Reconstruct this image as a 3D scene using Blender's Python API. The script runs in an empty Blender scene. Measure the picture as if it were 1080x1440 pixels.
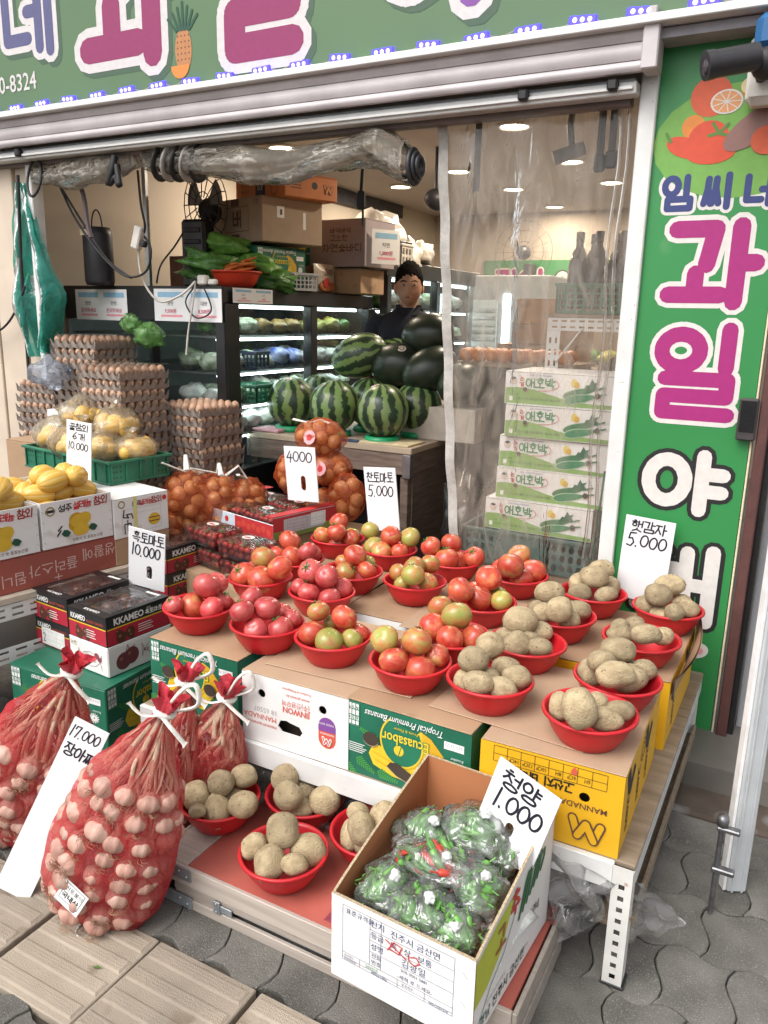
import bpy, bmesh, math, random
from mathutils import Vector, Matrix, Euler, noise as mnoise
from mathutils.geometry import tessellate_polygon
R = random.Random(7)
S = bpy.context.scene
C = S.collection
PI = math.pi
rad = math.radians

# ---------------------------------------------------------------- camera, sky, sun, exposure
YAW, PITCH, ROLL, EYE = 0.4934656, 0.24374725, 0.02265225, 1.55
fw = Vector((-math.sin(YAW) * math.cos(PITCH), math.cos(YAW) * math.cos(PITCH), -math.sin(PITCH)))
r0 = Vector((math.cos(YAW), math.sin(YAW), 0)); u0 = r0.cross(fw)
rr = r0 * math.cos(ROLL) + u0 * math.sin(ROLL); uu = u0 * math.cos(ROLL) - r0 * math.sin(ROLL)
cd = bpy.data.cameras.new('camera'); cam = bpy.data.objects.new('camera', cd); C.objects.link(cam)
cam.matrix_world = Matrix(((rr.x, uu.x, -fw.x, 0), (rr.y, uu.y, -fw.y, 0), (rr.z, uu.z, -fw.z, EYE), (0, 0, 0, 1)))
cd.sensor_fit = 'AUTO'; cd.sensor_width = 36; cd.lens = 27.677; cd.clip_start = .05; cd.clip_end = 300
S.camera = cam

W = bpy.data.worlds.new('World'); S.world = W; W.use_nodes = True
nt = W.node_tree
SUN_EL, SUN_AZ = rad(52), rad(200)       # azimuth measured clockwise from +Y: behind the camera, over its left shoulder
sky = nt.nodes.new('ShaderNodeTexSky'); sky.sky_type = 'NISHITA'; sky.sun_disc = False
sky.sun_elevation = SUN_EL; sky.sun_rotation = SUN_AZ; sky.dust_density = 4; sky.air_density = 1; sky.ozone_density = 1
hs = nt.nodes.new('ShaderNodeHueSaturation'); hs.inputs['Saturation'].default_value = .1
nt.links.new(sky.outputs[0], hs.inputs['Color'])
bg = nt.nodes['Background']; bg.inputs['Strength'].default_value = .145
nt.links.new(hs.outputs[0], bg.inputs['Color'])
sd = bpy.data.lights.new('sun', 'SUN'); sd.energy = 1.15; sd.angle = rad(44); sd.color = (1, .94, .87)
so = bpy.data.objects.new('sun', sd); C.objects.link(so)
sdir = Vector((math.sin(SUN_AZ) * math.cos(SUN_EL), math.cos(SUN_AZ) * math.cos(SUN_EL), math.sin(SUN_EL)))
so.rotation_euler = sdir.to_track_quat('Z', 'Y').to_euler(); so.location = (0, -3, 6)
vs = S.view_settings; vs.view_transform = 'Standard'; vs.look = 'None'; vs.gamma = 1; vs.use_curve_mapping = False
vs.exposure = .76
cy = S.cycles; cy.use_denoising = True; cy.max_bounces = 8; cy.transparent_max_bounces = 24; cy.diffuse_bounces = 4
cy.glossy_bounces = 3; cy.transmission_bounces = 4; cy.caustics_reflective = False; cy.caustics_refractive = False
cy.sample_clamp_indirect = 6

# ---------------------------------------------------------------- materials
MATS = {}
def nodes(m):
    m.use_nodes = True
    return m.node_tree, m.node_tree.nodes['Principled BSDF']
def mat(name, col, rough=.5, metal=0, var=.12, scale=14, bump=.08, bscale=120, col2=None, spec=.5, coat=0, emit=None, estr=0, rand=0, detail=3, spots=None):
    """colour with a soft noise variation, wear relief and, where asked, speckles and a per-object shift"""
    if name in MATS: return MATS[name]
    m = bpy.data.materials.new(name); t, b = nodes(m); L = t.links.new
    b.inputs['Roughness'].default_value = rough; b.inputs['Metallic'].default_value = metal
    b.inputs['Specular IOR Level'].default_value = spec; b.inputs['Coat Weight'].default_value = coat
    tc = t.nodes.new('ShaderNodeTexCoord'); vec = tc.outputs['Object']
    if rand:
        oi = t.nodes.new('ShaderNodeObjectInfo'); ad = t.nodes.new('ShaderNodeVectorMath'); ad.operation = 'MULTIPLY_ADD'
        cmb = t.nodes.new('ShaderNodeCombineXYZ')
        for k in range(3): L(oi.outputs['Random'], cmb.inputs[k])
        ad.inputs[1].default_value = (37, 53, 71); L(cmb.outputs[0], ad.inputs[0]); L(vec, ad.inputs[2]); vec = ad.outputs[0]
    n = t.nodes.new('ShaderNodeTexNoise'); n.inputs['Scale'].default_value = scale; n.inputs['Detail'].default_value = detail
    L(vec, n.inputs['Vector'])
    cr = t.nodes.new('ShaderNodeValToRGB'); c = Vector(col); c2 = Vector(col2) if col2 else None
    lo = c * (1 - var) if not c2 else c; hi = c * (1 + var) if not c2 else c2
    cr.color_ramp.elements[0].position = .32; cr.color_ramp.elements[1].position = .68
    cr.color_ramp.elements[0].color = (*[min(1, v) for v in lo], 1); cr.color_ramp.elements[1].color = (*[min(1, v) for v in hi], 1)
    L(n.outputs['Fac'], cr.inputs[0]); out = cr.outputs[0]
    if spots:
        scol, sscale, thr = spots[:3]
        n3 = t.nodes.new('ShaderNodeTexNoise'); n3.inputs['Scale'].default_value = sscale; n3.inputs['Detail'].default_value = 2; L(vec, n3.inputs['Vector'])
        r3 = t.nodes.new('ShaderNodeValToRGB'); r3.color_ramp.elements[0].position = thr; r3.color_ramp.elements[1].position = thr + .07
        L(n3.outputs['Fac'], r3.inputs[0]); mx = t.nodes.new('ShaderNodeMix'); mx.data_type = 'RGBA'
        L(r3.outputs[0], mx.inputs[0]); L(out, mx.inputs[6]); mx.inputs[7].default_value = (*scol, 1); out = mx.outputs[2]
    if rand:
        hv = t.nodes.new('ShaderNodeHueSaturation'); r5 = t.nodes.new('ShaderNodeMapRange'); r5.inputs[3].default_value = .78; r5.inputs[4].default_value = 1.15; L(oi.outputs['Random'], r5.inputs[0]); L(r5.outputs[0], hv.inputs['Value']); L(out, hv.inputs['Color']); out = hv.outputs[0]
    L(out, b.inputs['Base Color'])
    if bump:
        n2 = t.nodes.new('ShaderNodeTexNoise'); n2.inputs['Scale'].default_value = bscale; n2.inputs['Detail'].default_value = 4; L(vec, n2.inputs['Vector'])
        bp = t.nodes.new('ShaderNodeBump'); bp.inputs['Strength'].default_value = bump; bp.inputs['Distance'].default_value = .01
        L(n2.outputs['Fac'], bp.inputs['Height']); L(bp.outputs[0], b.inputs['Normal'])
        mr = t.nodes.new('ShaderNodeMapRange'); mr.inputs[3].default_value = max(0, rough - .08); mr.inputs[4].default_value = min(1, rough + .08)
        L(n.outputs['Fac'], mr.inputs[0]); L(mr.outputs[0], b.inputs['Roughness'])
    if emit:
        b.inputs['Emission Color'].default_value = (*emit, 1); b.inputs['Emission Strength'].default_value = estr
    MATS[name] = m
    return m
def flat(name, col, rough=.55):      # printed ink
    return mat('ink_' + name, col, rough, var=.05, scale=40, bump=0)
def film(name, tint=(1, 1, 1), cover=.12, white=(.85, .87, .88), rough=.12, bump=.6, scale=18, stretch=(1, 1, 1), gloss=.5, mottle=1):
    """thin clear plastic: mostly see-through, a milky part and wrinkled highlights"""
    if name in MATS: return MATS[name]
    m = bpy.data.materials.new(name); m.use_nodes = True; t = m.node_tree; t.nodes.clear(); L = t.links.new
    o = t.nodes.new('ShaderNodeOutputMaterial'); tr = t.nodes.new('ShaderNodeBsdfTransparent'); tr.inputs[0].default_value = (*tint, 1)
    df = t.nodes.new('ShaderNodeBsdfDiffuse'); df.inputs[0].default_value = (*white, 1)
    tl = t.nodes.new('ShaderNodeBsdfTranslucent'); tl.inputs[0].default_value = (*white, 1)
    gl = t.nodes.new('ShaderNodeBsdfAnisotropic'); gl.inputs['Roughness'].default_value = rough
    tc = t.nodes.new('ShaderNodeTexCoord'); mp = t.nodes.new('ShaderNodeMapping'); mp.inputs['Scale'].default_value = stretch; L(tc.outputs['Object'], mp.inputs[0])
    n = t.nodes.new('ShaderNodeTexNoise'); n.inputs['Scale'].default_value = scale; n.inputs['Detail'].default_value = 3; n.inputs['Distortion'].default_value = 1.2; L(mp.outputs[0], n.inputs['Vector'])
    bp = t.nodes.new('ShaderNodeBump'); bp.inputs['Strength'].default_value = bump; bp.inputs['Distance'].default_value = .02; L(n.outputs['Fac'], bp.inputs['Height'])
    for s in (gl,): L(bp.outputs[0], s.inputs['Normal'])
    a = t.nodes.new('ShaderNodeMixShader'); a.inputs[0].default_value = .5; L(df.outputs[0], a.inputs[1]); L(tl.outputs[0], a.inputs[2])
    cr = t.nodes.new('ShaderNodeMapRange'); cr.inputs[1].default_value = .35; cr.inputs[2].default_value = .7; cr.inputs[3].default_value = cover * (1 - .6 * mottle); cr.inputs[4].default_value = min(1, cover * (1 + .7 * mottle)); L(n.outputs['Fac'], cr.inputs[0])
    b = t.nodes.new('ShaderNodeMixShader'); L(cr.outputs[0], b.inputs[0]); L(tr.outputs[0], b.inputs[1]); L(a.outputs[0], b.inputs[2])
    fr = t.nodes.new('ShaderNodeFresnel'); fr.inputs[0].default_value = 1.45; L(bp.outputs[0], fr.inputs['Normal'])
    mu = t.nodes.new('ShaderNodeMath'); mu.operation = 'MULTIPLY'; mu.inputs[1].default_value = gloss * 2; mu.use_clamp = True; L(fr.outputs[0], mu.inputs[0])
    c = t.nodes.new('ShaderNodeMixShader'); L(mu.outputs[0], c.inputs[0]); L(b.outputs[0], c.inputs[1]); L(gl.outputs[0], c.inputs[2])
    L(c.outputs[0], o.inputs[0]); MATS[name] = m
    return m
def net(name, col, cover=.42, scale=420):
    """knitted plastic net: threads cover part of the surface, the rest is open"""
    if name in MATS: return MATS[name]
    m = bpy.data.materials.new(name); m.use_nodes = True; t = m.node_tree; t.nodes.clear(); L = t.links.new
    o = t.nodes.new('ShaderNodeOutputMaterial'); tr = t.nodes.new('ShaderNodeBsdfTransparent')
    p = t.nodes.new('ShaderNodeBsdfPrincipled'); p.inputs['Base Color'].default_value = (*col, 1); p.inputs['Roughness'].default_value = .45
    tl = t.nodes.new('ShaderNodeBsdfTranslucent'); tl.inputs[0].default_value = (*col, 1)
    a = t.nodes.new('ShaderNodeMixShader'); a.inputs[0].default_value = .35; L(p.outputs[0], a.inputs[1]); L(tl.outputs[0], a.inputs[2])
    uv = t.nodes.new('ShaderNodeTexCoord')
    n = t.nodes.new('ShaderNodeTexNoise'); n.inputs['Scale'].default_value = 9; n.inputs['Detail'].default_value = 4; L(uv.outputs['Object'], n.inputs['Vector'])
    n2 = t.nodes.new('ShaderNodeTexNoise'); n2.inputs['Scale'].default_value = scale; n2.inputs['Detail'].default_value = 1; L(uv.outputs['Object'], n2.inputs['Vector'])
    ad = t.nodes.new('ShaderNodeMath'); ad.operation = 'ADD'; L(n.outputs['Fac'], ad.inputs[0]); L(n2.outputs['Fac'], ad.inputs[1])
    mr = t.nodes.new('ShaderNodeMapRange'); mr.inputs[1].default_value = .75; mr.inputs[2].default_value = 1.25; mr.inputs[3].default_value = max(0, cover - .22); mr.inputs[4].default_value = min(1, cover + .22); L(ad.outputs[0], mr.inputs[0])
    lw = t.nodes.new('ShaderNodeLayerWeight'); lw.inputs[0].default_value = .35
    a2 = t.nodes.new('ShaderNodeMath'); a2.operation = 'MULTIPLY_ADD'; a2.inputs[1].default_value = .45; a2.use_clamp = True; L(lw.outputs['Facing'], a2.inputs[0]); L(mr.outputs[0], a2.inputs[2])
    b = t.nodes.new('ShaderNodeMixShader'); L(a2.outputs[0], b.inputs[0]); L(tr.outputs[0], b.inputs[1]); L(a.outputs[0], b.inputs[2]); L(b.outputs[0], o.inputs[0])
    MATS[name] = m
    return m
def ramp_mat(name, stops, rough, scale, stretch=(1, 1, 1), rand=True, bump=.05, bscale=60, dist=0, coat=0, spec=.5, wave=None, detail=3):
    if name in MATS: return MATS[name]
    m = bpy.data.materials.new(name); t, b = nodes(m); L = t.links.new
    b.inputs['Roughness'].default_value = rough; b.inputs['Coat Weight'].default_value = coat; b.inputs['Specular IOR Level'].default_value = spec
    tc = t.nodes.new('ShaderNodeTexCoord'); mp = t.nodes.new('ShaderNodeMapping'); mp.inputs['Scale'].default_value = stretch; L(tc.outputs['Object'], mp.inputs[0]); vec = mp.outputs[0]
    if rand:
        oi = t.nodes.new('ShaderNodeObjectInfo'); cmb = t.nodes.new('ShaderNodeCombineXYZ'); ad = t.nodes.new('ShaderNodeVectorMath'); ad.operation = 'MULTIPLY_ADD'
        for k in range(3): L(oi.outputs['Random'], cmb.inputs[k])
        ad.inputs[1].default_value = (37, 53, 71); L(cmb.outputs[0], ad.inputs[0]); L(vec, ad.inputs[2]); vec = ad.outputs[0]
    n = t.nodes.new('ShaderNodeTexNoise'); n.inputs['Scale'].default_value = scale; n.inputs['Detail'].default_value = detail; n.inputs['Distortion'].default_value = dist; L(vec, n.inputs['Vector'])
    cr = t.nodes.new('ShaderNodeValToRGB')
    while len(cr.color_ramp.elements) < len(stops): cr.color_ramp.elements.new(.5)
    for e, (p, c) in zip(cr.color_ramp.elements, stops): e.position = p; e.color = (*c, 1)
    L(n.outputs['Fac'], cr.inputs[0]); out = cr.outputs[0]
    if rand:
        hv = t.nodes.new('ShaderNodeHueSaturation'); r5 = t.nodes.new('ShaderNodeMapRange'); r5.inputs[3].default_value = .8; r5.inputs[4].default_value = 1.12; L(oi.outputs['Random'], r5.inputs[0]); L(r5.outputs[0], hv.inputs['Value']); L(out, hv.inputs['Color']); out = hv.outputs[0]
    L(out, b.inputs['Base Color'])
    if bump:
        n2 = t.nodes.new('ShaderNodeTexNoise'); n2.inputs['Scale'].default_value = bscale; n2.inputs['Detail'].default_value = 4; L(vec, n2.inputs['Vector'])
        bp = t.nodes.new('ShaderNodeBump'); bp.inputs['Strength'].default_value = bump; bp.inputs['Distance'].default_value = .01; L(n2.outputs['Fac'], bp.inputs['Height']); L(bp.outputs[0], b.inputs['Normal'])
    MATS[name] = m
    return m
def lamp(name, col, strength):
    return mat(name, tuple(.4 * c for c in col), .4, var=0, bump=0, emit=col, estr=strength)

# ---------------------------------------------------------------- mesh building
class MB:
    def __init__(s): s.v = []; s.f = []; s.m = []; s.s = []
    def add(s, vs, fs, m=0, sm=False):
        k = len(s.v); s.v.extend([tuple(p) for p in vs])
        for f in fs: s.f.append(tuple(i + k for i in f)); s.m.append(m); s.s.append(sm)
        return s
    def box(s, x0, x1, y0, y1, z0, z1, m=0, c=0, M=None):
        cx, cy_, cz = (x0 + x1) / 2, (y0 + y1) / 2, (z0 + z1) / 2; X, Y, Z = abs(x1 - x0) / 2, abs(y1 - y0) / 2, abs(z1 - z0) / 2
        if not c:
            vs = [(x, y, z) for z in (z0, z1) for y in (y0, y1) for x in (x0, x1)]
            fs = [(0, 2, 3, 1), (4, 5, 7, 6), (0, 1, 5, 4), (2, 6, 7, 3), (0, 4, 6, 2), (1, 3, 7, 5)]
        else:
            c = min(c, X * .9, Y * .9, Z * .9); vs = []; ix = {}
            for sx in (-1, 1):
                for sy in (-1, 1):
                    for sz in (-1, 1):
                        for a in range(3):
                            d = [X - c, Y - c, Z - c]; d[a] += c; ix[sx, sy, sz, a] = len(vs)
                            vs.append((cx + sx * d[0], cy_ + sy * d[1], cz + sz * d[2]))
            fs = []
            for sg in (-1, 1):
                for a in range(3):
                    b, e = (a + 1) % 3, (a + 2) % 3; q = []
                    for sb, se in ((-1, -1), (1, -1), (1, 1), (-1, 1)):
                        k = [0, 0, 0]; k[a] = sg; k[b] = sb; k[e] = se; q.append(ix[k[0], k[1], k[2], a])
                    fs.append(q if sg > 0 else q[::-1])
            for a in range(3):
                b, e = (a + 1) % 3, (a + 2) % 3
                for sb in (-1, 1):
                    for se in (-1, 1):
                        def K(sa, ax):
                            k = [0, 0, 0]; k[a] = sa; k[b] = sb; k[e] = se; return ix[k[0], k[1], k[2], ax]
                        q = [K(-1, b), K(1, b), K(1, e), K(-1, e)]
                        fs.append(q if sb * se > 0 else q[::-1])
            for sx in (-1, 1):
                for sy in (-1, 1):
                    for sz in (-1, 1):
                        q = [ix[sx, sy, sz, k] for k in range(3)]; fs.append(q if sx * sy * sz > 0 else q[::-1])
        if M is not None: vs = [M @ Vector(p) for p in vs]
        return s.add(vs, fs, m)
    def tube(s, path, r, n=8, m=0, cap=True, flatk=1.0):
        P = [Vector(p) for p in path]; k0 = len(s.v); up = None; vs = []; fs = []
        for i, p in enumerate(P):
            d = (P[min(i + 1, len(P) - 1)] - P[max(i - 1, 0)]).normalized()
            if up is None: up = Vector((0, 0, 1)) if abs(d.z) < .9 else Vector((1, 0, 0))
            a = d.cross(up).normalized(); b = a.cross(d).normalized(); up = b
            q = r[i] if isinstance(r, (list, tuple)) else r
            for j in range(n):
                t = 2 * PI * j / n; vs.append(p + a * math.cos(t) * q + b * math.sin(t) * q * flatk)
        for i in range(len(P) - 1):
            for j in range(n):
                fs.append((i * n + j, i * n + (j + 1) % n, (i + 1) * n + (j + 1) % n, (i + 1) * n + j))
        s.add(vs, fs, m, True)
        if cap: s.add([vs[j] for j in range(n)], [tuple(range(n))[::-1]], m); s.add([vs[-n + j] for j in range(n)], [tuple(range(n))], m)
        return s
    def lathe(s, prof, n=32, m=0, c=(0, 0, 0), sm=True):
        vs = []; fs = []
        for r, z in prof:
            for j in range(n): t = 2 * PI * j / n; vs.append((c[0] + r * math.cos(t), c[1] + r * math.sin(t), c[2] + z))
        for i in range(len(prof) - 1):
            for j in range(n): fs.append((i * n + j, i * n + (j + 1) % n, (i + 1) * n + (j + 1) % n, (i + 1) * n + j))
        return s.add(vs, fs, m, sm)
    def ell(s, c, r, nu=14, nv=9, m=0, fn=None, M=None):
        vs = []; fs = []
        for i in range(nv + 1):
            p = PI * i / nv
            for j in range(nu):
                t = 2 * PI * j / nu; d = Vector((math.sin(p) * math.cos(t), math.sin(p) * math.sin(t), math.cos(p)))
                k = fn(d) if fn else 1
                q = Vector((d.x * r[0], d.y * r[1], d.z * r[2])) * k
                if M is not None: q = M @ q
                vs.append(q + Vector(c))
        for i in range(nv):
            for j in range(nu): fs.append((i * nu + j, (i + 1) * nu + j, (i + 1) * nu + (j + 1) % nu, i * nu + (j + 1) % nu))
        return s.add(vs, fs, m, True)
    def grid(s, fn, nu, nv, m=0, sm=True, closed=False):
        vs = [fn(i / nu, j / nv) for j in range(nv + 1) for i in range(nu + (0 if closed else 1))]; w = nu if closed else nu + 1
        fs = [(j * w + i, j * w + (i + 1) % w, (j + 1) * w + (i + 1) % w, (j + 1) * w + i) for j in range(nv) for i in range(nu)]
        return s.add(vs, fs, m, sm)
    def plate(s, outer, holes, t, m=0, M=None):
        """flat board with real holes; outline in x-z, thickness along +y"""
        loops = [[Vector((x, 0, z)) for x, z in outer]] + [[Vector((x, 0, z)) for x, z in h] for h in holes]
        flat_ = [p for l in loops for p in l]; tri = tessellate_polygon(loops); n = len(flat_)
        vs = [tuple(p) for p in flat_] + [(p.x, t, p.z) for p in flat_]
        fs = []
        for a, b, c in tri:
            nn = (flat_[b] - flat_[a]).cross(flat_[c] - flat_[a]).y
            if nn > 0: a, b = b, a
            fs.append((a, b, c)); fs.append((n + c, n + b, n + a))
        k = 0
        for l in loops:
            for i in range(len(l)): a, b = k + i, k + (i + 1) % len(l); fs.append((a, n + a, n + b, b))
            k += len(l)
        if M is not None: vs = [M @ Vector(p) for p in vs]
        return s.add(vs, fs, m)
def mesh(name, mb, mats):
    me = bpy.data.meshes.new(name); me.from_pydata([tuple(p) for p in mb.v], [], mb.f)
    for m in (mats if isinstance(mats, (list, tuple)) else [mats]): me.materials.append(m)
    me.polygons.foreach_set('material_index', mb.m); me.polygons.foreach_set('use_smooth', mb.s); me.update()
    return me
def link(name, data, parent=None, loc=(0, 0, 0), rot=(0, 0, 0), scale=None):
    o = bpy.data.objects.new(name, data); C.objects.link(o); o.parent = parent; o.location = loc; o.rotation_euler = rot
    if scale: o.scale = scale
    return o
def obj(name, mb, mats, parent=None, loc=(0, 0, 0), rot=(0, 0, 0)): return link(name, mesh(name, mb, mats), parent, loc, rot)
def tag(o, label, cat, group=None):
    o['label'] = label; o['category'] = cat
    if group: o['group'] = group
    return o
def thing(name, label, cat, loc=(0, 0, 0), rotz=0, group=None, rot=None):
    o = link(name, None, None, loc, rot or (0, 0, rotz)); o.empty_display_size = .05
    return tag(o, label, cat, group)
def struct(name, mb, mats, loc=(0, 0, 0), rot=(0, 0, 0)):
    o = obj(name, mb, mats, None, loc, rot); o['kind'] = 'structure'; return o
KIDS = {}
def copy_tree(o, loc, rot, label=None, group=None):
    r = o.copy(); C.objects.link(r); r.location = loc; r.rotation_euler = rot
    if label: r['label'] = label
    if group: r['group'] = group
    for ch in list(o.children):
        c = ch.copy(); C.objects.link(c); c.parent = r
        for g in list(ch.children): d = g.copy(); C.objects.link(d); d.parent = c
    return r
def circ(x, y, r, n=14, ry=None, a0=0): return [(x + r * math.cos(a0 + 2 * PI * i / n), y + (ry or r) * math.sin(a0 + 2 * PI * i / n)) for i in range(n)]
def slot(x, y, w, h, n=5):        # upright stadium
    r = w / 2; k = h / 2 - r
    return [(x + r * math.cos(PI * i / n), y + k + r * math.sin(PI * i / n)) for i in range(n + 1)] + [(x + r * math.cos(PI + PI * i / n), y - k + r * math.sin(PI + PI * i / n)) for i in range(n + 1)]
def rect(x0, y0, x1, y1): return [(x0, y0), (x1, y0), (x1, y1), (x0, y1)]

# ---------------------------------------------------------------- Hangul and figures written as strokes
def arc(cx, cy_, rx, ry, a0=90, a1=450, n=14): return [(cx + rx * math.cos(rad(a0 + (a1 - a0) * i / n)), cy_ + ry * math.sin(rad(a0 + (a1 - a0) * i / n))) for i in range(n + 1)]
CONS = {'ㄱ': [[(0, .95), (.95, .95), (.8, 0)]], 'ㄴ': [[(.05, 1), (.05, .08), (1, .08)]], 'ㄷ': [[(.95, .95), (.05, .95), (.05, .05), (1, .05)]],
 'ㄹ': [[(0, 1), (1, 1), (1, .52), (0, .52), (0, 0), (1, 0)]], 'ㅁ': [[(0, 1), (1, 1), (1, 0), (0, 0), (0, 1)]], 'ㅂ': [[(0, 1), (0, 0), (1, 0), (1, 1)], [(0, .5), (1, .5)]],
 'ㅅ': [[(.5, 1), (.42, .55), (0, 0)], [(.46, .6), (1, 0)]], 'ㅇ': [arc(.5, .5, .5, .5)], 'ㅈ': [[(0, .95), (1, .95)], [(.5, .95), (.4, .5), (0, 0)], [(.46, .55), (1, 0)]],
 'ㅊ': [[(.35, 1.05), (.65, 1.05)], [(0, .75), (1, .75)], [(.5, .75), (.4, .4), (0, 0)], [(.46, .45), (1, 0)]], 'ㅋ': [[(0, .95), (.95, .95), (.8, 0)], [(0, .5), (.9, .5)]],
 'ㅌ': [[(.95, 1), (.05, 1), (.05, 0), (1, 0)], [(.05, .5), (.9, .5)]], 'ㅍ': [[(0, 1), (1, 1)], [(.28, 1), (.28, 0)], [(.72, 1), (.72, 0)], [(0, 0), (1, 0)]],
 'ㅎ': [[(.35, 1.02), (.65, 1.02)], [(0, .78), (1, .78)], arc(.5, .3, .36, .3)]}
def dbl(k): return [[(x * .46 + dx, y) for x, y in p] for dx in (0, .54) for p in CONS[k]]
for a_, b_ in (('ㄲ', 'ㄱ'), ('ㄸ', 'ㄷ'), ('ㅃ', 'ㅂ'), ('ㅆ', 'ㅅ'), ('ㅉ', 'ㅈ')): CONS[a_] = dbl(b_)
VV = {'ㅏ': [[(.3, 1), (.3, 0)], [(.3, .52), (1, .52)]], 'ㅑ': [[(.3, 1), (.3, 0)], [(.3, .68), (1, .68)], [(.3, .36), (1, .36)]], 'ㅓ': [[(.8, 1), (.8, 0)], [(0, .52), (.8, .52)]],
 'ㅕ': [[(.8, 1), (.8, 0)], [(0, .68), (.8, .68)], [(0, .36), (.8, .36)]], 'ㅣ': [[(.5, 1), (.5, 0)]], 'ㅐ': [[(.05, .95), (.05, .05)], [(.9, 1), (.9, 0)], [(.05, .5), (.9, .5)]],
 'ㅔ': [[(.4, .95), (.4, .05)], [(1, 1), (1, 0)], [(-.25, .5), (.4, .5)]], 'ㅖ': [[(.4, .95), (.4, .05)], [(1, 1), (1, 0)], [(-.2, .62), (.4, .62)], [(-.2, .36), (.4, .36)]]}
HV = {'ㅗ': [[(0, .1), (1, .1)], [(.5, 1), (.5, .1)]], 'ㅛ': [[(0, .1), (1, .1)], [(.32, 1), (.32, .1)], [(.68, 1), (.68, .1)]], 'ㅜ': [[(0, .85), (1, .85)], [(.5, .85), (.5, 0)]],
 'ㅠ': [[(0, .85), (1, .85)], [(.32, .85), (.32, 0)], [(.68, .85), (.68, 0)]], 'ㅡ': [[(0, .5), (1, .5)]]}
CV = {'ㅘ': ('ㅗ', 'ㅏ'), 'ㅙ': ('ㅗ', 'ㅐ'), 'ㅚ': ('ㅗ', 'ㅣ'), 'ㅝ': ('ㅜ', 'ㅓ'), 'ㅞ': ('ㅜ', 'ㅔ'), 'ㅟ': ('ㅜ', 'ㅣ'), 'ㅢ': ('ㅡ', 'ㅣ')}
LL = 'ㄱㄲㄴㄷㄸㄹㅁㅂㅃㅅㅆㅇㅈㅉㅊㅋㅌㅍㅎ'; VL = 'ㅏㅐㅑㅒㅓㅔㅕㅖㅗㅘㅙㅚㅛㅜㅝㅞㅟㅠㅡㅢㅣ'
TL = ['', 'ㄱ', 'ㄲ', 'ㄱㅅ', 'ㄴ', 'ㄴㅈ', 'ㄴㅎ', 'ㄷ', 'ㄹ', 'ㄹㄱ', 'ㄹㅁ', 'ㄹㅂ', 'ㄹㅅ', 'ㄹㅌ', 'ㄹㅍ', 'ㄹㅎ', 'ㅁ', 'ㅂ', 'ㅂㅅ', 'ㅅ', 'ㅆ', 'ㅇ', 'ㅈ', 'ㅊ', 'ㅋ', 'ㅌ', 'ㅍ', 'ㅎ']
def fit(ps, b): return [[(b[0] + x * (b[2] - b[0]), b[1] + y * (b[3] - b[1])) for x, y in p] for p in ps]
DIG = {'0': [arc(.5, .5, .46, .42)], '1': [[(.5, 1), (.42, 0)]], '2': [[(.1, .8), (.4, 1), (.8, .85), (.7, .5), (.05, 0), (.95, .05)]], '4': [[(.55, 1), (.05, .4), (1, .42)], [(.75, .75), (.65, 0)]],
 '5': [[(.25, .98), (.15, .55), (.6, .6), (.85, .3), (.55, 0), (.05, .06)], [(.25, .98), (.95, 1)]], '6': [[(.75, 1), (.25, .6), (.1, .25), (.45, 0), (.85, .2), (.6, .48), (.15, .3)]], '7': [[(.05, .7), (.1, .95), (.9, .98), (.5, 0)]],
 '8': [arc(.5, .76, .33, .24), arc(.5, .26, .42, .26)], '3': [[(.1, .9), (.6, 1), (.8, .75), (.4, .53), (.9, .3), (.5, 0), (.05, .1)]], '.': [[(.1, .05), (.18, .0)]], ',': [[(.2, .1), (.05, -.12)]], '-': [[(.1, .5), (.9, .5)]]}
def glyph(ch):
    if ch in DIG: return DIG[ch], (.3 if ch in '.,' else (.45 if ch == '1' else .8))
    k = ord(ch) - 0xAC00
    if k < 0 or k > 11171: return [], .5
    l, v, t = LL[k // 588], VL[(k % 588) // 28], TL[k % 28]; out = []
    if v in VV:
        lb, vb, tb = ((.02, .46, .5, .98), (.6, .4, 1, 1), (.16, 0, .96, .3)) if t else ((.02, .12, .52, .9), (.62, 0, 1, 1), None)
        out += fit(CONS[l], lb) + fit(VV[v], vb)
    elif v in HV:
        lb, vb, tb = ((.18, .64, .82, 1), (0, .36, 1, .56), (.16, 0, .84, .26)) if t else ((.15, .46, .85, 1), (0, 0, 1, .36), None)
        out += fit(CONS[l], lb) + fit(HV[v], vb)
    else:
        h, w = CV[v]
        lb, hb, wb, tb = ((.04, .66, .5, 1), (0, .36, .6, .56), (.68, .36, 1, 1), (.16, 0, .9, .27)) if t else ((.04, .5, .54, 1), (0, .06, .64, .38), (.72, 0, 1.02, 1), None)
        out += fit(CONS[l], lb) + fit(HV[h], hb) + fit(VV[w], wb)
    if t:
        if len(t) == 2: out += fit(CONS[t[0]], (tb[0], tb[1], tb[0] + .36, tb[3])) + fit(CONS[t[1]], (tb[2] - .36, tb[1], tb[2], tb[3]))
        else: out += fit(CONS[t], tb)
    return out, 1.0
def written(s, x, y, w, h, gap=.12, jit=0, slant=0):
    """polylines of a line of handwriting, lower left at x, y, letter size w by h"""
    out = []
    for ch in s:
        g, adv = glyph(ch)
        dy = R.uniform(-jit, jit) * h
        for p in g: out.append([(x + a * w * adv + b * h * slant + R.uniform(-jit, jit) * w * .3, y + dy + b * h + R.uniform(-jit, jit) * h * .3) for a, b in p])
        x += w * (adv + gap)
    return out
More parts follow.
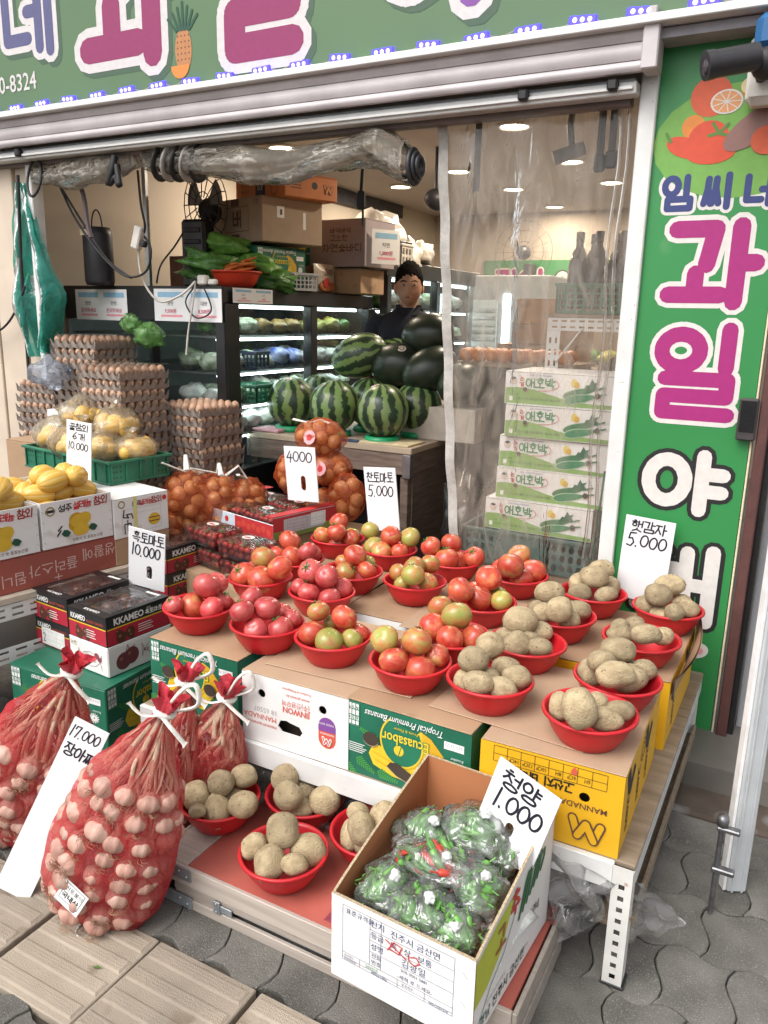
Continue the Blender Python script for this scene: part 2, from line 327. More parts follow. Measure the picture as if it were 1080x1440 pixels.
def capsule(mb, a, b, w, z, n=6, m=0):
    a, b = Vector(a), Vector(b); d = b - a; t = math.atan2(d.y, d.x); r = w / 2; pts = []
    for i in range(n + 1): q = t - PI / 2 + PI * i / n; pts.append((b.x + r * math.cos(q), b.y + r * math.sin(q), z))
    for i in range(n + 1): q = t + PI / 2 + PI * i / n; pts.append((a.x + r * math.cos(q), a.y + r * math.sin(q), z))
    mb.add(pts, [tuple(range(len(pts)))], m)
class Face:
    """the printed side of a thing: u to the right, v up, seen from outside; prints lie a hair proud of it"""
    def __init__(s, parent, o, u, v):
        u, v = Vector(u).normalized(), Vector(v).normalized(); n = u.cross(v)
        s.p = parent; s.M = Matrix(((u.x, v.x, n.x, o[0]), (u.y, v.y, n.y, o[1]), (u.z, v.z, n.z, o[2]), (0, 0, 0, 1))); s.b = {}; s.k = 0
    def spin(s, w, h):       # turn the print upside down on a face of that size
        s.M = s.M @ Matrix.Translation((w, h, 0)) @ Matrix.Rotation(PI, 4, 'Z'); return s
    def mb(s, m, name, layer):
        k = (name, m.name); s.b.setdefault(k, [MB(), m]); s.k += 1; return s.b[k][0], .0007 + .0006 * layer + (s.k % 30) * 1.6e-5
    def poly(s, pts, m, layer=0, name='printed_picture', holes=()):
        mb, z = s.mb(m, name, layer)
        if not holes and len(pts) == 4: mb.add([(x, y, z) for x, y in pts], [tuple(range(len(pts)))])
        else:
            loops = [[Vector((x, y, 0)) for x, y in l] for l in [pts, *holes]]; fl = [p for l in loops for p in l]; fs = []
            for a, b, c in tessellate_polygon(loops):
                if (fl[b] - fl[a]).cross(fl[c] - fl[a]).z < 0: a, b = b, a
                fs.append((a, b, c))
            mb.add([(p.x, p.y, z) for p in fl], fs)
        return s
    def rect(s, x0, y0, x1, y1, m, layer=0, name='printed_picture'): return s.poly(rect(x0, y0, x1, y1), m, layer, name)
    def lines(s, paths, w, m, layer=1, name='printed_picture'):
        mb, z = s.mb(m, name, layer); k = 0
        for p in paths:
            for a, b in zip(p, p[1:]): capsule(mb, a, b, w, z + k * 5e-6, 5); k += 1
        return s
    def grid(s, xs, ys, w, m, layer=1):
        return s.lines([[(x, ys[0]), (x, ys[-1])] for x in xs] + [[(xs[0], y), (xs[-1], y)] for y in ys], w, m, layer, 'printed_frame')
    def text(s, t, u, v, size, m, rot=0, layer=2, align='LEFT', bold=0, sx=1, shear=0, name='lettering'):
        c = bpy.data.curves.new(name, 'FONT'); c.body = t; c.size = size; c.align_x = align; c.offset = bold * size; c.shear = shear; c.resolution_u = 2
        c.materials.append(m); o = bpy.data.objects.new(name, c); C.objects.link(o); o.parent = s.p
        o.matrix_local = s.M @ Matrix.Translation((u, v, .0007 + .0006 * layer)) @ Matrix.Rotation(rot, 4, 'Z') @ Matrix.Diagonal((sx, 1, 1, 1))
        return s
    def done(s):
        for (name, _), (mb, m) in s.b.items():
            o = obj(name, mb, m, s.p); o.matrix_local = s.M
            if 'print' in name or 'frame' in name: o['kind'] = 'stuff'
        return s
def front(p, w, d, h): return Face(p, (-w / 2, -d / 2, 0), (1, 0, 0), (0, 0, 1))
def right(p, w, d, h): return Face(p, (w / 2, -d / 2, 0), (0, 1, 0), (0, 0, 1))
def topf(p, w, d, h): return Face(p, (-w / 2, -d / 2, h), (1, 0, 0), (0, 1, 0))
# ---------------------------------------------------------------- palette
WHITE = flat('white', (.8, .8, .79)); BLACK = flat('black', (.012, .012, .013)); RED = flat('red', (.5, .03, .03)); ORED = flat('orange_red', (.6, .1, .06))
GREEN = flat('green', (.012, .16, .085)); LGREEN = flat('light_green', (.25, .42, .1)); YEL = flat('yellow', (.72, .5, .03)); DYEL = flat('deep_yellow', (.62, .36, .02))
BLUE = flat('blue', (.05, .08, .3)); GREY = flat('grey', (.4, .4, .4)); MAG = flat('magenta', (.42, .02, .18)); PURP = flat('purple', (.2, .06, .3)); BROWN = flat('brown', (.12, .05, .03))
DKGREEN = flat('dark_green', (.01, .07, .04)); PINK = flat('pink', (.75, .3, .35)); PALEBLUE = flat('pale_blue', (.25, .45, .62)); MARKER = flat('marker', (.012, .012, .022), .4); ORANGE = flat('orange', (.65, .22, .04)); CREAM = flat('cream', (.75, .65, .45))
m_card = mat('cardboard', (.37, .24, .145), .85, var=.12, scale=5, bump=.07, bscale=200, spots=((.27, .17, .1), 8, .66))
m_cardin = mat('cardboard_inside', (.42, .16, .065), .85, var=.08, scale=5, bump=.08, bscale=200)
m_wcard = mat('white_carton', (.73, .72, .71), .6, var=.06, scale=7, bump=.05, bscale=40, spots=((.56, .52, .47), 7, .7))
m_gcard = mat('green_carton', (.012, .13, .075), .5, var=.2, scale=7, bump=.07, bscale=40, spots=((.05, .17, .11), 9, .69))
m_ycard = mat('yellow_carton', (.73, .4, .012), .5, var=.06, scale=7, bump=.04)
m_ocard = mat('orange_carton', (.6, .2, .06), .6, var=.08, scale=7, bump=.04)
m_kcard = mat('black_carton', (.02, .019, .02), .35, var=.2, scale=9, bump=.03)
m_foam = mat('foam_board', (.8, .8, .82), .6, var=.03, scale=5, bump=.02, bscale=60)
m_redp = mat('red_plastic', (.53, .014, .022), .42, var=.14, scale=7, bump=.05, bscale=40)
m_gplas = mat('green_plastic', (.02, .15, .085), .42, var=.15, scale=8, bump=.06)
m_tplas = mat('teal_plastic', (.05, .11, .1), .5, var=.15, scale=8, bump=.06)
m_alu = mat('white_metal', (.68, .68, .67), .4, .0, var=.07, scale=9, bump=.05, spots=((.3, .25, .2), 60, .72))
m_steel = mat('steel', (.5, .51, .52), .35, .9, var=.12, scale=20, bump=.06)
m_galv = mat('galvanised_bracket', (.34, .37, .39), .45, .6, var=.15, scale=25, bump=.08)
m_shut = mat('shutter_metal', (.5, .46, .47), .5, .1, var=.12, scale=6, bump=.05)
m_dark = mat('dark_metal', (.035, .035, .04), .45, .2, var=.2, scale=12)
m_black = mat('black_paint', (.012, .012, .013), .4, var=.2, scale=9)
m_rubber = mat('black_rubber', (.015, .015, .016), .55, var=.2, scale=20)
m_wall = mat('cream_wall', (.47, .4, .325), .7, var=.05, scale=2, bump=.04, bscale=90)
m_ceil = mat('ceiling_board', (.46, .4, .36), .75, var=.05, scale=2, bump=.04)
m_cream = mat('cream_board', (.6, .5, .4), .6, var=.08, scale=4, bump=.05, spots=((.3, .22, .16), 45, .74))
m_wood = ramp_mat('plywood', [(.3, (.2, .15, .1)), (.7, (.3, .235, .17))], .75, 6, (1, 8, 1), rand=False, bump=.12, bscale=50)
m_plank = ramp_mat('laminate_plank', [(.3, (.36, .31, .27)), (.7, (.47, .41, .36))], .55, 5, (1, 14, 14), rand=True, bump=.06)
m_dwood = ramp_mat('counter_wood', [(.3, (.13, .092, .075)), (.7, (.25, .185, .15))], .45, 8, (1, 1, 9), rand=False, bump=.04)
m_clear = film('clear_film', (.97, .97, .97), .1, (.8, .82, .8), .15, .8, 22, gloss=.4)
m_pbag = film('pepper_bag_film', (.995, 1, .995), .2, (.93, .97, .94), .1, 1.3, 11, gloss=1.25)
m_mbag = film('melon_bag_film', (1, .99, .96), .24, (.95, .88, .72), .2, .6, 12, gloss=.35)
m_scrap = film('scrap_film', (.85, .85, .85), .33, (.6, .6, .6), .25, .6, 8, gloss=.3)
m_glass = film('cooler_glass', (.93, .97, .96), .03, (.5, .6, .6), .03, .02, 3, gloss=.55)

# ---------------------------------------------------------------- ground and paving
m_ground = mat('dirty_concrete', (.13, .12, .105), .9, var=.35, scale=3, bump=.25, bscale=60, spots=((.06, .05, .04), 9, .58))
m_bed = mat('joint_dirt', (.06, .05, .04), .95, var=.3, scale=30, bump=.3, bscale=90)
m_paver = mat('concrete_paver', (.13, .123, .11), .9, var=.34, scale=7, bump=.5, bscale=260, rand=1, spots=((.25, .24, .22), 300, .6))
m_tact = mat('tactile_tile', (.345, .29, .23), .9, var=.13, scale=6, bump=.5, bscale=330, rand=1, spots=((.24, .19, .14), 9, .62))
struct('ground', MB().box(-60, 60, -60, 60, -.2, -.06), m_ground)
pav = struct('pavement', MB().box(-6, 5, -3, 2.6, -.06, -.02), m_bed)
A, B = .165, .21
def stone_mesh(par):
    mb = MB(); pts = []; n = 7
    wy = lambda x: .017 * math.sin(2 * PI * x / A + par * PI); wx = lambda y: .017 * math.sin(2 * PI * y / B)
    for i in range(n): t = i / n; pts.append((t * A + wx(0), wy(t * A)))
    for i in range(n): t = i / n; pts.append((A + wx(t * B), t * B + wy(0)))
    for i in range(n): t = 1 - i / n; pts.append((t * A + wx(0), B + wy(t * A)))
    for i in range(n): t = 1 - i / n; pts.append((wx(t * B), t * B + wy(0)))
    cx, cy_ = A / 2, B / 2; N = len(pts); vs = []; rings = ((.96, -.03), (.984, -.004), (.962, 0))
    for k, z in rings: vs += [((x - cx) * k, (y - cy_) * k, z) for x, y in pts]
    fs = [(r * N + i, r * N + (i + 1) % N, (r + 1) * N + (i + 1) % N, (r + 1) * N + i) for r in range(2) for i in range(N)]
    fs.append(tuple(range(2 * N, 3 * N))); mb.add(vs, fs); return mesh('paving_stone', mb, m_paver)
stones = [stone_mesh(0), stone_mesh(1)]
for j in range(-3, 12):
    for i in range(-19, 9):
        x = i * A + (.5 * A if j % 2 else 0) + .02; y = j * B + (.082 if j <= 3 else -.038)
        yc = y + B / 2; xc = x + A / 2
        if j in (4, 5): continue
        if yc < -.2 and xc < -1.2: continue
        if yc > 1.55 and -1.35 < xc < -.42: continue
        if yc > 1.95 and xc < -.4: continue
        if yc > 2.45 or xc > 1.0 or xc < -3.0: continue
        if yc < .35 and (xc < -1.3 or xc > .6): continue
        link('paving_stone', stones[j % 2], pav, (xc, yc, R.uniform(-.004, .001)), (R.uniform(-.012, .012), R.uniform(-.012, .012), 0))
def tactile():
    mb = MB(); w, d = .301, .288
    mb.box(-w / 2, w / 2, -d / 2, d / 2, -.03, -.001, 0, .003)
    for k in range(4):
        y = -d / 2 + d * (k + .5) / 4
        x0, x1, h, a, b = -w / 2 + .006, w / 2 - .006, .0038, .021, .0165
        mb.add([(x0, y - a, -.001), (x1, y - a, -.001), (x1, y + a, -.001), (x0, y + a, -.001), (x0 + .006, y - b, h), (x1 - .006, y - b, h), (x1 - .006, y + b, h), (x0 + .006, y + b, h)],
               [(4, 5, 6, 7), (0, 1, 5, 4), (1, 2, 6, 5), (2, 3, 7, 6), (3, 0, 4, 7)])
        for i in range(40):
            for q in (-1.5, -.5, .5, 1.5):
                px, py = x0 + .012 + (i + .5 * (q in (-.5, 1.5))) * (x1 - x0 - .028) / 40, y + q * .0085
                mb.add([(px - .002, py - .002, h), (px + .002, py - .002, h), (px, py + .0025, h), (px, py, h + .0013)], [(0, 1, 3), (1, 2, 3), (2, 0, 3)])
    return mesh('tactile_tile', mb, m_tact)
tt = tactile()
for k in range(-9, 8):
    link('tactile_tile', tt, pav, (-.965 - .15 + .31 * k + (.004 if k % 2 else 0), 1.07, .005 + R.uniform(-.002, .003)), (R.uniform(-.006, .006), R.uniform(-.008, .008), R.uniform(-.006, .006)))
m_apron = mat('apron_concrete', (.1, .075, .058), .9, var=.45, scale=4, bump=.4, bscale=50, spots=((.2, .19, .18), 5, .56))
struct('shop_step', MB().box(-1.95, 2.5, 2.46, 3.2, -.05, .012, 0, .01), m_apron)
struct('shop_floor', MB().box(-5, .2, 2.62, 8.4, .012, .1), mat('shop_floor_tile', (.16, .145, .13), .5, var=.2, scale=3))
tag(obj('fallen_leaf', MB().add([(0, 0, .004), (.02, -.012, .012), (.045, 0, .006), (.02, .012, .004)], [(0, 1, 2), (0, 2, 3)]), mat('dry_leaf', (.2, .09, .05), .8), None, (-1.13, 1.085, .0), (0, 0, .9)), 'curled brown leaf lying in the joint between two tactile tiles', 'leaf')
tag(obj('fallen_leaf', MB().add([(0, 0, .004), (.012, -.008, .012), (.026, 0, .006), (.012, .008, .004)], [(0, 1, 2), (0, 2, 3)]), mat('green_leaf', (.1, .2, .04), .8), None, (-1.35, 1.07, .0), (0, 0, .3)), 'tiny green leaf scrap lying on a tactile tile', 'leaf')

# ---------------------------------------------------------------- shop shell
struct('left_wall', MB().box(-4.0, -3.9, 2.95, 8.3, .1, 2.75), m_wall)
struct('back_wall', MB().box(-4.0, -.3, 8.3, 8.4, .1, 2.75), m_wall)
struct('right_wall', MB().box(-.6, -.45, 2.98, 8.3, .1, 2.75), m_wall)
struct('shop_ceiling', MB().box(-4.1, -.3, 2.95, 8.4, 2.62, 2.72), m_ceil)
struct('lintel', MB().box(-4.3, .3, 2.96, 3.12, 2.3, 3.3), m_ceil)
struct('ceiling_trim', MB().box(-3.9, -3.84, 3.3, 7.4, 2.5, 2.62, 0, .004), m_dark)
fr = thing('shop_front_frame', 'cream boards and white metal posts framing the open shop front', 'door frame', (0, 2.9, 0))
for k, (x0, x1, y) in enumerate(((-4.35, -3.99, -.01), (-3.985, -3.79, .0), (-3.785, -3.66, .02))): obj('cream_panel', MB().box(x0, x1, y, y + .03, .05, 2.3, 0, .004), m_cream, fr)
obj('left_post', MB().box(-3.655, -3.615, -.02, .05, .05, 2.28, 0, .004), m_alu, fr)
obj('right_post', MB().box(-.628, -.572, -.04, .06, .05, 2.44, 0, .004).box(-.572, -.566, -.01, .05, .05, 2.4, 0), m_alu, fr)
obj('corner_post', MB().box(-3.24, -3.215, .36, .385, .1, 2.6, 0, .003), m_steel, fr)
sh = thing('roller_shutter', 'rolled up grey metal shutter with white rail under the green sign', 'shutter', (0, 2.8, 2.28))
z = .165
for k, (h, y) in enumerate(((.045, -.032), (.05, -.03), (.03, -.028))):
    z -= h + .002; obj('shutter_slat', MB().grid(lambda u, v, z=z, h=h, y=y: (-4.3 + u * 3.69, y - .007 * math.sin(PI * v), z + h * v), 1, 6).box(-4.3, -.61, y, y + .02, z, z + h), m_shut, sh)
for k, (h, y) in enumerate(((.012, .03), (.008, .02), (.014, .035))): z -= h + .001; obj('shutter_track', MB().box(-4.3, -.64, y, y + .05, z, z + h, 0, .002), m_galv if k != 1 else m_steel, sh)
obj('bottom_rail', MB().box(-4.3, -.63, .01, .07, -.02, .018, 0, .003).box(-4.3, -.64, -.002, .06, -.008, .002, 0, .001), m_alu, sh)
obj('inner_rail', MB().box(-4.3, -.66, .08, .13, -.035, .0, 0, .003), mat('brown_rail', (.2, .16, .15), .5), sh)
obj('end_cap', MB().box(-.61, -.56, -.06, .03, .03, .16, 0, .004).box(-.60, -.57, -.07, .0, .16, .2, 0, .004), m_shut, sh)
for x in (-.72, -1.02, -3.6): obj('hook', MB().box(x, x + .035, -.02, .012, -.01, .025, 0, .006), m_rubber, sh)
m_sgreen = mat('sign_green', (.085, .165, .075), .45, var=.06, scale=1.5, bump=.02)
sg = thing('shop_sign', 'large green fascia sign with magenta letters above the shop front', 'sign', (0, 2.76, 2.45))
obj('board', MB().box(-4.6, .6, 0, .16, .012, .95, 0, .004), m_sgreen, sg)
obj('lower_ledge', MB().box(-4.6, .6, -.035, .16, -.018, .008, 0, .003), m_alu, sg)
obj('soffit', MB().box(-.565, .6, .02, .14, -.05, -.022), mat('soffit_board', (.33, .32, .36), .6), sg)
F = Face(sg, (-4.6, 0, 0), (1, 0, 0), (0, 0, 1)); X0 = 4.6
OUT = flat('sign_white', (.6, .57, .57)); SLATE = flat('slate', (.085, .085, .2)); MG = flat('sign_magenta', (.25, .02, .105)); SHD = flat('sign_shadow', (.05, .1, .06))
IL = [arc(.27, .76, .25, .2), [(.86, 1.02), (.86, .56)], [(.1, .42), (.9, .42), (.9, .21), (.1, .21), (.1, 0), (.94, 0)]]
def bigword(F, s, x, y, w, h, lw, ol, col, oc=OUT, adv=1.14, layer=0, shadow=False):
    for ch in s:
        g, _ = glyph(ch); g = IL if ch == '일' else g; P = [[(x + a * w, y + b * h) for a, b in p] for p in g]
        if shadow: F.lines([[(a + .022, b - .022) for a, b in p] for p in P], lw + ol, SHD, layer, 'letter_shadow'); F.lines([[(a, b) for a, b in p] for p in P], lw + ol, oc, layer + 1, 'letter_outline'); F.lines(P, lw, col, layer + 2, 'letter'); x += w * adv; continue
        F.lines(P, lw + ol, oc, layer, 'letter_outline'); F.lines(P, lw, col, layer + 1, 'letter'); x += w * adv
bigword(F, '네', X0 - 3.56, .245, .3, .34, .055, .055, SLATE, shadow=True)
bigword(F, '씨', X0 - 4.02, .235, .3, .34, .055, .055, SLATE, shadow=True)
bigword(F, '과', X0 - 3.02, .155, .47, .56, .105, .075, MG, shadow=True)
bigword(F, '일', X0 - 2.235, .115, .33, .6, .105, .075, MG, shadow=True)
bigword(F, '야', X0 - 1.56, .17, .5, .6, .1, .08, PURP, shadow=True)
F.text('0-8324', X0 - 3.635, .095, .105, OUT, bold=.01, sx=.9)
px, py = X0 - 2.47, .05
F.poly(circ(px, py + .095, .045, 18, .085), flat('pineapple_skin', (.45, .19, .07)), 1, 'pineapple_print')
F.lines([[(px + (k - 3) * .012, py + .17), (px + (k - 3) * .026, py + .27 - abs(k - 3) * .018)] for k in range(7)], .012, DKGREEN, 2, 'pineapple_print')
F.poly([(px - .02 + math.cos(t) * .05, py + .04 + math.sin(t) * .05) for t in [rad(180 + 18 * k) for k in range(11)]], ORANGE, 3, 'pineapple_print')
F.lines([[(px - .03 + a * .02, py + .06 + b * .022)] * 2 for a in range(4) for b in range(5)], .007, BROWN, 2, 'pineapple_print')
F.done()
led_body = mat('led_housing', (.6, .6, .65), .4); led_on = lamp('led_glow', (.05, .035, 1), 1.9); led_core = lamp('led_core', (.45, .42, 1), 2)
ledm = [mesh('led_housing', MB().box(-.045, .045, -.012, 0, -.014, .014, 0, .004), led_on), mesh('led_lamp', MB().ell((-.024, -.014, 0), (.008, .005, .008), 8, 5).ell((0, -.014, 0), (.008, .005, .008), 8, 5).ell((.024, -.014, 0), (.008, .005, .008), 8, 5), led_core)]
ORD = 'first second third fourth fifth sixth seventh eighth ninth tenth eleventh twelfth thirteenth fourteenth fifteenth sixteenth seventeenth eighteenth nineteenth twentieth'.split()
ledw = mesh('wire', MB().tube([(.04 + .1 * i / 5, -.003, -.012 * math.sin(PI * i / 5)) for i in range(6)], .0022, 5), mat('thin_wire', (.3, .28, .26), .5))
for k in range(1, 20):
    x = -3.86 + .18 * k
    t = tag(link('led_module', ledm[0], None, (x, 2.745, 2.468 + R.uniform(-.003, .003)), (0, R.uniform(-.08, .08), 0)), f'{ORD[max(0, k - 1)]} lit blue LED module from the left along the big green sign', 'LED light', 'LED modules under the sign'); link('led_lamp', ledm[1], t); link('wire', ledw, t)


# ---------------------------------------------------------------- tall green sign, door frame, camera
m_vg = mat('panel_green', (.028, .225, .06), .42, var=.08, scale=1.3, bump=.02, spots=((.08, .27, .1), 5, .72))
vg = thing('vertical_sign', 'tall green panel sign with Korean letters at the right of the shop', 'sign', (-.585, 2.88, .06))
SL = -.022
obj('board', MB().add([(SL, 0, .022), (.415, 0, .03), (.418, 0, 2.36), (0.012, 0, 2.36), (SL, .03, .022), (.415, .03, .03), (.418, .03, 2.36), (.012, .03, 2.36)], [(0, 1, 2, 3), (0, 4, 5, 1), (1, 5, 6, 2), (3, 2, 6, 7), (0, 3, 7, 4)]), m_vg, vg)
obj('base_trim', MB().box(SL, .415, -.004, .03, 0, .022, 0, .002), m_alu, vg)
obj('edge_trim', MB().box(.419, .426, -.006, .03, 0, 2.36, 0, .002), CREAM, vg)
F = Face(vg, (0, 0, 0), (1, 0, 0), (0, 0, 1))
VB = flat('sign_blue', (.03, .045, .17)); VM = flat('sign_pink', (.34, .014, .16)); VW = flat('panel_white', (.66, .63, .6))
bigword(F, '임씨네', .06, 1.855, .088, .095, .021, .02, VB, VW, 1.42)
bigword(F, '과', .105, 1.56, .255, .235, .054, .032, VM, VW)
bigword(F, '일', .1, 1.19, .25, .275, .05, .032, VM, VW)
bigword(F, '야', .1, .855, .25, .19, .048, .03, VW, BLACK)
bigword(F, '채', .1, .45, .26, .26, .05, .03, VW, BLACK)
def fruitp(cx, cy_, rx, ry, col, ang=0, layer=0):
    F.poly([(cx + a * math.cos(ang) - b * math.sin(ang), cy_ + a * math.sin(ang) + b * math.cos(ang)) for a, b in circ(0, 0, rx, 20, ry)], col, layer, 'fruit_print')
fruitp(.27, 2.05, .26, .17, flat('print_lime', (.16, .36, .07)), 0, 0)
fruitp(.175, 2.185, .062, .06, flat('print_tomato', (.6, .1, .04)), 0, 1); fruitp(.13, 2.1, .035, .035, ORANGE, 0, 1)
fruitp(.315, 2.2, .055, .04, ORANGE, 0, 2); fruitp(.3, 2.205, .042, .028, flat('print_pith', (.7, .6, .35)), 0, 3)
fruitp(.222, 2.165, .048, .036, VW, 0, 3); fruitp(.222, 2.165, .042, .031, flat('print_slice', (.68, .3, .12)), 0, 4)
F.lines([[(.222, 2.165), (.222 + .04 * math.cos(a), 2.165 + .029 * math.sin(a))] for a in [PI * k / 4.5 for k in range(9)]], .003, VW, 5, 'fruit_print')
fruitp(.18, 2.06, .062, .055, flat('print_pepper', (.6, .07, .03)), 0, 2); fruitp(.11, 2.04, .06, .03, flat('print_pepper', (.6, .07, .03)), -.35, 2); fruitp(.19, 2.02, .075, .035, flat('print_pepper', (.6, .07, .03)), 0, 2)
F.lines([[(.21, 2.075), (.19, 2.105)], [(.21, 2.075), (.235, 2.1)], [(.21, 2.075), (.18, 2.07)], [(.21, 2.075), (.24, 2.065)], [(.05, 2.085), (.065, 2.06)]], .01, flat('print_stalk', (.1, .2, .04)), 3, 'fruit_print')
fruitp(.32, 2.09, .11, .045, flat('print_sweet_potato', (.26, .14, .12)), .6, 4); fruitp(.35, 2.045, .045, .042, flat('print_tomato', (.6, .1, .04)), 0, 5)
fruitp(.3, .4, .026, .026, flat('cherry_print', (.2, .01, .02)), 0, 1); fruitp(.335, .34, .04, .03, VW, .3, 1); fruitp(.345, .34, .012, .012, PINK, 0, 2); fruitp(.305, .2, .05, .045, RED, 0, 1); fruitp(.28, .47, .04, .025, RED, .5, 1)
F.poly([(.31, .625), (.36, .617), (.385, .628), (.35, .636)], DKGREEN, 1, 'leaf_print'); F.done()
dr = thing('side_door_frame', 'reddish brown door frame beside the tall green sign', 'door frame', (-.15, 2.86, 0))
obj('jamb', MB().box(0, .035, 0, .12, .02, 2.4, 0, .004), mat('brown_frame', (.1, .04, .035), .5, var=.15), dr)
obj('dark_gap_strip', MB().box(.036, .055, .03, .12, .02, 2.4), m_black, dr)  # black strip painted in for the shaded gap beside the jamb
rd = thing('card_reader', 'small black card reader fixed to the edge of the green sign', 'card reader', (-.182, 2.872, 1.175))
obj('housing', MB().box(-.03, .03, -.028, 0, 0, .14, 0, .006), mat('reader_case', (.05, .045, .045), .35), rd); obj('screen', MB().box(-.023, .023, -.031, -.028, .03, .132, 0, .001), mat('reader_screen', (.012, .012, .014), .15), rd)
struct('side_wall', MB().box(-.09, .5, 2.97, 3.05, .0, 3.0), mat('pale_wall', (.36, .36, .38), .7, var=.08, scale=3, spots=((.2, .18, .17), 30, .7)))
pl = thing('white_pole', 'white ribbed aluminium door pole standing on the paving at the right', 'pole', (-.016, 2.165, 0), .5)
obj('shaft', MB().box(-.027, .027, -.025, .025, .005, 2.9, 0, .004), mat('pole_grey', (.5, .52, .54), .45, .1, var=.1, scale=8, spots=((.25, .22, .2), 40, .73)), pl)
m_pole = mat('pole_grey', (.5, .52, .54), .45, .1, var=.1, scale=8, spots=((.25, .22, .2), 40, .73))
for x in (-.014, .013): obj('rib', MB().box(x - .003, x + .003, -.028, -.0255, .005, 2.9, 0, .001), m_pole, pl)
obj('edge_strip', MB().box(-.036, -.0275, -.018, .01, .005, 2.9, 0, .001), mat('white_edge', (.8, .8, .8), .4), pl)
rod = thing('floor_bolt', 'steel drop bolt rod standing beside the white pole', 'bolt', (-.06, 2.03, 0))
m_bolt = mat('bolt_steel', (.2, .2, .21), .4, .8, var=.3, scale=30)
obj('rod', MB().tube([(0, 0, 0), (0, 0, .27)], .007, 10), m_bolt, rod); obj('cap', MB().lathe([(0, .3), (.014, .298), (.016, .285), (.014, .27), (.007, .268)], 12), m_bolt, rod); obj('guide', MB().box(-.012, .045, -.012, .012, .13, .145, 0, .003).box(-.012, .045, -.012, .012, .255, .268, 0, .003), m_bolt, rod)
cc = thing('security_camera', 'black bullet security camera on a white box at the top right', 'camera', (-.29, 2.68, 2.28), rot=(0, 0, rad(28)))
obj('camera_body', MB().tube([(.02, 0, .012), (-.105, 0, -.012)], .037, 18).tube([(-.1, 0, -.0105), (-.125, 0, -.0155)], [.039, .04], 18), mat('camera_black', (.03, .028, .032), .4), cc)
obj('lens', MB().ell((-.122, 0, -.015), (.008, .026, .026), 12, 8), mat('lens_glass', (.07, .06, .07), .15), cc)
obj('bracket', MB().ell((.055, .02, .0), (.04, .04, .045), 12, 8).tube([(.06, .03, 0), (.08, .1, -.02)], .02, 8), m_rubber, cc)
bx = thing('junction_box', 'white plastic junction box behind the security camera', 'box', (-.245, 2.82, 2.19)); obj('case', MB().box(-.06, .06, -.03, .05, 0, .2, 0, .02), mat('white_box', (.68, .65, .6), .5), bx); obj('lid', MB().box(-.05, .05, -.034, -.031, .02, .18, 0, .001), mat('white_box', (.68, .65, .6), .5), bx)
bs = thing('blue_sign', 'corner of a blue hanging sign above the security camera', 'sign', (-.2, 2.72, 2.3)); obj('panel', MB().box(-.09, .2, 0, .05, .02, .12, 0, .02), flat('sign_blue2', (.02, .12, .3)), bs); F = Face(bs, (-.09, 0, .02), (1, 0, 0), (0, 0, 1)); F.lines([[(.05, .04), (.05, .085), (.11, .085), (.11, .04), (.05, .04)], [(.065, .05), (.08, .07), (.1, .075)]], .005, PALEBLUE, 0); F.done()
# ---------------------------------------------------------------- ceiling downlights (lit)
m_trim = mat('light_trim', (.7, .66, .6), .5); m_on = lamp('downlight_glow', (1, .86, .66), 14)
lm = [mesh('ceiling_light', MB().lathe([(.095, 0), (.1, -.008), (.085, -.014), (.078, -.006), (.078, .002)], 24), m_trim), mesh('diffuser', MB().lathe([(0, -.007), (.04, -.0075), (.077, -.007)], 24), m_on)]
LIGHTS = [(-3.3, 4.6), (-1.70, 4.62), (-1.69, 5.75), (-2.46, 6.75), (-1.63, 6.7), (-2.45, 7.9), (-2.56, 5.82), (-3.3, 6.3)]
for k, (x, y) in enumerate(LIGHTS):
    t = tag(link('ceiling_light', lm[0], None, (x, y, 2.619)), 'round lit downlight set in the shop ceiling', 'ceiling light', 'downlights in the shop ceiling'); link('diffuser', lm[1], t)
    ld = bpy.data.lights.new('downlight', 'AREA'); ld.shape = 'DISK'; ld.size = .15; ld.energy = 10.5; ld.color = (1, .86, .68); lo = bpy.data.objects.new('downlight_lamp', ld); C.objects.link(lo); lo.parent = t; lo.location = (0, 0, -.012)

# ---------------------------------------------------------------- display coolers along the left wall
m_inner = mat('cooler_lining', (.26, .31, .3), .4, var=.1); tube_on = lamp('cooler_tube', (.85, 1, .98), 8); m_shelf = mat('cooler_shelf', (.22, .24, .24), .3, .5)
def cooler(label, x0, x1, y0, y1, top, head, shelves, cols):
    t = thing('display_cooler', label, 'display cooler', (0, 0, .1)); z0 = .0; h = top - .1
    obj('base', MB().box(x0, x1, y0, y1, 0, .62, 0, .005), m_black, t); obj('back_panel', MB().box(x0, x0 + .03, y0, y1, .62, h), m_inner, t)
    obj('header', MB().box(x0, x1, y0, y1, h - head, h, 0, .006), m_black, t); obj('end_panel', MB().box(x0, x1, y1 - .03, y1 - .002, .62, h - head), m_black, t)
    for y, w in cols: obj('door_frame', MB().box(x1 - .05, x1 + .012, y, y + w, .62, h - head, 0, .004), m_black, t)
    for i, z in enumerate(shelves):
        s = obj('shelf', MB().box(x0 + .03, x1 - .07, y0 + .03, y1 - .03, z - .112, z - .1, 0, .002), m_shelf, t)
        obj('shelf_tube', MB().box(x1 - .115, x1 - .095, y0 + .06, y1 - .06, z - .128, z - .114, 0, .003), tube_on, s)
    obj('top_tube', MB().box(x1 - .12, x1 - .095, y0 + .06, y1 - .06, h - head - .02, h - head - .004, 0, .003), tube_on, t)
    obj('front_glass', MB().add([(x1 - .012, y0, .62), (x1 - .012, y1, .62), (x1 - .012, y1, h - head), (x1 - .012, y0, h - head)], [(0, 1, 2, 3)]), m_glass, t)
    return t
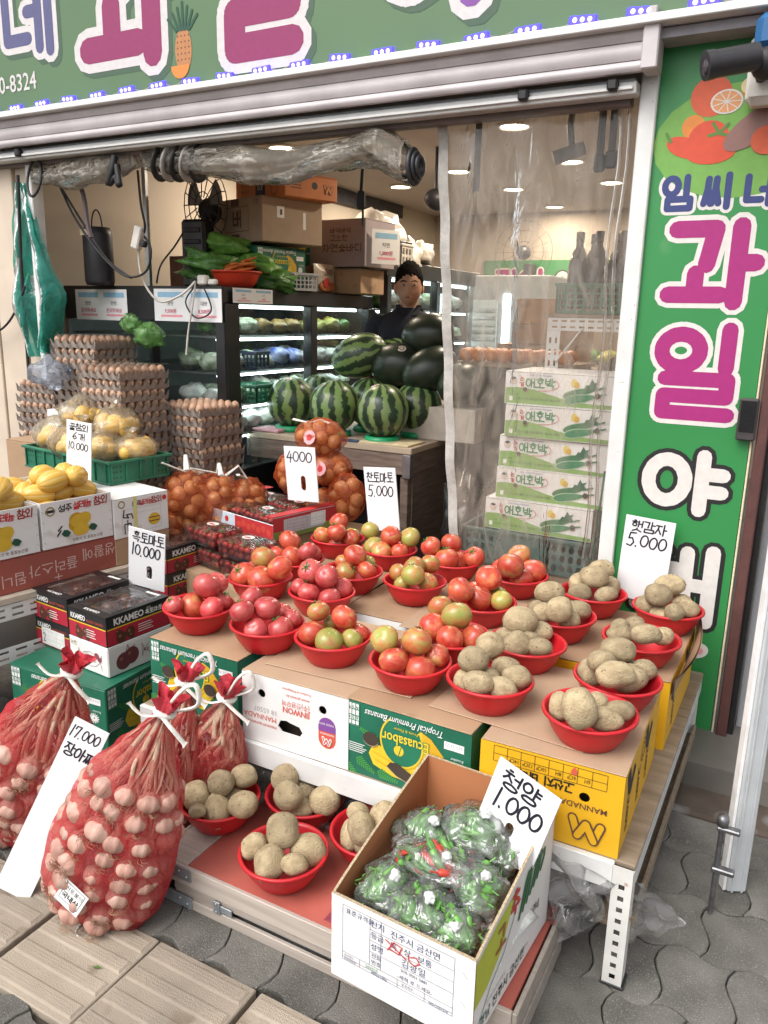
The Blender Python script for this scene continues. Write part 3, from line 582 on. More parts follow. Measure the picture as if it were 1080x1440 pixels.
ca = cooler('long black display cooler with lit shelves beside the egg trays', -3.86, -2.7, 3.25, 4.8, 1.68, .085, [1.43, 1.24, 1.06, .9], [(3.25, .11), (4.03, .07), (4.72, .08)])
obj('side_header', MB().box(-3.86, -2.7, 3.235, 3.2495, 1.4, 1.58, 0, .003), m_black, ca); obj('side_glass', MB().add([(-3.86, 3.252, .62), (-2.75, 3.252, .62), (-2.75, 3.252, 1.5), (-3.86, 3.252, 1.5)], [(0, 1, 2, 3)]), m_glass, ca)
obj('side_frame', MB().box(-2.75, -2.69, 3.235, 3.2495, 0, 1.4, 0, .003).box(-3.2, -3.14, 3.238, 3.2495, .6, 1.4, 0, .003), m_black, ca)
cb = cooler('taller black display cooler behind the man', -3.86, -2.62, 4.83, 6.5, 1.92, .11, [1.6, 1.36, 1.1, .9], [(4.83, .06), (5.62, .06), (6.44, .06)])
def lump(seed, r, amp=.18):
    mb = MB(); off = Vector((seed * 3.1, seed * 1.7, seed)); mb.ell((0, 0, r[2]), r, 18, 12, 0, lambda d: (1 + amp * 1.5 * mnoise.noise(d * 1.8 + off) + amp * .7 * mnoise.noise(d * 5 + off) + amp * .35 * mnoise.noise(d * 11 + off)) * (.9 if d.z < -.6 else 1)); return mb
PB = {k: mat('produce_' + k, c, .28, var=.25, scale=22, bump=.5, bscale=50, rand=1, col2=c2) for k, c, c2 in (('white', (.55, .56, .52), (.82, .83, .8)), ('pale_green', (.3, .42, .22), (.72, .76, .66)), ('blue', (.03, .08, .45), (.5, .55, .75)), ('brown', (.22, .14, .05), (.4, .28, .1)), ('yellow', (.4, .34, .06), (.3, .35, .1)), ('leaf', (.04, .13, .03), (.12, .3, .06)))}
LM = {k: [mesh('produce_bag', lump(i + 3 * j, (.075, .065, .05)), PB[k]) for i in range(2)] for j, k in enumerate(PB)}
for z, seq, nm in ((1.43, ['leaf', 'pale_green', 'pale_green', 'brown', 'brown', 'brown', 'yellow', 'yellow', 'yellow', 'leaf'], 'top'), (1.24, ['pale_green', 'white', 'pale_green', 'white', 'blue', 'blue', 'white', 'white', 'white', 'pale_green'], 'second'),
                   (1.06, ['white', 'pale_green', 'pale_green', 'pale_green', 'white', 'pale_green', 'pale_green', 'pale_green', 'white', 'pale_green'], 'third'), (.9, ['white'] * 10, 'lowest')):
    for k, c in enumerate(seq):
        nmz = {'white': 'white plastic bag of vegetables', 'pale_green': 'pale green bag of vegetables', 'blue': 'blue packet', 'brown': 'brown bag of produce', 'yellow': 'yellow green fruit bag', 'leaf': 'dark leafy green bundle'}[c]
        for q in range(2 if z < 1.3 else 1):
            tag(link('produce_bag', LM[c][(k + q) % 2], None, (-2.86 - .17 * q, 3.34 + .145 * k + .03 * q, z), (0, 0, R.uniform(0, 6)), (R.uniform(.85, 1.15),) * 3), f'{nmz} on the {nm} lit shelf of the long cooler', 'produce bag', 'produce in the long cooler')
for z, nm in ((1.6, 'top'), (1.36, 'middle'), (1.1, 'lower')):
    for k in range(8):
        c = ['leaf', 'white', 'pale_green', 'white', 'pale_green', 'white', 'leaf', 'white'][(k + int(z * 10)) % 8]
        tag(link('produce_bag', LM[c][k % 2], None, (-2.8, 4.98 + .19 * k, z), (0, 0, R.uniform(0, 6)), (1.25, 1.2, 1.3)), f'{dict(white="white", pale_green="pale green", leaf="dark green")[c]} bag on the {nm} shelf of the cooler behind the man', 'produce bag', 'produce in the tall cooler')
def basket(name, label, w, d, h, m, loc, rz=0, nx=8, ny=4, group=None, solid=0):
    """plastic crate with real openings in its four sides"""
    t = thing(name, label, 'crate', loc, rz, group)
    obj('floor_panel', MB().box(-w / 2 + .004, w / 2 - .004, -d / 2 + .004, d / 2 - .004, 0, .008), m, t)
    for s, (L_, ax, off) in enumerate(((w, 0, -d / 2), (w, 0, d / 2 - .006), (d, 1, -w / 2), (d, 1, w / 2 - .006))):
        n = nx if ax == 0 else max(3, int(nx * d / w)); hs_ = []
        for i in range(n):
            for j in range(ny):
                cw, ch = (L_ - .02) / n, (h - .03) / ny; x, z = -L_ / 2 + .01 + cw * i, .012 + ch * j
                if solid and abs(x + cw / 2) < L_ * solid: continue
                hs_.append(rect(x + cw * .15, z + ch * .15, x + cw * .85, z + ch * .85) if not solid else slot(x + cw / 2, z + ch / 2, cw * .62, ch * .78, 4))
        M = Matrix.Translation((0, off, 0)) if ax == 0 else Matrix.Rotation(PI / 2, 4, 'Z') @ Matrix.Translation((0, -off - .006, 0))
        obj('side_panel', MB().plate(rect(-L_ / 2, 0.001, L_ / 2, h), hs_, .006, 0, M), m, t)
    obj('rim', MB().box(-w / 2 - .006, w / 2 + .006, -d / 2 - .008, -d / 2 - .001, h - .014, h, 0, .002).box(-w / 2 - .006, w / 2 + .006, d / 2 + .001, d / 2 + .008, h - .014, h, 0, .002).box(-w / 2 - .008, -w / 2 - .001, -d / 2 - .001, d / 2 + .001, h - .014, h, 0, .002).box(w / 2 + .001, w / 2 + .008, -d / 2 - .001, d / 2 + .001, h - .014, h, 0, .002), m, t)
    return t
basket('small_basket', 'small green basket on the third lit shelf of the long cooler', .16, .2, .1, m_gplas, (-2.79, 3.62, 1.065), 0, 4, 3)
basket('small_basket', 'dark blue basket on the second lit shelf of the long cooler', .1, .12, .1, mat('navy_plastic', (.02, .03, .1), .4), (-2.79, 3.62, 1.245), 0, 3, 3)
def papers(parent_o, label, words_, price, w, h, rz, loc, col=PALEBLUE):
    t = thing('price_sheet', label, 'price sheet', loc, rz); n = len(words_); c = w / n
    obj('paper', MB().box(0, w, -.001, 0, -h, 0), mat('sheet_paper', (.74, .74, .74), .6, var=.02), t); F = Face(t, (0, -.0012, -h), (1, 0, 0), (0, 0, 1))
    for k in range(n):
        x = c * k; F.rect(x + .12 * c, h * .74, x + .9 * c, h * .9, col, 0); F.text(words_[k], x + c / 2, h * .5, h * .15, BLACK, 0, 1, 'CENTER')
        F.text(price[k], x + c / 2, h * .26, h * .16, flat('price_red', (.5, .05, .12)), 0, 1, 'CENTER', .012); F.rect(x + .2 * c, h * .13, x + .85 * c, h * .2, PINK, 0)
    F.done(); return t
papers(0, 'two white printed price sheets on the cooler end above the tall egg stack', ['왕란', '대란'], ['9,500원', '8,500원'], .46, .165, 0, (-3.16, 3.233, 1.665))
papers(0, 'two faded white price sheets left of the light green plastic bag', ['판란', '판란'], ['문의하세요', '문의하세요'], .4, .165, 0, (-3.76, 3.233, 1.66))
papers(0, 'small pair of price tags below the red bowl of carrots', ['새송이', '느타리'], ['1,000원', '1,000원'], .34, .075, PI / 2, (-2.683, 3.3, 1.675))

# ---------------------------------------------------------------- things on top of the coolers
def carton(name, label, w, d, h, loc, rotz, m, cat='carton', group=None, top=None, c=.004, flaps=True, seamx=False):
    t = thing(name, label, cat, loc, rotz, group)
    obj('body', MB().box(-w / 2, w / 2, -d / 2, d / 2, 0, h - .004, 0, c), m, t)
    if flaps:
        for sx in (-1, 1):
            b = MB()
            if seamx: b.box(min(0, sx * w / 2) + .001 * (sx > 0), max(0, sx * w / 2) - .001 * (sx < 0), -d / 2, d / 2, h - .0038, h, 0, .0012)
            else: b.box(-w / 2, w / 2, min(0, sx * d / 2) + .001 * (sx > 0), max(0, sx * d / 2) - .001 * (sx < 0), h - .0038, h, 0, .0012)
            obj('top_flap', b, top or m, t)
    return t
LID = 1.682
t = carton('pear_carton', 'light brown pear carton between the orange box and the green carton', .5, .42, .235, (-2.93, 3.93, 1.935), rad(-18), mat('kraft_light', (.42, .31, .22), .8, var=.06)); F = front(t, .5, .42, .235)
F.lines(written('배', .22, .085, .075, .085), .013, BROWN, 1); F.lines([rect(.13, .06, .37, .19) + [(.13, .06)]], .003, BROWN, 0); F.rect(.2, .195, .28, .232, BROWN, 0); F.rect(.2, .004, .28, .045, BROWN, 0); F.text('오성', .42, .2, .028, BROWN); F.done()
F = right(t, .5, .42, .235); F.rect(.1, .13, .15, .19, WHITE, 0); F.rect(.28, .08, .3, .17, WHITE, 0); F.rect(.12, .145, .135, .175, BROWN, 1); F.done()
def ribbon_logo(F, x, y, s, m, w=.1, layer=1, bg=None):     # the double-loop ribbon mark
    q = lambda L_: [[(x + a * s, y + b * s * .8) for a, b in L_]]; W1, W4, W23 = [(.14, .82), (.3, .24)], [(.72, .18), (.87, .74)], [(.3, .24), (.5, .72), (.72, .18)]
    for k, p in enumerate((W1, W4, W23)):
        F.lines(q(p), .27 * s, m, layer + 2 * k, 'printed_logo')
        if bg: F.lines(q(p), (.27 - 2 * w) * s, bg, layer + 2 * k + 1, 'printed_logo')
t = carton('orange_carton', 'orange printed carton on top of the pear carton', .5, .36, .125, (-2.83, 3.98, 2.172), rad(-20), m_ocard); F = front(t, .5, .36, .125); F.rect(.21, .002, .31, .122, flat('navy', (.03, .03, .08)), 0); ribbon_logo(F, .225, .045, .07, CREAM, .06, 1, MATS['ink_navy']); F.text('바나나', .06, .075, .03, BROWN); F.text('바나나', .06, .04, .03, BROWN); F.lines([slot(.4, .06, .06, .09) + [(.43, .075)]], .004, BROWN, 1); F.done()
F = right(t, .5, .36, .125); ribbon_logo(F, .26, .03, .07, BROWN, .05, 1, ORANGE); F.poly(circ(.2, .07, .02), BLACK, 0, 'painted_hand_hole'); F.rect(.04, .06, .11, .066, BROWN, 0); F.rect(.04, .075, .11, .081, BROWN, 0); F.rect(.04, .045, .11, .051, BROWN, 0); F.done()  # hand hole is a flat black patch painting the shade inside
def banana_print(F, w, h, ink=True):
    """the upside-down banana carton print: yellow bunch, ring, lettering and panels"""
    F.spin(w, h)
    F.poly([(.08 * w, .34 * h), (.16 * w, .2 * h), (.33 * w, .12 * h), (.52 * w, .2 * h), (.7 * w, .34 * h), (.83 * w, .62 * h), (.83 * w, .84 * h), (.74 * w, .74 * h), (.6 * w, .9 * h), (.44 * w, .88 * h), (.3 * w, .76 * h), (.2 * w, .6 * h)], YEL, 0, 'banana_print')
    F.lines([[(.16 * w, .3 * h), (.34 * w, .24 * h), (.52 * w, .33 * h), (.66 * w, .5 * h), (.74 * w, .7 * h)], [(.2 * w, .45 * h), (.36 * w, .36 * h), (.5 * w, .46 * h), (.6 * w, .62 * h)]], .012 * w, DYEL, 1, 'banana_print')
    F.poly(circ(.46 * w, .52 * h, .2 * w, 24, .3 * h), GREEN, 2, 'ring_print'); F.lines([[(x, y) for x, y in circ(.46 * w, .52 * h, .2 * w, 24, .3 * h)] + [(.66 * w, .52 * h)]], .016 * w, YEL, 3, 'ring_print')
    F.poly([(.3 * w, .52 * h), (.34 * w, .44 * h), (.62 * w, .44 * h), (.66 * w, .52 * h), (.62 * w, .6 * h), (.34 * w, .6 * h)], GREEN, 4, 'ring_print')
    F.poly(circ(.46 * w, .73 * h, .035 * w, 14, .075 * h), YEL, 4, 'leaf_print'); F.lines([[(.46 * w, .66 * h), (.47 * w, .8 * h)]], .008 * w, GREEN, 5, 'leaf_print')
for_sale = None
def banana_face(F, w, h):
    """seen upright in the picture (so the lettering is upside down): the banana bunch sits below, lettering hangs from the top"""
    F.poly([(.24 * w, .5 * h), (.2 * w, .34 * h), (.24 * w, .2 * h), (.4 * w, .12 * h), (.62 * w, .1 * h), (.66 * w, .22 * h), (.8 * w, .46 * h), (.8 * w, .6 * h), (.72 * w, .72 * h), (.62 * w, .84 * h), (.56 * w, .74 * h), (.6 * w, .52 * h), (.46 * w, .4 * h), (.3 * w, .48 * h)], YEL, 0, 'banana_print')
    F.poly([(.62 * w, .84 * h), (.7 * w, .78 * h), (.8 * w, .6 * h), (.78 * w, .44 * h), (.72 * w, .4 * h), (.68 * w, .62 * h)], DYEL, 1, 'banana_print')
    F.lines([[(.26 * w, .28 * h), (.4 * w, .22 * h), (.62 * w, .2 * h)], [(.24 * w, .38 * h), (.4 * w, .31 * h), (.6 * w, .34 * h), (.72 * w, .5 * h)]], .007 * w, DYEL, 2, 'banana_print')
    a = [(.47 * w + .17 * w * math.cos(rad(q)), .62 * h + .33 * h * math.sin(rad(q))) for q in range(125, 390, 12)]; F.poly(a, GREEN, 2, 'ring_print'); F.lines([a], .014 * w, YEL, 3, 'ring_print')
    F.poly(circ(.45 * w, .5 * h, .04 * w, 14, .07 * h), YEL, 3, 'leaf_print'); F.lines([[(.45 * w, .44 * h), (.47 * w, .56 * h)]], .006 * w, GREEN, 4, 'leaf_print')
    F.text('Ecuasabor', .69 * w, .71 * h, .2 * h, GREEN, PI, 4, bold=.05, sx=.78)
    F.text('Ecuasabor', .69 * w, .71 * h, .2 * h, flat('logo_yellow', (.75, .55, .03)), PI, 5, bold=.012, sx=.78)
    F.text('Fruits & Flavor', .6 * w, .805 * h, .055 * h, YEL, PI, 5)
    F.text('Tropical Premium Bananas', .8 * w, .93 * h, .125 * h, WHITE, PI, 5, bold=.004, sx=.8, shear=.35)
    F.rect(.02 * w, .8 * h, .115 * w, .97 * h, WHITE, 1); F.rect(.02 * w, .66 * h, .115 * w, .79 * h, WHITE, 1)
    F.grid([.02 * w, .052 * w, .084 * w, .115 * w], [.67 * h, .73 * h, .8 * h, .88 * h, .965 * h], .0022, GREEN, 2)
    for y in (.825, .69): F.text('6 5 4', .108 * w, (y + .1) * h, .07 * h, GREEN, PI, 3)
    F.rect(.8 * w, .72 * h, .95 * w, .82 * h, WHITE, 1); F.text('013-23-72', .94 * w, .8 * h, .055 * h, GREY, PI, 2)
    F.lines([[(.88 * w + .012 * w * math.cos(q), .5 * h + .02 * h * math.sin(q)), (.88 * w + .045 * w * math.cos(q), .5 * h + .075 * h * math.sin(q))] for q in [2 * PI * k / 14 for k in range(14)]], .004, WHITE, 2, 'medallion_print')
    F.text('Ecuador', .95 * w, .63 * h, .05 * h, WHITE, PI, 2)
    for k in range(5): F.rect(.02 * w, (.3 + .028 * k) * h, (.15 + .015 * (k % 3)) * w, (.31 + .028 * k) * h, WHITE, 1)
    FERN = flat('fern', (.06, .3, .07))
    for x0, y0, an in ((.1, .22, -.5), (.28, .12, -.2), (.0, .1, -.7), (.28, .52, 2.7)):
        for k in range(9):
            bx_, by_ = (x0 + .02 * k * math.cos(an)) * w, y0 * h + .02 * k * math.sin(an) * w
            for s_ in (-1, 1): F.lines([[(bx_, by_), (bx_ + .05 * w * (1 - k / 11) * math.cos(an + s_ * .9), by_ + .05 * w * (1 - k / 11) * math.sin(an + s_ * .9))]], .0035, FERN, 1, 'fern_print')
    F.text('www.ecuasabor.com', .98 * w, .27 * h, .06 * h, WHITE, PI, 2)
def holed_panel(t, w, h, d, holes, m, name='front_panel', th=.004):
    """front side of a carton with its hand and vent holes cut through, backed by a dark-coloured sheet"""
    obj(name, MB().plate(rect(-w / 2, 0, w / 2, h - .004), [[(x - w / 2, y) for x, y in hh] for hh in holes], th, 0, Matrix.Translation((0, -d / 2, 0))), m, t)
m_hole = mat('hole_shade', (.05, .035, .025), .95); m_holeedge = mat('hole_edge', (.4, .3, .2), .9)
def flat_holes(t, w, d, h, holes):
    """flat vent and hand holes: shade of the hollow painted dark over a cut board edge"""
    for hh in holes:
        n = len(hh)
        o = obj('painted_hand_hole', MB().add([(x - w / 2, -d / 2 - .0052, y - .0022) for x, y in hh], [tuple(range(n))]), m_holeedge, t)
        obj('painted_hole_shade', MB().add([(x - w / 2, -d / 2 - .0058, y + .0006) for x, y in hh], [tuple(range(n))]), m_hole, o)
def hollow(name, label, w, d, h, loc, rotz, m, holes, top=None, cat='carton', group=None, inner=None):
    t = thing(name, label, cat, loc, rotz, group)
    holed_panel(t, w, h, d, holes, m)
    b = MB().box(-w / 2, w / 2, d / 2 - .004, d / 2, 0, h - .004).box(-w / 2, -w / 2 + .004, -d / 2 + .0042, d / 2 - .0042, 0, h - .004).box(w / 2 - .004, w / 2, -d / 2 + .0042, d / 2 - .0042, 0, h - .004).box(-w / 2 + .005, w / 2 - .005, -d / 2 + .005, d / 2 - .005, 0, .004)
    obj('body', b, m, t)
    obj('dark_backing', MB().box(-w / 2 + .006, w / 2 - .006, -d / 2 + .05, -d / 2 + .054, .005, h - .006), inner or mat('hole_shade', (.05, .035, .025), .9), t)  # dark sheet behind the holes, colour stands in for the shade inside
    for sy in (-1, 1): obj('top_flap', MB().box(-w / 2 + .0005, w / 2 - .0005, min(0, sy * d / 2) + .0015 * (sy > 0), max(0, sy * d / 2) - .0015 * (sy < 0), h - .0035, h, 0, .0012), top or m_card, t).rotation_euler = (sy * R.uniform(0, .011), 0, R.uniform(-.006, .006))
    return t
t = carton('banana_carton', 'dark green banana carton under the pear carton on the cooler', .36, .36, .23, (-2.92, 3.86, LID), rad(-14), m_gcard); F = right(t, .36, .36, .23); banana_face(F, .36, .23); F.done()
t = carton('banana_carton', 'dark green banana carton standing beside the grey carton on the cooler', .2, .3, .28, (-3.05, 4.3, 1.85), rad(-20), m_gcard); F = right(t, .2, .3, .28); banana_face(F, .3, .28); F.done()
carton('plain_carton', 'plain brown carton under the upright green banana carton', .3, .34, .165, (-3.05, 4.28, LID), 0, m_card)
t = carton('grey_carton', 'grey carton with handwritten Korean lettering on top of the cooler', .46, .34, .28, (-2.72, 4.52, 1.84), rad(-4), mat('grey_carton', (.3, .25, .26), .7, var=.06)); F = front(t, .46, .34, .28)
F.lines(written('바삭바삭', .2, .2, .036, .03), .0045, BROWN, 1); F.lines(written('고소한', .2, .155, .04, .032), .0045, BROWN, 1); F.lines(written('자연숯바디', .14, .09, .055, .045), .006, BROWN, 1); F.lines([arc(.09, .2, .03, .03)], .003, BROWN, 1); F.done()
carton('plain_carton', 'brown carton under the grey lettered carton', .4, .3, .15, (-2.75, 4.52, LID), 0, m_card)
papers(0, 'small price sheet taped to the right side of the grey carton', ['자연'], ['1,000원'], .2, .2, rad(60), (-2.47, 4.36, 2.06))
carton('brown_carton', 'low brown carton beside the black folded fan', .36, .3, .19, (-3.35, 3.9, LID), 0, mat('brown_carton', (.22, .11, .07), .8))
lf = [mesh('leafy_bundle', lump(i + 40, (.16, .09, .06), .45), PB['leaf']) for i in range(2)]
leaf2 = mat('bright_leaf', (.1, .28, .04), .4, col2=(.2, .42, .08), scale=25, bump=.5, bscale=60)
for x, y, z, rz, s, m, l in ((-3.0, 3.62, 1.86, .3, 1, leaf2, 'bright green vegetable bag topmost on the leafy heap'), (-3.02, 3.58, LID, .1, 1.2, None, 'dark leafy bundle lowest in the heap behind the red carrot bowl'), (-2.88, 3.7, 1.77, -.3, 1.1, leaf2, 'bright green vegetable bag in the middle of the leafy heap'), (-2.95, 3.45, 1.75, .5, .9, None, 'dark leafy bundle at the left of the leafy heap'), (-2.82, 3.75, LID, .2, 1, None, 'dark leafy bundle beside the clear plastic basket')):
    o = tag(link('leafy_bundle', lf[0] if m is None else mesh('leafy_bundle', lump(int(x * -90), (.17, .08, .05), .4), m), None, (x, y, z), (0, .15, rz), (s, s, s)), l, 'leafy greens', 'leafy greens on the cooler')
def bowl_mesh(m, name='red_bowl', r=.117, h=.08): return mesh(name, MB().lathe([(0, .004), (r * .5, .004), (r * .58, 0), (r * .62, .002), (r * .8, h * .42), (r * .9, h * .78), (r * .925, h * .86), (r * .995, h * .9), (r, h * .96), (r * .985, h), (r * .93, h * .99), (r * .9, h * .9), (r * .86, h * .74), (r * .76, h * .4), (r * .56, .009), (0, .008)], 40), m)
bm = bowl_mesh(m_redp)
o = tag(link('red_bowl', bowl_mesh(mat('orange_red_plastic', (.6, .05, .02), .4), r=.14, h=.085), None, (-2.82, 3.5, LID)), 'orange red bowl of carrots on top of the cooler', 'bowl')
cm = mesh('carrot', MB().tube([(0, 0, 0), (.05, .005, .01), (.12, 0, .012)], [.014, .012, .003], 8), mat('carrot_skin', (.55, .16, .03), .5))
for k in range(9): tag(link('carrot', cm, None, (-2.82 + R.uniform(-.08, .03), 3.5 + R.uniform(-.08, .08), LID + .07 + .006 * k), (R.uniform(-.2, .2), R.uniform(-.3, .1), R.uniform(-.8, .8))), 'small orange carrot heaped in the orange red bowl', 'carrot', 'carrots in the bowl')
basket('clear_basket', 'clear plastic basket of grey film bags on the cooler top', .3, .22, .1, mat('clear_plastic', (.42, .44, .46), .2, spec=.8), (-2.8, 3.93, LID), rad(70), 10, 3)
for k in range(3): tag(link('film_bag', mesh('film_bag', lump(60 + k, (.1, .07, .045), .4), mat('grey_film', (.32, .3, .27), .22, var=.3, scale=20, bump=.8, bscale=30)), None, (-2.82, 3.85 + .08 * k, LID + .05), (0, .3, k)), 'crumpled grey film bag heaped in the clear basket', 'plastic bag', 'film bags in the clear basket')
m_snack = mat('snack_film', (.62, .5, .38), .25, col2=(.7, .62, .52), scale=9, bump=.4, bscale=20)
for k, (y, hh, l) in enumerate(((4.28, .17, 'snack bag with orange print beside the clear basket'), (4.48, .16, 'middle snack bag with a red oval on the cooler top'), (4.68, .2, 'tall pale snack bag at the end of the cooler top'))):
    t = thing('snack_bag', l, 'snack bag', (-2.76, y, LID), rad(78)); W_ = .19
    b = MB().grid(lambda u, v: ((u - .5) * W_ * (1 - .06 * math.sin(PI * v)), (-.035 * math.sin(PI * u) ** .6 * math.sin(PI * min(1, v * 1.04)) ** .5) - .002, v * hh), 10, 8).grid(lambda u, v: ((.5 - u) * W_ * (1 - .06 * math.sin(PI * v)), (.035 * math.sin(PI * u) ** .6 * math.sin(PI * min(1, v * 1.04)) ** .5) + .002, v * hh), 10, 8)
    obj('pouch', b, m_snack, t); obj('contents_window', MB().ell((0, -.028, hh * .22), (.075, .012, hh * .2), 14, 8), mat('snack_print', (.5, .17, .06), .3, var=.4, scale=40), t)
    F = Face(t, (-.095, -.042, 0), (1, 0, 0), (0, 0, 1)); F.poly(circ(.095 + .02 * (k - 1), hh * .35, .025, 14, .03), RED, 0); F.lines(written('과자', .05, hh * .6, .035, .035, slant=.2), .006, BROWN, 1); F.done()
def bag_of(name, label, r, loc, m, seed, group=None, rot=(0, 0, 0)):
    return tag(obj(name, lump(seed, r, .3), m, None, loc, rot), label, 'plastic bag', group)
m_wbag = mat('white_bag', (.62, .57, .5), .3, var=.08, scale=8, bump=.5, bscale=25)
bag_of('white_bag', 'big white plastic bag bundle on top of the tall cooler', (.24, .3, .15), (-2.85, 5.05, 1.92), m_wbag, 71); bag_of('white_bag', 'white plastic bag hanging over the tall cooler edge', (.09, .16, .11), (-2.68, 5.25, 1.86), m_wbag, 72); bag_of('white_bag', 'white bag slumped behind the black crate on the tall cooler', (.12, .14, .08), (-2.72, 5.5, 1.92), m_wbag, 73)
basket('black_crate', 'small black plastic crate on the tall cooler above the man', .2, .24, .12, m_black, (-2.68, 4.98, 1.925), 0, 6, 4)
basket('white_crate', 'white perforated box on the tall cooler above the man', .16, .16, .14, mat('white_box2', (.6, .56, .5), .5), (-2.55, 4.83, 1.87), 0, 3, 2)

# speaker column, folded fan, cables and the hanging teal bag
sp = thing('black_speaker', 'tall black column speaker standing on the cooler end', 'speaker', (-3.12, 3.55, LID), rad(10)); obj('body', MB().box(-.075, .075, -.06, .06, 0, .36, 0, .015), m_black, sp)
for k in range(5): obj('rib', MB().box(-.05, .05, -.068, -.061, .05 + .06 * k, .075 + .06 * k, 0, .004), m_rubber, sp)
sp2 = thing('black_speaker', 'black rounded speaker with a carry loop hanging left of the steel post', 'speaker', (-3.52, 3.2, 1.68)); obj('body', MB().lathe([(0, 0), (.07, 0), (.078, .02), (.078, .26), (.068, .3), (0, .305)], 24), m_dark, sp2); obj('carry_loop', MB().tube([(.04 * math.cos(a), 0, .3 + .09 * math.sin(a)) for a in [PI * i / 10 for i in range(11)]], .004, 6), m_rubber, sp2); obj('label_plate', MB().box(-.04, .04, -.081, -.078, .255, .285), CREAM, sp2)
fan = thing('wire_fan', 'folded fan with a wire guard leaning above the black speaker', 'fan', (-3.1, 3.6, 2.02), rad(15)); gm = MB()
for k in range(16):
    a = 2 * PI * k / 16; gm.tube([(.03 * math.cos(a), -.05, .1 + .04 * math.sin(a)), (.11 * math.cos(a), -.045, .1 + .17 * math.sin(a)), (.13 * math.cos(a), 0, .1 + .2 * math.sin(a))], .003, 5, cap=False)
for q in (.35, .7, 1): gm.tube([(.13 * q * math.cos(a), -.045 * (1 - q * q * .9), .1 + .2 * q * math.sin(a)) for a in [2 * PI * i / 20 for i in range(21)]], .003, 5, cap=False)
obj('wire_guard', gm, m_dark, fan); obj('motor', MB().ell((0, .05, .08), (.06, .09, .07), 12, 8), m_rubber, fan); obj('stem', MB().tube([(0, .03, .05), (-.02, .02, -.12), (-.02, 0, -.3)], .018, 8), m_dark, fan)
for k in range(3): obj('blade', MB().grid(lambda u, v, k=k: ((.02 + .09 * v) * math.cos(2.1 * k + u), -.02 + .02 * u, .1 + (.03 + .14 * v) * math.sin(2.1 * k + u)), 4, 3), mat('fan_blade', (.3, .28, .27), .3), fan)
def cable(label, pts, r, m, n=6, name='cable'): return tag(obj(name, MB().tube(smooth(pts), r, n), m), label, 'cable')
def smooth(p, k=6):
    p = [Vector(q) for q in p]; out = []
    for i in range(len(p) - 1):
        a, b, c, d = p[max(i - 1, 0)], p[i], p[i + 1], p[min(i + 2, len(p) - 1)]
        for j in range(k):
            t = j / k; out.append(.5 * ((2 * b) + (c - a) * t + (2 * a - 5 * b + 4 * c - d) * t * t + (3 * b - a - 3 * c + d) * t ** 3))
    return out + [p[-1]]
m_wc = mat('white_cable', (.6, .57, .52), .5)
cable('black cable running down the left cream boards beside the teal bag', [(-3.67, 2.85, 2.2), (-3.72, 2.86, 1.7), (-3.73, 2.86, 1.2), (-3.75, 2.86, .5)], .009, m_rubber)
cable('thin black cable curving off the left edge over the cream board', [(-3.7, 2.86, 1.66), (-3.8, 2.84, 1.5), (-3.95, 2.84, 1.42), (-4.2, 2.84, 1.42)], .006, m_rubber)
cable('black cable looping from the curtain roll down to the white plug', [(-3.5, 2.95, 2.17), (-3.45, 3.0, 2.0), (-3.3, 3.02, 1.82), (-3.16, 3.04, 1.72), (-3.02, 3.04, 1.74), (-2.98, 3.04, 1.85), (-3.06, 3.05, 1.94)], .006, m_rubber)
cable('second black cable looping beside the first below the curtain roll', [(-3.51, 2.96, 2.17), (-3.42, 3.02, 1.98), (-3.28, 3.04, 1.8), (-3.14, 3.06, 1.71)], .006, m_rubber)
cable('dark strap hanging from the curtain roll left of the steel post', [(-3.42, 2.95, 2.2), (-3.33, 2.95, 2.12), (-3.31, 2.95, 1.97), (-3.29, 2.95, 1.9)], .012, mat('dark_strap', (.1, .07, .08), .6))
cable('black cable hanging down to the white power socket', [(-2.98, 2.98, 2.2), (-2.99, 3.0, 2.05), (-3.0, 3.03, 1.95), (-3.05, 3.05, 1.9)], .006, m_rubber)
cable('white cable drooping from the socket over the price sheets', [(-3.06, 3.04, 1.9), (-3.07, 3.06, 1.72), (-3.0, 3.1, 1.6), (-2.9, 3.15, 1.63), (-2.84, 3.2, 1.7)], .006, m_wc)
cable('white cable hanging over the egg trays from the plug cluster', [(-2.84, 3.2, 1.7), (-2.86, 3.2, 1.6), (-2.9, 3.2, 1.45), (-2.92, 3.2, 1.33)], .005, m_wc)
cable('thin black cable looping across the two white price sheets', [(-2.84, 3.21, 1.69), (-2.92, 3.21, 1.6), (-2.85, 3.21, 1.52), (-2.75, 3.21, 1.56), (-2.8, 3.21, 1.68)], .004, m_rubber)
cable('thin black cable rising from the cooler to the folded fan', [(-3.3, 3.4, 1.7), (-3.28, 3.42, 1.8), (-3.2, 3.45, 1.9), (-3.16, 3.5, 2.0)], .005, m_rubber)
so_ = thing('power_socket', 'white power socket with a black plug hanging on the steel post', 'socket', (-3.05, 3.03, 1.9), 0, rot=(0, .35, 0)); obj('socket_body', MB().box(-.025, .025, -.02, .02, -.055, .055, 0, .006), m_wc, so_); obj('plug', MB().box(.026, .06, -.015, .015, -.03, 0, 0, .006), m_rubber, so_)
so_ = thing('plug_cluster', 'cluster of white plugs lying on the cooler end', 'plug', (-2.84, 3.26, LID + .002)); obj('adapter', MB().box(-.03, .03, -.02, .02, 0, .05, 0, .008), m_wc, so_); obj('plug', MB().box(-.08, -.035, -.018, .018, 0, .035, 0, .008), m_rubber, so_); obj('plug', MB().box(.035, .09, -.015, .015, 0, .03, 0, .008), m_wc, so_)
m_teal = film('teal_bag_film', (.35, .75, .65), .8, (.04, .36, .29), .3, .8, 9, gloss=.45)
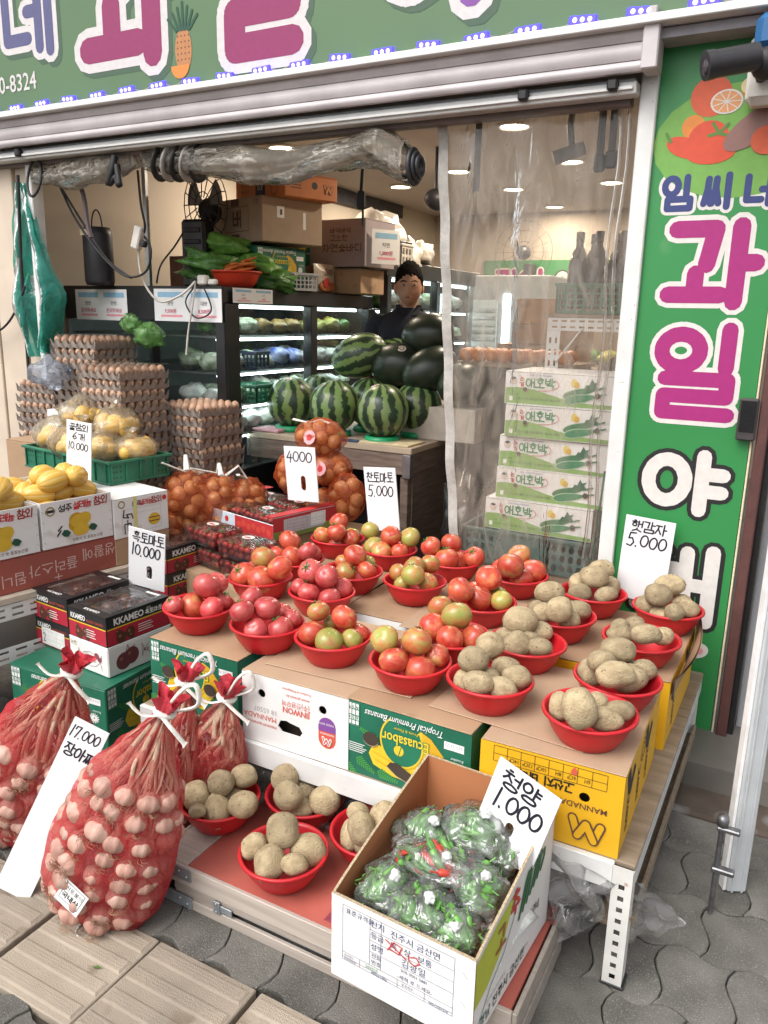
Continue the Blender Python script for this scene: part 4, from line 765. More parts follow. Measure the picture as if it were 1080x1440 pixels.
def cloth(u, v):
    w = .05 + .4 * (v ** .8) if v < .72 else .36 - .9 * (v - .72) * .9
    x = (u - .45) * w + .12 * max(0, v - .5); fold = .05 * v * math.sin(u * 11 + v * 3) + .03 * mnoise.noise(Vector((u * 4, v * 5, 3)))
    return (-3.71 + x + .02 * v, 2.87 + fold, 2.17 - .82 * v + .1 * (u - .5) * v - (.12 * (1 - abs(2 * u - 1)) * max(0, v - .6)))
t = tag(obj('teal_bag', MB().grid(cloth, 26, 34).grid(lambda u, v: tuple(Vector(cloth(u, v)) + Vector((0, .04 + .02 * math.sin(u * 6), 0))), 14, 20), m_teal), 'crumpled teal plastic bag hanging from the left end of the curtain', 'plastic bag')
m_lg = film('light_green_film', (.7, .95, .6), .7, (.25, .55, .16), .25, .8, 14, gloss=.5)
for p, r, s in (((-3.1, 3.12, 1.36), (.09, .07, .06), 81),): bag_of('green_bag', 'crumpled light green plastic bag behind the tall egg stack', r, p, m_lg, s)
bag_of('green_bag', 'knotted light green plastic bag beside the steel post', (.06, .05, .05), (-3.2, 3.1, 1.43), m_lg, 83)
# ---------------------------------------------------------------- melon counter and watermelons
tb = thing('melon_counter', 'brown wood counter with metal corner holding the watermelons', 'counter', (0, 0, .1))
obj('counter_top', MB().box(-2.8, -1.76, 3.55, 4.35, .765, .8, 0, .004), mat('counter_board', (.42, .33, .24), .6, var=.12, scale=5), tb)
obj('front_apron', MB().box(-2.79, -1.81, 3.555, 3.575, .655, .764, 0, .003), m_dwood, tb); obj('side_apron', MB().box(-1.79, -1.772, 3.6, 4.35, .655, .764, 0, .003), m_dwood, tb)
obj('metal_corner', MB().box(-1.81, -1.765, 3.548, 3.595, .64, .763, 0, .003), m_steel, tb); obj('metal_corner', MB().box(-2.81, -2.79, 3.548, 3.575, .66, .764, 0, .002), m_steel, tb)
obj('side_panel', MB().box(-1.8, -1.78, 3.62, 4.3, 0, .654, 0, .003), m_dwood, tb); obj('leg', MB().box(-1.83, -1.785, 3.57, 3.615, 0, .639, 0, .003), m_dwood, tb); obj('leg', MB().box(-2.79, -2.75, 3.57, 3.61, 0, .65, 0, .003), m_dwood, tb)
obj('back_panel', MB().box(-2.75, -1.85, 3.9, 3.92, 0, .654), m_black, tb)
tag(obj('ruler_strip', MB().box(-2.25, -2.08, 3.548, 3.6, .901, .908, 0, .001), mat('strip_dark', (.04, .06, .12), .4)), 'dark printed strip lying along the front of the melon counter', 'strip')
tag(obj('cardboard_sheet', MB().box(-2.07, -1.78, 3.552, 3.75, .9005, .912, 0, .002), mat('pale_board', (.55, .45, .28), .8)), 'pale board edge lying under the nearest watermelon', 'board')
tag(obj('pink_pad', MB().box(-2.78, -2.6, 3.56, 3.7, .901, .92, 0, .006), mat('pink_pad', (.65, .35, .4), .7)), 'pink pad at the left end of the melon counter', 'pad')
def melon_mat(name, dark, light, amt):
    m = bpy.data.materials.new(name); t, b = nodes(m); L = t.links.new; b.inputs['Roughness'].default_value = .32
    tc = t.nodes.new('ShaderNodeTexCoord'); sx = t.nodes.new('ShaderNodeSeparateXYZ'); L(tc.outputs['Object'], sx.inputs[0]); oi = t.nodes.new('ShaderNodeObjectInfo'); av = t.nodes.new('ShaderNodeVectorMath'); L(tc.outputs['Object'], av.inputs[0]); rm = t.nodes.new('ShaderNodeMath'); rm.operation = 'MULTIPLY'; rm.inputs[1].default_value = 40; L(oi.outputs['Random'], rm.inputs[0]); L(rm.outputs[0], av.inputs[1])
    at = t.nodes.new('ShaderNodeMath'); at.operation = 'ARCTAN2'; L(sx.outputs[0], at.inputs[0]); L(sx.outputs[1], at.inputs[1])
    n = t.nodes.new('ShaderNodeTexNoise'); n.inputs['Scale'].default_value = 20; n.inputs['Detail'].default_value = 3; L(av.outputs[0], n.inputs['Vector'])
    md = t.nodes.new('ShaderNodeMath'); md.operation = 'MULTIPLY_ADD'; md.inputs[1].default_value = .55; L(n.outputs['Fac'], md.inputs[0]); L(at.outputs[0], md.inputs[2])
    ml = t.nodes.new('ShaderNodeMath'); ml.operation = 'MULTIPLY'; ml.inputs[1].default_value = 11; L(md.outputs[0], ml.inputs[0])
    sn = t.nodes.new('ShaderNodeMath'); sn.operation = 'SINE'; L(ml.outputs[0], sn.inputs[0])
    n2 = t.nodes.new('ShaderNodeTexNoise'); n2.inputs['Scale'].default_value = 60; n2.inputs['Detail'].default_value = 4; L(tc.outputs['Object'], n2.inputs['Vector'])
    a2 = t.nodes.new('ShaderNodeMath'); a2.operation = 'MULTIPLY_ADD'; a2.inputs[1].default_value = 1.6; L(n2.outputs['Fac'], a2.inputs[0]); L(sn.outputs[0], a2.inputs[2])
    cr = t.nodes.new('ShaderNodeValToRGB'); e = cr.color_ramp.elements; e[0].position = .36; e[1].position = .52; e[0].color = (*light, 1); e[1].color = (*dark, 1)
    mr = t.nodes.new('ShaderNodeMapRange'); mr.inputs[1].default_value = -.6; mr.inputs[2].default_value = 2.4; L(a2.outputs[0], mr.inputs[0]); L(mr.outputs[0], cr.inputs[0])
    n4 = t.nodes.new('ShaderNodeTexNoise'); n4.inputs['Scale'].default_value = 7; L(tc.outputs['Object'], n4.inputs['Vector'])
    mx = t.nodes.new('ShaderNodeMix'); mx.data_type = 'RGBA'; mx.blend_type = 'MULTIPLY'; mx.inputs[0].default_value = .5; L(cr.outputs[0], mx.inputs[6]); L(n4.outputs['Color'], mx.inputs[7]); L(mx.outputs[2], b.inputs['Base Color'])
    return m
m_wm = melon_mat('watermelon_skin', (.03, .058, .03), (.24, .35, .12), 1); m_dm = mat('dark_melon_skin', (.012, .02, .012), .35, var=.4, scale=9, bump=.05, col2=(.03, .042, .022))
def wm_mesh(m, rx, rz, name): return mesh(name, MB().ell((0, 0, 0), (rx, rx, rz), 28, 18, 0, lambda d: 1 - .04 * max(0, d.z) ** 6 + .012 * mnoise.noise(d * 2)), m)
wmm = wm_mesh(m_wm, .138, .143, 'watermelon'); wml = wm_mesh(m_wm, .125, .175, 'watermelon'); dml = wm_mesh(m_dm, .122, .165, 'dark_watermelon')
m_stk = mat('fruit_sticker', (.75, .72, .68), .4); stm = mesh('sticker', MB().grid(lambda u, v: ((.0005 + .024 * v) * math.cos(2 * PI * u), (.0005 + .024 * v) * math.sin(2 * PI * u), -.0025 * v * v), 14, 2), m_stk); stm2 = mesh('sticker_print', MB().grid(lambda u, v: ((.008 + .008 * v) * math.cos(2 * PI * u), (.008 + .008 * v) * math.sin(2 * PI * u), .0006 - .0012 * v * v), 14, 2), flat('sticker_ink', (.45, .25, .12)))
ring_m = mesh('green_ring', MB().lathe([(.062, 0), (.092, 0), (.096, .012), (.09, .03), (.07, .034), (.062, .02), (.062, 0)], 28), mat('ring_green', (.01, .28, .11), .35))
def place_sticker(o, d, r):
    d = Vector(d).normalized(); p = Vector((d.x * r[0], d.y * r[0], d.z * r[1])) * 1.003; nrm = Vector((d.x / r[0], d.y / r[0], d.z / r[1])).normalized()
    s = link('sticker', stm, o, p, nrm.to_track_quat('Z', 'Y').to_euler()); link('sticker_print', stm2, s)
for x, y, rz, st, l in ((-2.62, 3.72, .3, (.1, -.35, .95), 'upright striped watermelon at the left end of the front row'), (-2.315, 3.7, 1.2, (-.25, -.55, .8), 'upright striped watermelon in the middle of the front row'), (-1.995, 3.67, 2.2, (-.2, -.2, .97), 'upright striped watermelon nearest the counter corner'), (-1.93, 3.95, 3.1, (.25, -.7, .65), 'upright striped watermelon behind the front one at the counter corner'), (-2.25, 3.98, 4.2, (.7, -.7, .3), 'upright striped watermelon between the front row and the lying melons'), (-2.62, 4.02, 5.0, (.5, -.8, .2), 'upright striped watermelon half hidden behind the front left one')):
    o = tag(link('watermelon', wmm, None, (x, y, 1.066), (R.uniform(-.05, .05), R.uniform(-.05, .05), rz)), l, 'watermelon', 'watermelons on the counter')
    d = Matrix.Rotation(-rz, 3, 'Z') @ Vector(st); place_sticker(o, d, (.132, .14))
    tag(link('green_ring', ring_m, None, (x, y, .9), (0, 0, rz)), 'green plastic ring stand under the ' + l.replace('upright ', ''), 'ring stand', 'ring stands under the watermelons')
for me, x, y, z, rot, l in ((wml, -2.33, 4.0, 1.325, (0, rad(70), rad(15)), 'striped watermelon lying on top of the upright ones'), (dml, -2.1, 4.02, 1.285, (rad(12), rad(82), rad(10)), 'dark green watermelon with a sticker lying in front of the man'), (dml, -1.95, 4.1, 1.45, (0, rad(78), rad(-10)), 'dark green watermelon lying topmost in the pile'), (dml, -1.87, 3.98, 1.27, (0, rad(60), rad(30)), 'dark green watermelon at the right of the pile beside the curtain'), (dml, -1.66, 3.98, 1.2, (0, rad(85), rad(60)), 'dark green watermelon seen through the curtain'), (wml, -2.24, 4.22, 1.3, (0, rad(80), rad(-30)), 'striped watermelon lying at the back near the man')):
    o = tag(link('watermelon', me, None, (x, y, z), rot), l, 'watermelon', 'watermelons on the counter')
    if 'with a sticker' in l: place_sticker(o, o.rotation_euler.to_matrix().inverted() @ Vector((.35, -.55, .75)), (.122, .165))
tag(obj('melon_box', MB().box(-1.98, -1.55, 3.87, 4.25, .9, 1.08, 0, .004), mat('melon_box', (.45, .4, .34), .7)), 'pale box under the dark watermelons at the right of the counter', 'box')

# ---------------------------------------------------------------- the man behind the counter
SK = mat('skin', (.46, .25, .165), .5, var=.08, scale=12, bump=.08, bscale=160); HAIR = mat('black_hair', (.01, .008, .007), .9, var=.4, scale=60, bump=.8, bscale=90, spec=.08); SHIRT = mat('navy_shirt', (.012, .013, .022), .85, var=.25, scale=7, bump=.15, bscale=60); TROU = mat('dark_trousers', (.02, .02, .022), .85)
pe = thing('person', 'man in a dark navy polo shirt standing behind the watermelons', 'person', (-2.2, 4.34, .132), rad(27))
def loft(mb, rings, n=20, m=0):
    vs = []; fs = []
    for z, rx, ry, ox, oy in rings:
        for j in range(n): t = 2 * PI * j / n; vs.append((ox + rx * math.copysign(abs(math.cos(t)) ** .85, math.cos(t)), oy + ry * math.copysign(abs(math.sin(t)) ** .85, math.sin(t)), z))
    for i in range(len(rings) - 1):
        for j in range(n): fs.append((i * n + j, i * n + (j + 1) % n, (i + 1) * n + (j + 1) % n, (i + 1) * n + j))
    fs.append(tuple(range(n))[::-1]); fs.append(tuple(range(len(vs) - n, len(vs)))); return mb.add(vs, fs, m, True)
def headfn(d):
    k = 1.0; f = -d.y
    k += .2 * math.exp(-((d.x / .16) ** 2 + ((d.z + .18) / .2) ** 2)) * max(0, f) + .05 * math.exp(-((d.x / .5) ** 2 + ((d.z - .2) / .12) ** 2)) * max(0, f)
    k -= .06 * math.exp(-(((abs(d.x) - .36) / .16) ** 2 + ((d.z - .02) / .12) ** 2)) * max(0, f) + .13 * max(0, -d.z - .3) * abs(d.x) * 2
    k += .06 * math.exp(-((d.x / .28) ** 2 + ((d.z + .55) / .06) ** 2)) * max(0, f) 
    return k
b = MB()
loft(b, [(.8, .14, .1, 0, 0), (.95, .165, .115, 0, 0), (1.1, .15, .105, 0, 0), (1.25, .175, .115, 0, 0), (1.36, .18, .105, 0, .01), (1.43, .12, .085, 0, .015), (1.46, .062, .06, 0, .01), (1.5, .054, .056, 0, -.005), (1.56, .055, .06, 0, -.015)])
hd = MB(); Mh = Matrix.Rotation(rad(9), 3, 'X'); b.ell((0, -.03, 1.59), (.077, .095, .122), 30, 24, 0, headfn, Mh)
for s in (-1, 1):
    b.ell((s * .077, -.015, 1.58), (.014, .022, .034), 10, 7)
    b.tube([(s * .175, .01, 1.39), (s * .215, .02, 1.25), (s * .235, .02, 1.11), (s * .235, -.03, .98), (s * .225, -.09, .87)], [.055, .05, .043, .038, .028], 12)
    hp = Vector((s * .222, -.11, .83)); b.ell(hp, (.02, .035, .048), 10, 8)
    for q in range(4): b.tube([hp + Vector((0, -.026 + .017 * q, -.035)), hp + Vector((-s * .006, -.03 + .018 * q, -.075 - .006 * (q in (1, 2)))), hp + Vector((-s * .02, -.03 + .017 * q, -.1 - .008 * (q in (1, 2))))], [.009, .0085, .007], 6)
    b.tube([hp + Vector((-s * .005, -.03, -.005)), hp + Vector((-s * .02, -.05, -.04)), hp + Vector((-s * .028, -.05, -.065))], [.01, .0095, .008], 6)
    b.tube([(s * .09, 0, .85), (s * .1, -.01, .48), (s * .1, .01, .1), (s * .1, .0, .03)], [.085, .06, .045, .04], 12)
obj('body', b, SK, pe)
h = MB(); h.ell((0, -.014, 1.612), (.086, .106, .128), 36, 24, 0, lambda d: (1 + .07 * mnoise.noise(d * 7)) if d.z > -.3 + max(0, -d.y) * .66 + .07 * math.sin(d.x * 19 + 1) else .7, Mh); obj('hair', h, HAIR, pe)
for s in (-1, 1):
    e = obj('eye', MB().ell((s * .031, -.121, 1.597), (.014, .006, .0055), 10, 6), mat('eye_white', (.4, .36, .33), .3), pe); obj('iris', MB().ell((s * .031, -.1265, 1.5965), (.0055, .002, .005), 8, 5), mat('iris_dark', (.015, .01, .008), .2), e)
    obj('eyebrow', MB().tube([(s * .014, -.131, 1.615), (s * .034, -.128, 1.621), (s * .052, -.115, 1.614)], [.003, .0042, .002], 6), HAIR, pe)
obj('mouth', MB().tube([(-.025, -.113, 1.527), (0, -.121, 1.528), (.025, -.113, 1.527)], [.002, .0045, .002], 6), mat('lips', (.25, .09, .07), .45), pe)
sb = MB(); loft(sb, [(.84, .178, .13, 0, 0), (1.0, .18, .13, 0, 0), (1.15, .172, .125, 0, 0), (1.28, .19, .132, 0, 0), (1.36, .2, .125, 0, .01), (1.42, .165, .1, 0, .015), (1.455, .085, .078, 0, .012), (1.47, .07, .07, 0, .008)])
for s in (-1, 1): sb.tube([(s * .15, .012, 1.4), (s * .2, .015, 1.345), (s * .225, .02, 1.22), (s * .242, .02, 1.09)], [.068, .07, .066, .064], 14)
for s in (-1, 1): sb.ell((s * .165, .012, 1.375), (.08, .075, .058), 12, 8)
st_ = obj('polo_shirt', sb, SHIRT, pe)
for s in (-1, 1): obj('collar', MB().add([(s * .012, -.083, 1.425), (s * .06, -.083, 1.43), (s * .075, -.035, 1.485), (s * .05, -.058, 1.488)], [(0, 1, 2, 3)]).add([(s * .075, -.035, 1.485), (s * .07, .06, 1.49), (s * .085, .07, 1.455), (s * .09, -.03, 1.45)], [(0, 1, 2, 3)]), SHIRT, st_)
tr_ = MB()
for s in (-1, 1): tr_.tube([(s * .088, 0, .86), (s * .1, -.01, .48), (s * .1, .01, .06)], [.1, .075, .062], 14)
loft(tr_, [(.78, .15, .115, 0, 0), (.86, .172, .124, 0, 0), (.93, .17, .12, 0, 0)]); obj('trousers', tr_, TROU, pe)
for s in (-1, 1): obj('shoe', MB().ell((s * .1, -.04, .035), (.045, .12, .036), 12, 8), m_black, pe)

# ---------------------------------------------------------------- clear curtain, rolled film, straps
m_curt = film('curtain_film', (.975, .96, .94), .27, (.64, .56, .49), .08, .42, 9, (1.8, 1, .5), gloss=.55)
def hemx(z): return -1.365 + (2.25 - z) * .072 + (.05 * max(0, 1 - z) ** 1.5)
def cur(u, v):
    z = 2.262 - v * 1.72; x0 = hemx(z); x = x0 + u * (-.648 - x0)
    y = 2.945 + .006 * math.sin(u * 21 + v * 2) + .011 * math.sin(u * 8 - v * 3 + 1) + .006 * mnoise.noise(Vector((u * 9, v * 3, 1))) + .02 * max(0, u - .86) * math.sin(v * 9) - .05 * max(0, .1 - u)
    return (x, y, z)
ct = thing('clear_curtain', 'clear plastic curtain sheet with a white hem hanging across the right of the opening', 'curtain', (0, 0, 0))
obj('film_sheet', MB().grid(cur, 70, 60), m_curt, ct)
obj('white_hem', MB().grid(lambda u, v: (hemx(2.262 - v * 1.72) + (u - .5) * .04, 2.932 + .006 * math.sin(v * 40) - .004 * math.sin(PI * u), 2.262 - v * 1.72), 3, 60), mat('hem_tape', (.42, .4, .37), .6, var=.15, scale=30, bump=.4, bscale=200), ct)
for x0, y0 in ((-.70, 2.93), (-.675, 2.94)): obj('edge_fold', MB().tube([(x0 + .008 * math.sin(k), y0, 2.26 - .1 * k) for k in range(17)], .006, 6), m_curt, ct)
m_roll = film('rolled_film', (.99, .98, .95), .34, (.95, .88, .77), .09, 1.1, 16, (.5, 1.3, 2), gloss=.7, mottle=.15)
def roll(label, pts, rads, seed):
    P = smooth([Vector(p) for p in pts], 8); n = len(P)
    def fn(u, v):
        k = min(n - 1, int(v * (n - 1))); g = min(v, .9999) * (len(rads) - 1); i = int(g); rk = rads[i] + (rads[i + 1] - rads[i]) * (g - i)
        a = 2 * PI * u; q = rk * (1 + .2 * mnoise.noise(Vector((math.cos(a) * 1.6, math.sin(a) * 1.6, v * 9 + seed))) + .1 * math.sin(a * 3 + v * 14) + .09 * abs(math.sin(a * 5 + v * 6 + 2 * mnoise.noise(Vector((a, v * 7, seed))))))
        return (P[k].x, P[k].y + q * math.cos(a), P[k].z + q * math.sin(a))
    o = tag(obj('rolled_curtain', MB().grid(fn, 60, n * 3, closed=True), m_roll), label, 'curtain')
    obj('inner_layers', MB().tube([(p.x, p.y + .012, p.z + .004 * math.sin(9 * k)) for k, p in enumerate(P)], [.66 * (rads[0] + (max(rads) - rads[0]) * math.sin(PI * (k + 1) / (n + 1)) ** .5) for k in range(n)], 14), film('film_layers', (.98, .96, .92), .7, (.95, .88, .77), .2, 1.0, 11, gloss=.3, mottle=.2), o)
    return o
roll('left bundle of rolled clear curtain tied under the shutter rail', [(-3.6, 2.9, 2.2), (-3.4, 2.9, 2.19), (-3.15, 2.9, 2.2), (-2.9, 2.9, 2.225)], [.03, .05, .06, .06, .025], 2)
rr_ = roll('long rolled clear curtain sagging under the rail towards the spiral end', [(-2.85, 2.9, 2.22), (-2.6, 2.89, 2.205), (-2.3, 2.88, 2.17), (-2.05, 2.88, 2.14), (-1.8, 2.88, 2.165), (-1.62, 2.89, 2.185), (-1.48, 2.89, 2.12)], [.03, .05, .062, .07, .06, .055, .055, .075, .07], 5)
m_tape = mat('hem_tape', (.52, .5, .47))
for k in range(5):
    a = MB().tube([(-2.74 + .055 * k + .02 * math.sin(t), 2.9 + .062 * math.cos(t), 2.205 - .004 * k + .066 * math.sin(t)) for t in [2 * PI * i / 18 for i in range(19)]], [.016] * 19, 6, flatk=.4); obj('tie_band', a, m_rubber if k % 2 == 0 else m_tape, rr_)
sp_ = MB()
for k in range(3): sp_.tube([(-1.455 + .012 * k, 2.885 + .055 * (1 - k * .22) * math.cos(t), 2.105 + .062 * (1 - k * .22) * math.sin(t)) for t in [2 * PI * i / 20 for i in range(21)]], .009, 6)
obj('spiral_end', sp_, m_dark, rr_)
for x, z0, z1, l in ((-1.238, 2.26, 2.02, 'black strap hanging behind the curtain beside its white hem'), (-.775, 2.26, 2.08, 'black strap with a buckle hanging at the right of the curtain'), (-.735, 2.26, 2.09, 'second black strap hanging beside the buckled one')):
    t = thing('hanging_strap', l, 'strap', (x, 2.985, z1)); obj('webbing', MB().box(-.013, .013, -.002, .002, 0, z0 - z1, 0, .001), m_rubber, t)
    if 'buckle' in l: obj('buckle', MB().box(-.02, .02, -.008, .008, -.02, .04, 0, .006), m_rubber, t)
tag(obj('dark_tie', MB().tube(smooth([(-2.98, 2.84, 2.24), (-2.99, 2.83, 2.18), (-3.02, 2.83, 2.12), (-2.98, 2.84, 2.15), (-2.95, 2.83, 2.11), (-2.97, 2.84, 2.2)]), .016, 6), m_rubber), 'dark cloth knot tying the rolled curtain bundle', 'tie')
tag(obj('black_loop', MB().tube([(-3.55 + .05 * math.cos(t), 2.85 + .02 * math.sin(t), 2.18 + .09 * math.sin(t)) for t in [2 * PI * i / 20 for i in range(21)]], .007, 6), m_rubber), 'black rubber loop around the left end of the rolled curtain', 'strap')
for x, y, z, l in ((-1.93, 3.3, 2.05, 'black plug and cord hanging in the opening beside the spiral curtain end'), ):
    t = thing('hanging_plug', l, 'plug', (x, y, z)); obj('cord', MB().tube([(0, 0, .05), (.01, 0, .2), (0, 0, .3)], .008, 6), m_rubber, t); obj('plug', MB().box(-.02, .02, -.015, .015, -.03, .05, 0, .008), m_rubber, t); obj('tail', MB().tube([(.01, 0, -.03), (.012, 0, -.1)], .005, 6), m_rubber, t)
t = thing('ceiling_speaker', 'small dark spotlight hanging from the ceiling beyond the man', 'spotlight', (-2.35, 5.0, 2.3), rad(-30)); obj('head', MB().ell((0, 0, 0), (.07, .09, .07), 14, 10), m_dark, t); obj('arm', MB().tube([(0, 0, .05), (0, 0, .32)], .018, 8), m_dark, t)
t = thing('security_camera', 'dark security camera hanging from the ceiling behind the curtain', 'camera', (-1.0, 3.4, 2.2), rad(20)); obj('camera_body', MB().tube([(-.07, 0, -.01), (.05, 0, .03)], .028, 14), m_dark, t); obj('mount', MB().tube([(0, 0, .03), (-.01, .03, .12), (.0, .03, .25), (0, 0, .42)], .014, 10), m_dark, t)

# ---------------------------------------------------------------- right inside: rack, crates, zucchini cartons, oranges, reflected poster
rk = thing('slotted_rack', 'white slotted angle rack behind the zucchini cartons', 'rack', (-1.08, 3.5, .1))
hs_ = [rect(.02 + .04 * k, .012 + .026 * j, .045 + .04 * k, .02 + .026 * j) for k in range(9) for j in (0, 1)]
obj('beam', MB().plate(rect(0, 0, .42, .055), hs_, .003, 0, Matrix.Translation((0, 0, 1.405))), m_alu, rk); obj('post', MB().plate(rect(0, 0, .06, 1.404), [rect(.012 + .026 * j, .9 + .05 * k, .022 + .026 * j, .925 + .05 * k) for k in range(10) for j in (0, 1)], .003), m_alu, rk); obj('shelf_board', MB().box(-.02, .42, .004, .5, 1.461, 1.475, 0, .002), m_wood, rk)
obj('brace', MB().tube([(.05, -.004, 1.27), (.16, -.004, 1.42)], .004, 6), m_alu, rk)
basket('green_crate', 'open green crate of dark bottles on the slotted rack', .4, .3, .13, m_gplas, (-.86, 3.68, 1.578), 0, 10, 4)
bt = mesh('dark_bottle', MB().lathe([(0, 0), (.042, 0), (.044, .02), (.044, .17), (.03, .22), (.016, .245), (.016, .27), (0, .27)], 18), mat('bottle_glass', (.015, .012, .015), .12, coat=.5)); bc = mesh('bottle_cap', MB().lathe([(.018, .262), (.019, .3), (0, .303)], 14), m_black)
for k, (x, y) in enumerate(((-.99, 3.6), (-.9, 3.58), (-.8, 3.6), (-.95, 3.7), (-.85, 3.72), (-.75, 3.68))): t = tag(link('dark_bottle', bt, None, (x, y, 1.6), (0, 0, 0), (1, 1, 1.08)), 'dark glass bottle standing in the green crate on the rack', 'bottle', 'bottles in the green crate'); link('bottle_cap', bc, t)
pp = MB().tube([(0, 0, 0), (.28, .3, .26)], .04, 12); tag(obj('cardboard_tube', pp, mat('tube_card', (.2, .15, .12), .7), None, (-.98, 3.55, 1.2)), 'brown cardboard tube leaning inside the slotted rack', 'tube'); tag(obj('cardboard_tube', MB().tube([(0, 0, 0), (.3, .2, .2)], .045, 12), mat('tube_grey', (.16, .16, .2), .5), None, (-.95, 3.53, 1.17)), 'grey roll leaning in front of the brown tube in the rack', 'tube')
def zuc(k, x, y, z, rz):
    w, d, h_ = .445, .33, .127; lab = ('topmost', 'second from the top', 'middle', 'fourth from the top', 'lowest')[k]
    holes = [circ(.085, .058, .009, 12), circ(.37, .05, .011, 12)]
    t = hollow('zucchini_carton', f'white and green zucchini carton, {lab} in the stack behind the curtain', w, d, h_, (x, y, z), rz, m_wcard, [], m_wcard, 'carton', 'zucchini cartons stacked behind the curtain', mat('zucchini_dark', (.03, .06, .03), .7))
    F = front(t, w, d, h_)
    F.poly([(0.002, .002), (w - .002, .002), (w - .002, .016), (.3, .02), (.22, .035), (.12, .06), (.05, .066), (.002, .062)], flat('wave_green', (.2, .37, .09)), 0, 'green_wave')
    F.lines(written('애호박', .085, .068, .036, .036, .1), .0095, flat('title_white', (.8, .8, .78)), 1, 'letter_outline'); F.lines(written('애호박', .085, .068, .036, .036, .1), .006, flat('title_green', (.02, .2, .08)), 2, 'letter')
    F.lines(written('논개', .062, .098, .016, .016), .003, RED, 2, 'letter') if 0 else F.lines([[(a * .9 + .06, b) for a, b in p] for p in written('논', 0, .092, .018, .018)] + [[(a * .9 + .06, b) for a, b in p] for p in written('개', 0, .068, .018, .018)], .003, RED, 2, 'letter')
    F.lines([[(.15 + .068 * math.cos(q), .082 + .026 * math.sin(q)) for q in [rad(-100 + 13 * i) for i in range(12)]]], .0022, RED, 3, 'red_swoosh')
    F.lines([arc(.034, .092, .013, .015)], .002, GREY, 1, 'portrait_print'); F.poly(circ(.034, .088, .009, 12, .008), flat('face_print', (.7, .5, .4)), 1, 'portrait_print'); F.poly(circ(.034, .1, .01, 12, .005), BLACK, 2, 'portrait_print')
    F.text('Jinju Green Pumpkin', .1, .112, .0105, BLUE, 0, 2, shear=.3); F.text('진주시 농협 공동선별 TEL 055-762-5678', .045, .018, .011, DKGREEN, 0, 2); F.rect(.02, .012, .034, .03, WHITE, 1); F.text('농협', .04, .034, .009, DKGREEN, 0, 2)
    ZG = flat('zucchini_green', (.015, .15, .06)); ZL = flat('zucchini_edge', (.45, .6, .4)); ZD = flat('zucchini_shade', (.01, .1, .045))
    def z_(cx, cy_, l, r, an, col, ly): F.poly([(cx + a * math.cos(an) - b_ * math.sin(an), cy_ + a * math.sin(an) + b_ * math.cos(an)) for a, b_ in [(l / 2 * math.cos(q) * (1.0), r * math.sin(q) * (1 - .35 * math.cos(q))) for q in [2 * PI * i / 22 for i in range(22)]]], col, ly, 'zucchini_print')
    z_(.3, .058, .135, .017, .28, ZL, 1); z_(.3, .058, .13, .0145, .28, ZG, 2); z_(.305, .036, .13, .017, .2, ZL, 3); z_(.305, .036, .125, .0145, .2, flat('zucchini_mid', (.02, .19, .08)), 4)
    F.lines([[(.36, .072), (.395, .084)], [(.362, .05), (.4, .058)]], .006, ZG, 5, 'zucchini_print')
    F.poly([(.315, .07), (.325, .09), (.335, .088), (.345, .112), (.355, .098), (.372, .104), (.362, .09), (.374, .075), (.35, .07)], ZD, 5, 'leaf_print'); F.poly(circ(.277, .093, .012, 12, .016), flat('flower_yellow', (.7, .55, .1)), 1, 'flower_print'); F.poly(circ(.288, .087, .01, 12, .012), DYEL, 2, 'flower_print'); F.done(); flat_holes(t, w, d, h_, holes)
zz = .708
for k in (4, 3, 2, 1, 0): zuc(k, (-.893, -.865, -.86, -.85, -.862)[::-1][4 - k] if 0 else (-.862, -.853, -.873, -.878, -.91)[k], 3.17 + (.01, 0, .015, .01, -.01)[k], zz + .129 * (4 - k), (-.01, .01, -.02, .0, -.015)[k])
def slotcrate(label, loc, rz): return basket('teal_crate', label, .56, .36, .15, m_tplas, loc, rz, 16, 3, None, .18)
slotcrate('dark teal slotted crate under the zucchini cartons', (-.945, 3.16, .555), 0); carton('plain_carton', 'brown carton holding up the teal crate behind the curtain', .56, .36, .45, (-.94, 3.17, .1), 0, m_card)
tag(obj('green_string', MB().tube(smooth([(-.655, 2.97, 1.0), (-.66, 2.96, .85), (-.67, 2.96, .7), (-.68, 2.96, .56)]), .004, 6), m_gplas), 'green cord hanging at the right of the zucchini cartons', 'string')
bag_of('black_bag', 'black plastic sheet heap left of the zucchini cartons', (.15, .2, .35), (-1.42, 3.55, .1), mat('black_film', (.02, .018, .018), .25, bump=.8, bscale=12), 91)
om = mesh('orange_fruit', MB().ell((0, 0, 0), (.038, .038, .036), 12, 8), mat('orange_skin', (.6, .2, .03), .4, bump=.2, bscale=200))
ot = thing('fruit_shelf', 'dark display shelf of oranges behind the curtain', 'shelf', (-1.42, 4.3, .1)); obj('shelf_top', MB().box(-.35, .3, -.3, .3, 1.2, 1.22, 0, .003), m_wood, ot); obj('cabinet', MB().box(-.33, .28, -.28, .28, 0, 1.199, 0, .003), m_black, ot)
for k in range(24): tag(link('orange_fruit', om, None, (-1.7 + .078 * (k % 8) + R.uniform(-.01, .01), 4.05 + .085 * ((k // 8) % 3), 1.358 + (.055 if k >= 24 else 0)), (R.uniform(0, 3),) * 3), 'orange heaped on the dark shelf behind the curtain', 'orange', 'oranges behind the curtain')
for k, (x, y, z, w, h_) in enumerate(((-1.55, 5.0, .1, .5, 1.3), (-1.5, 5.0, 1.402, .42, .13), (-1.48, 5.02, 1.534, .44, .14))): carton('stacked_carton', ('tall', 'middle', 'topmost')[k] + ' brown carton in the stack beyond the oranges', w, .4, h_, (x, y, z), .03 * k, m_card)
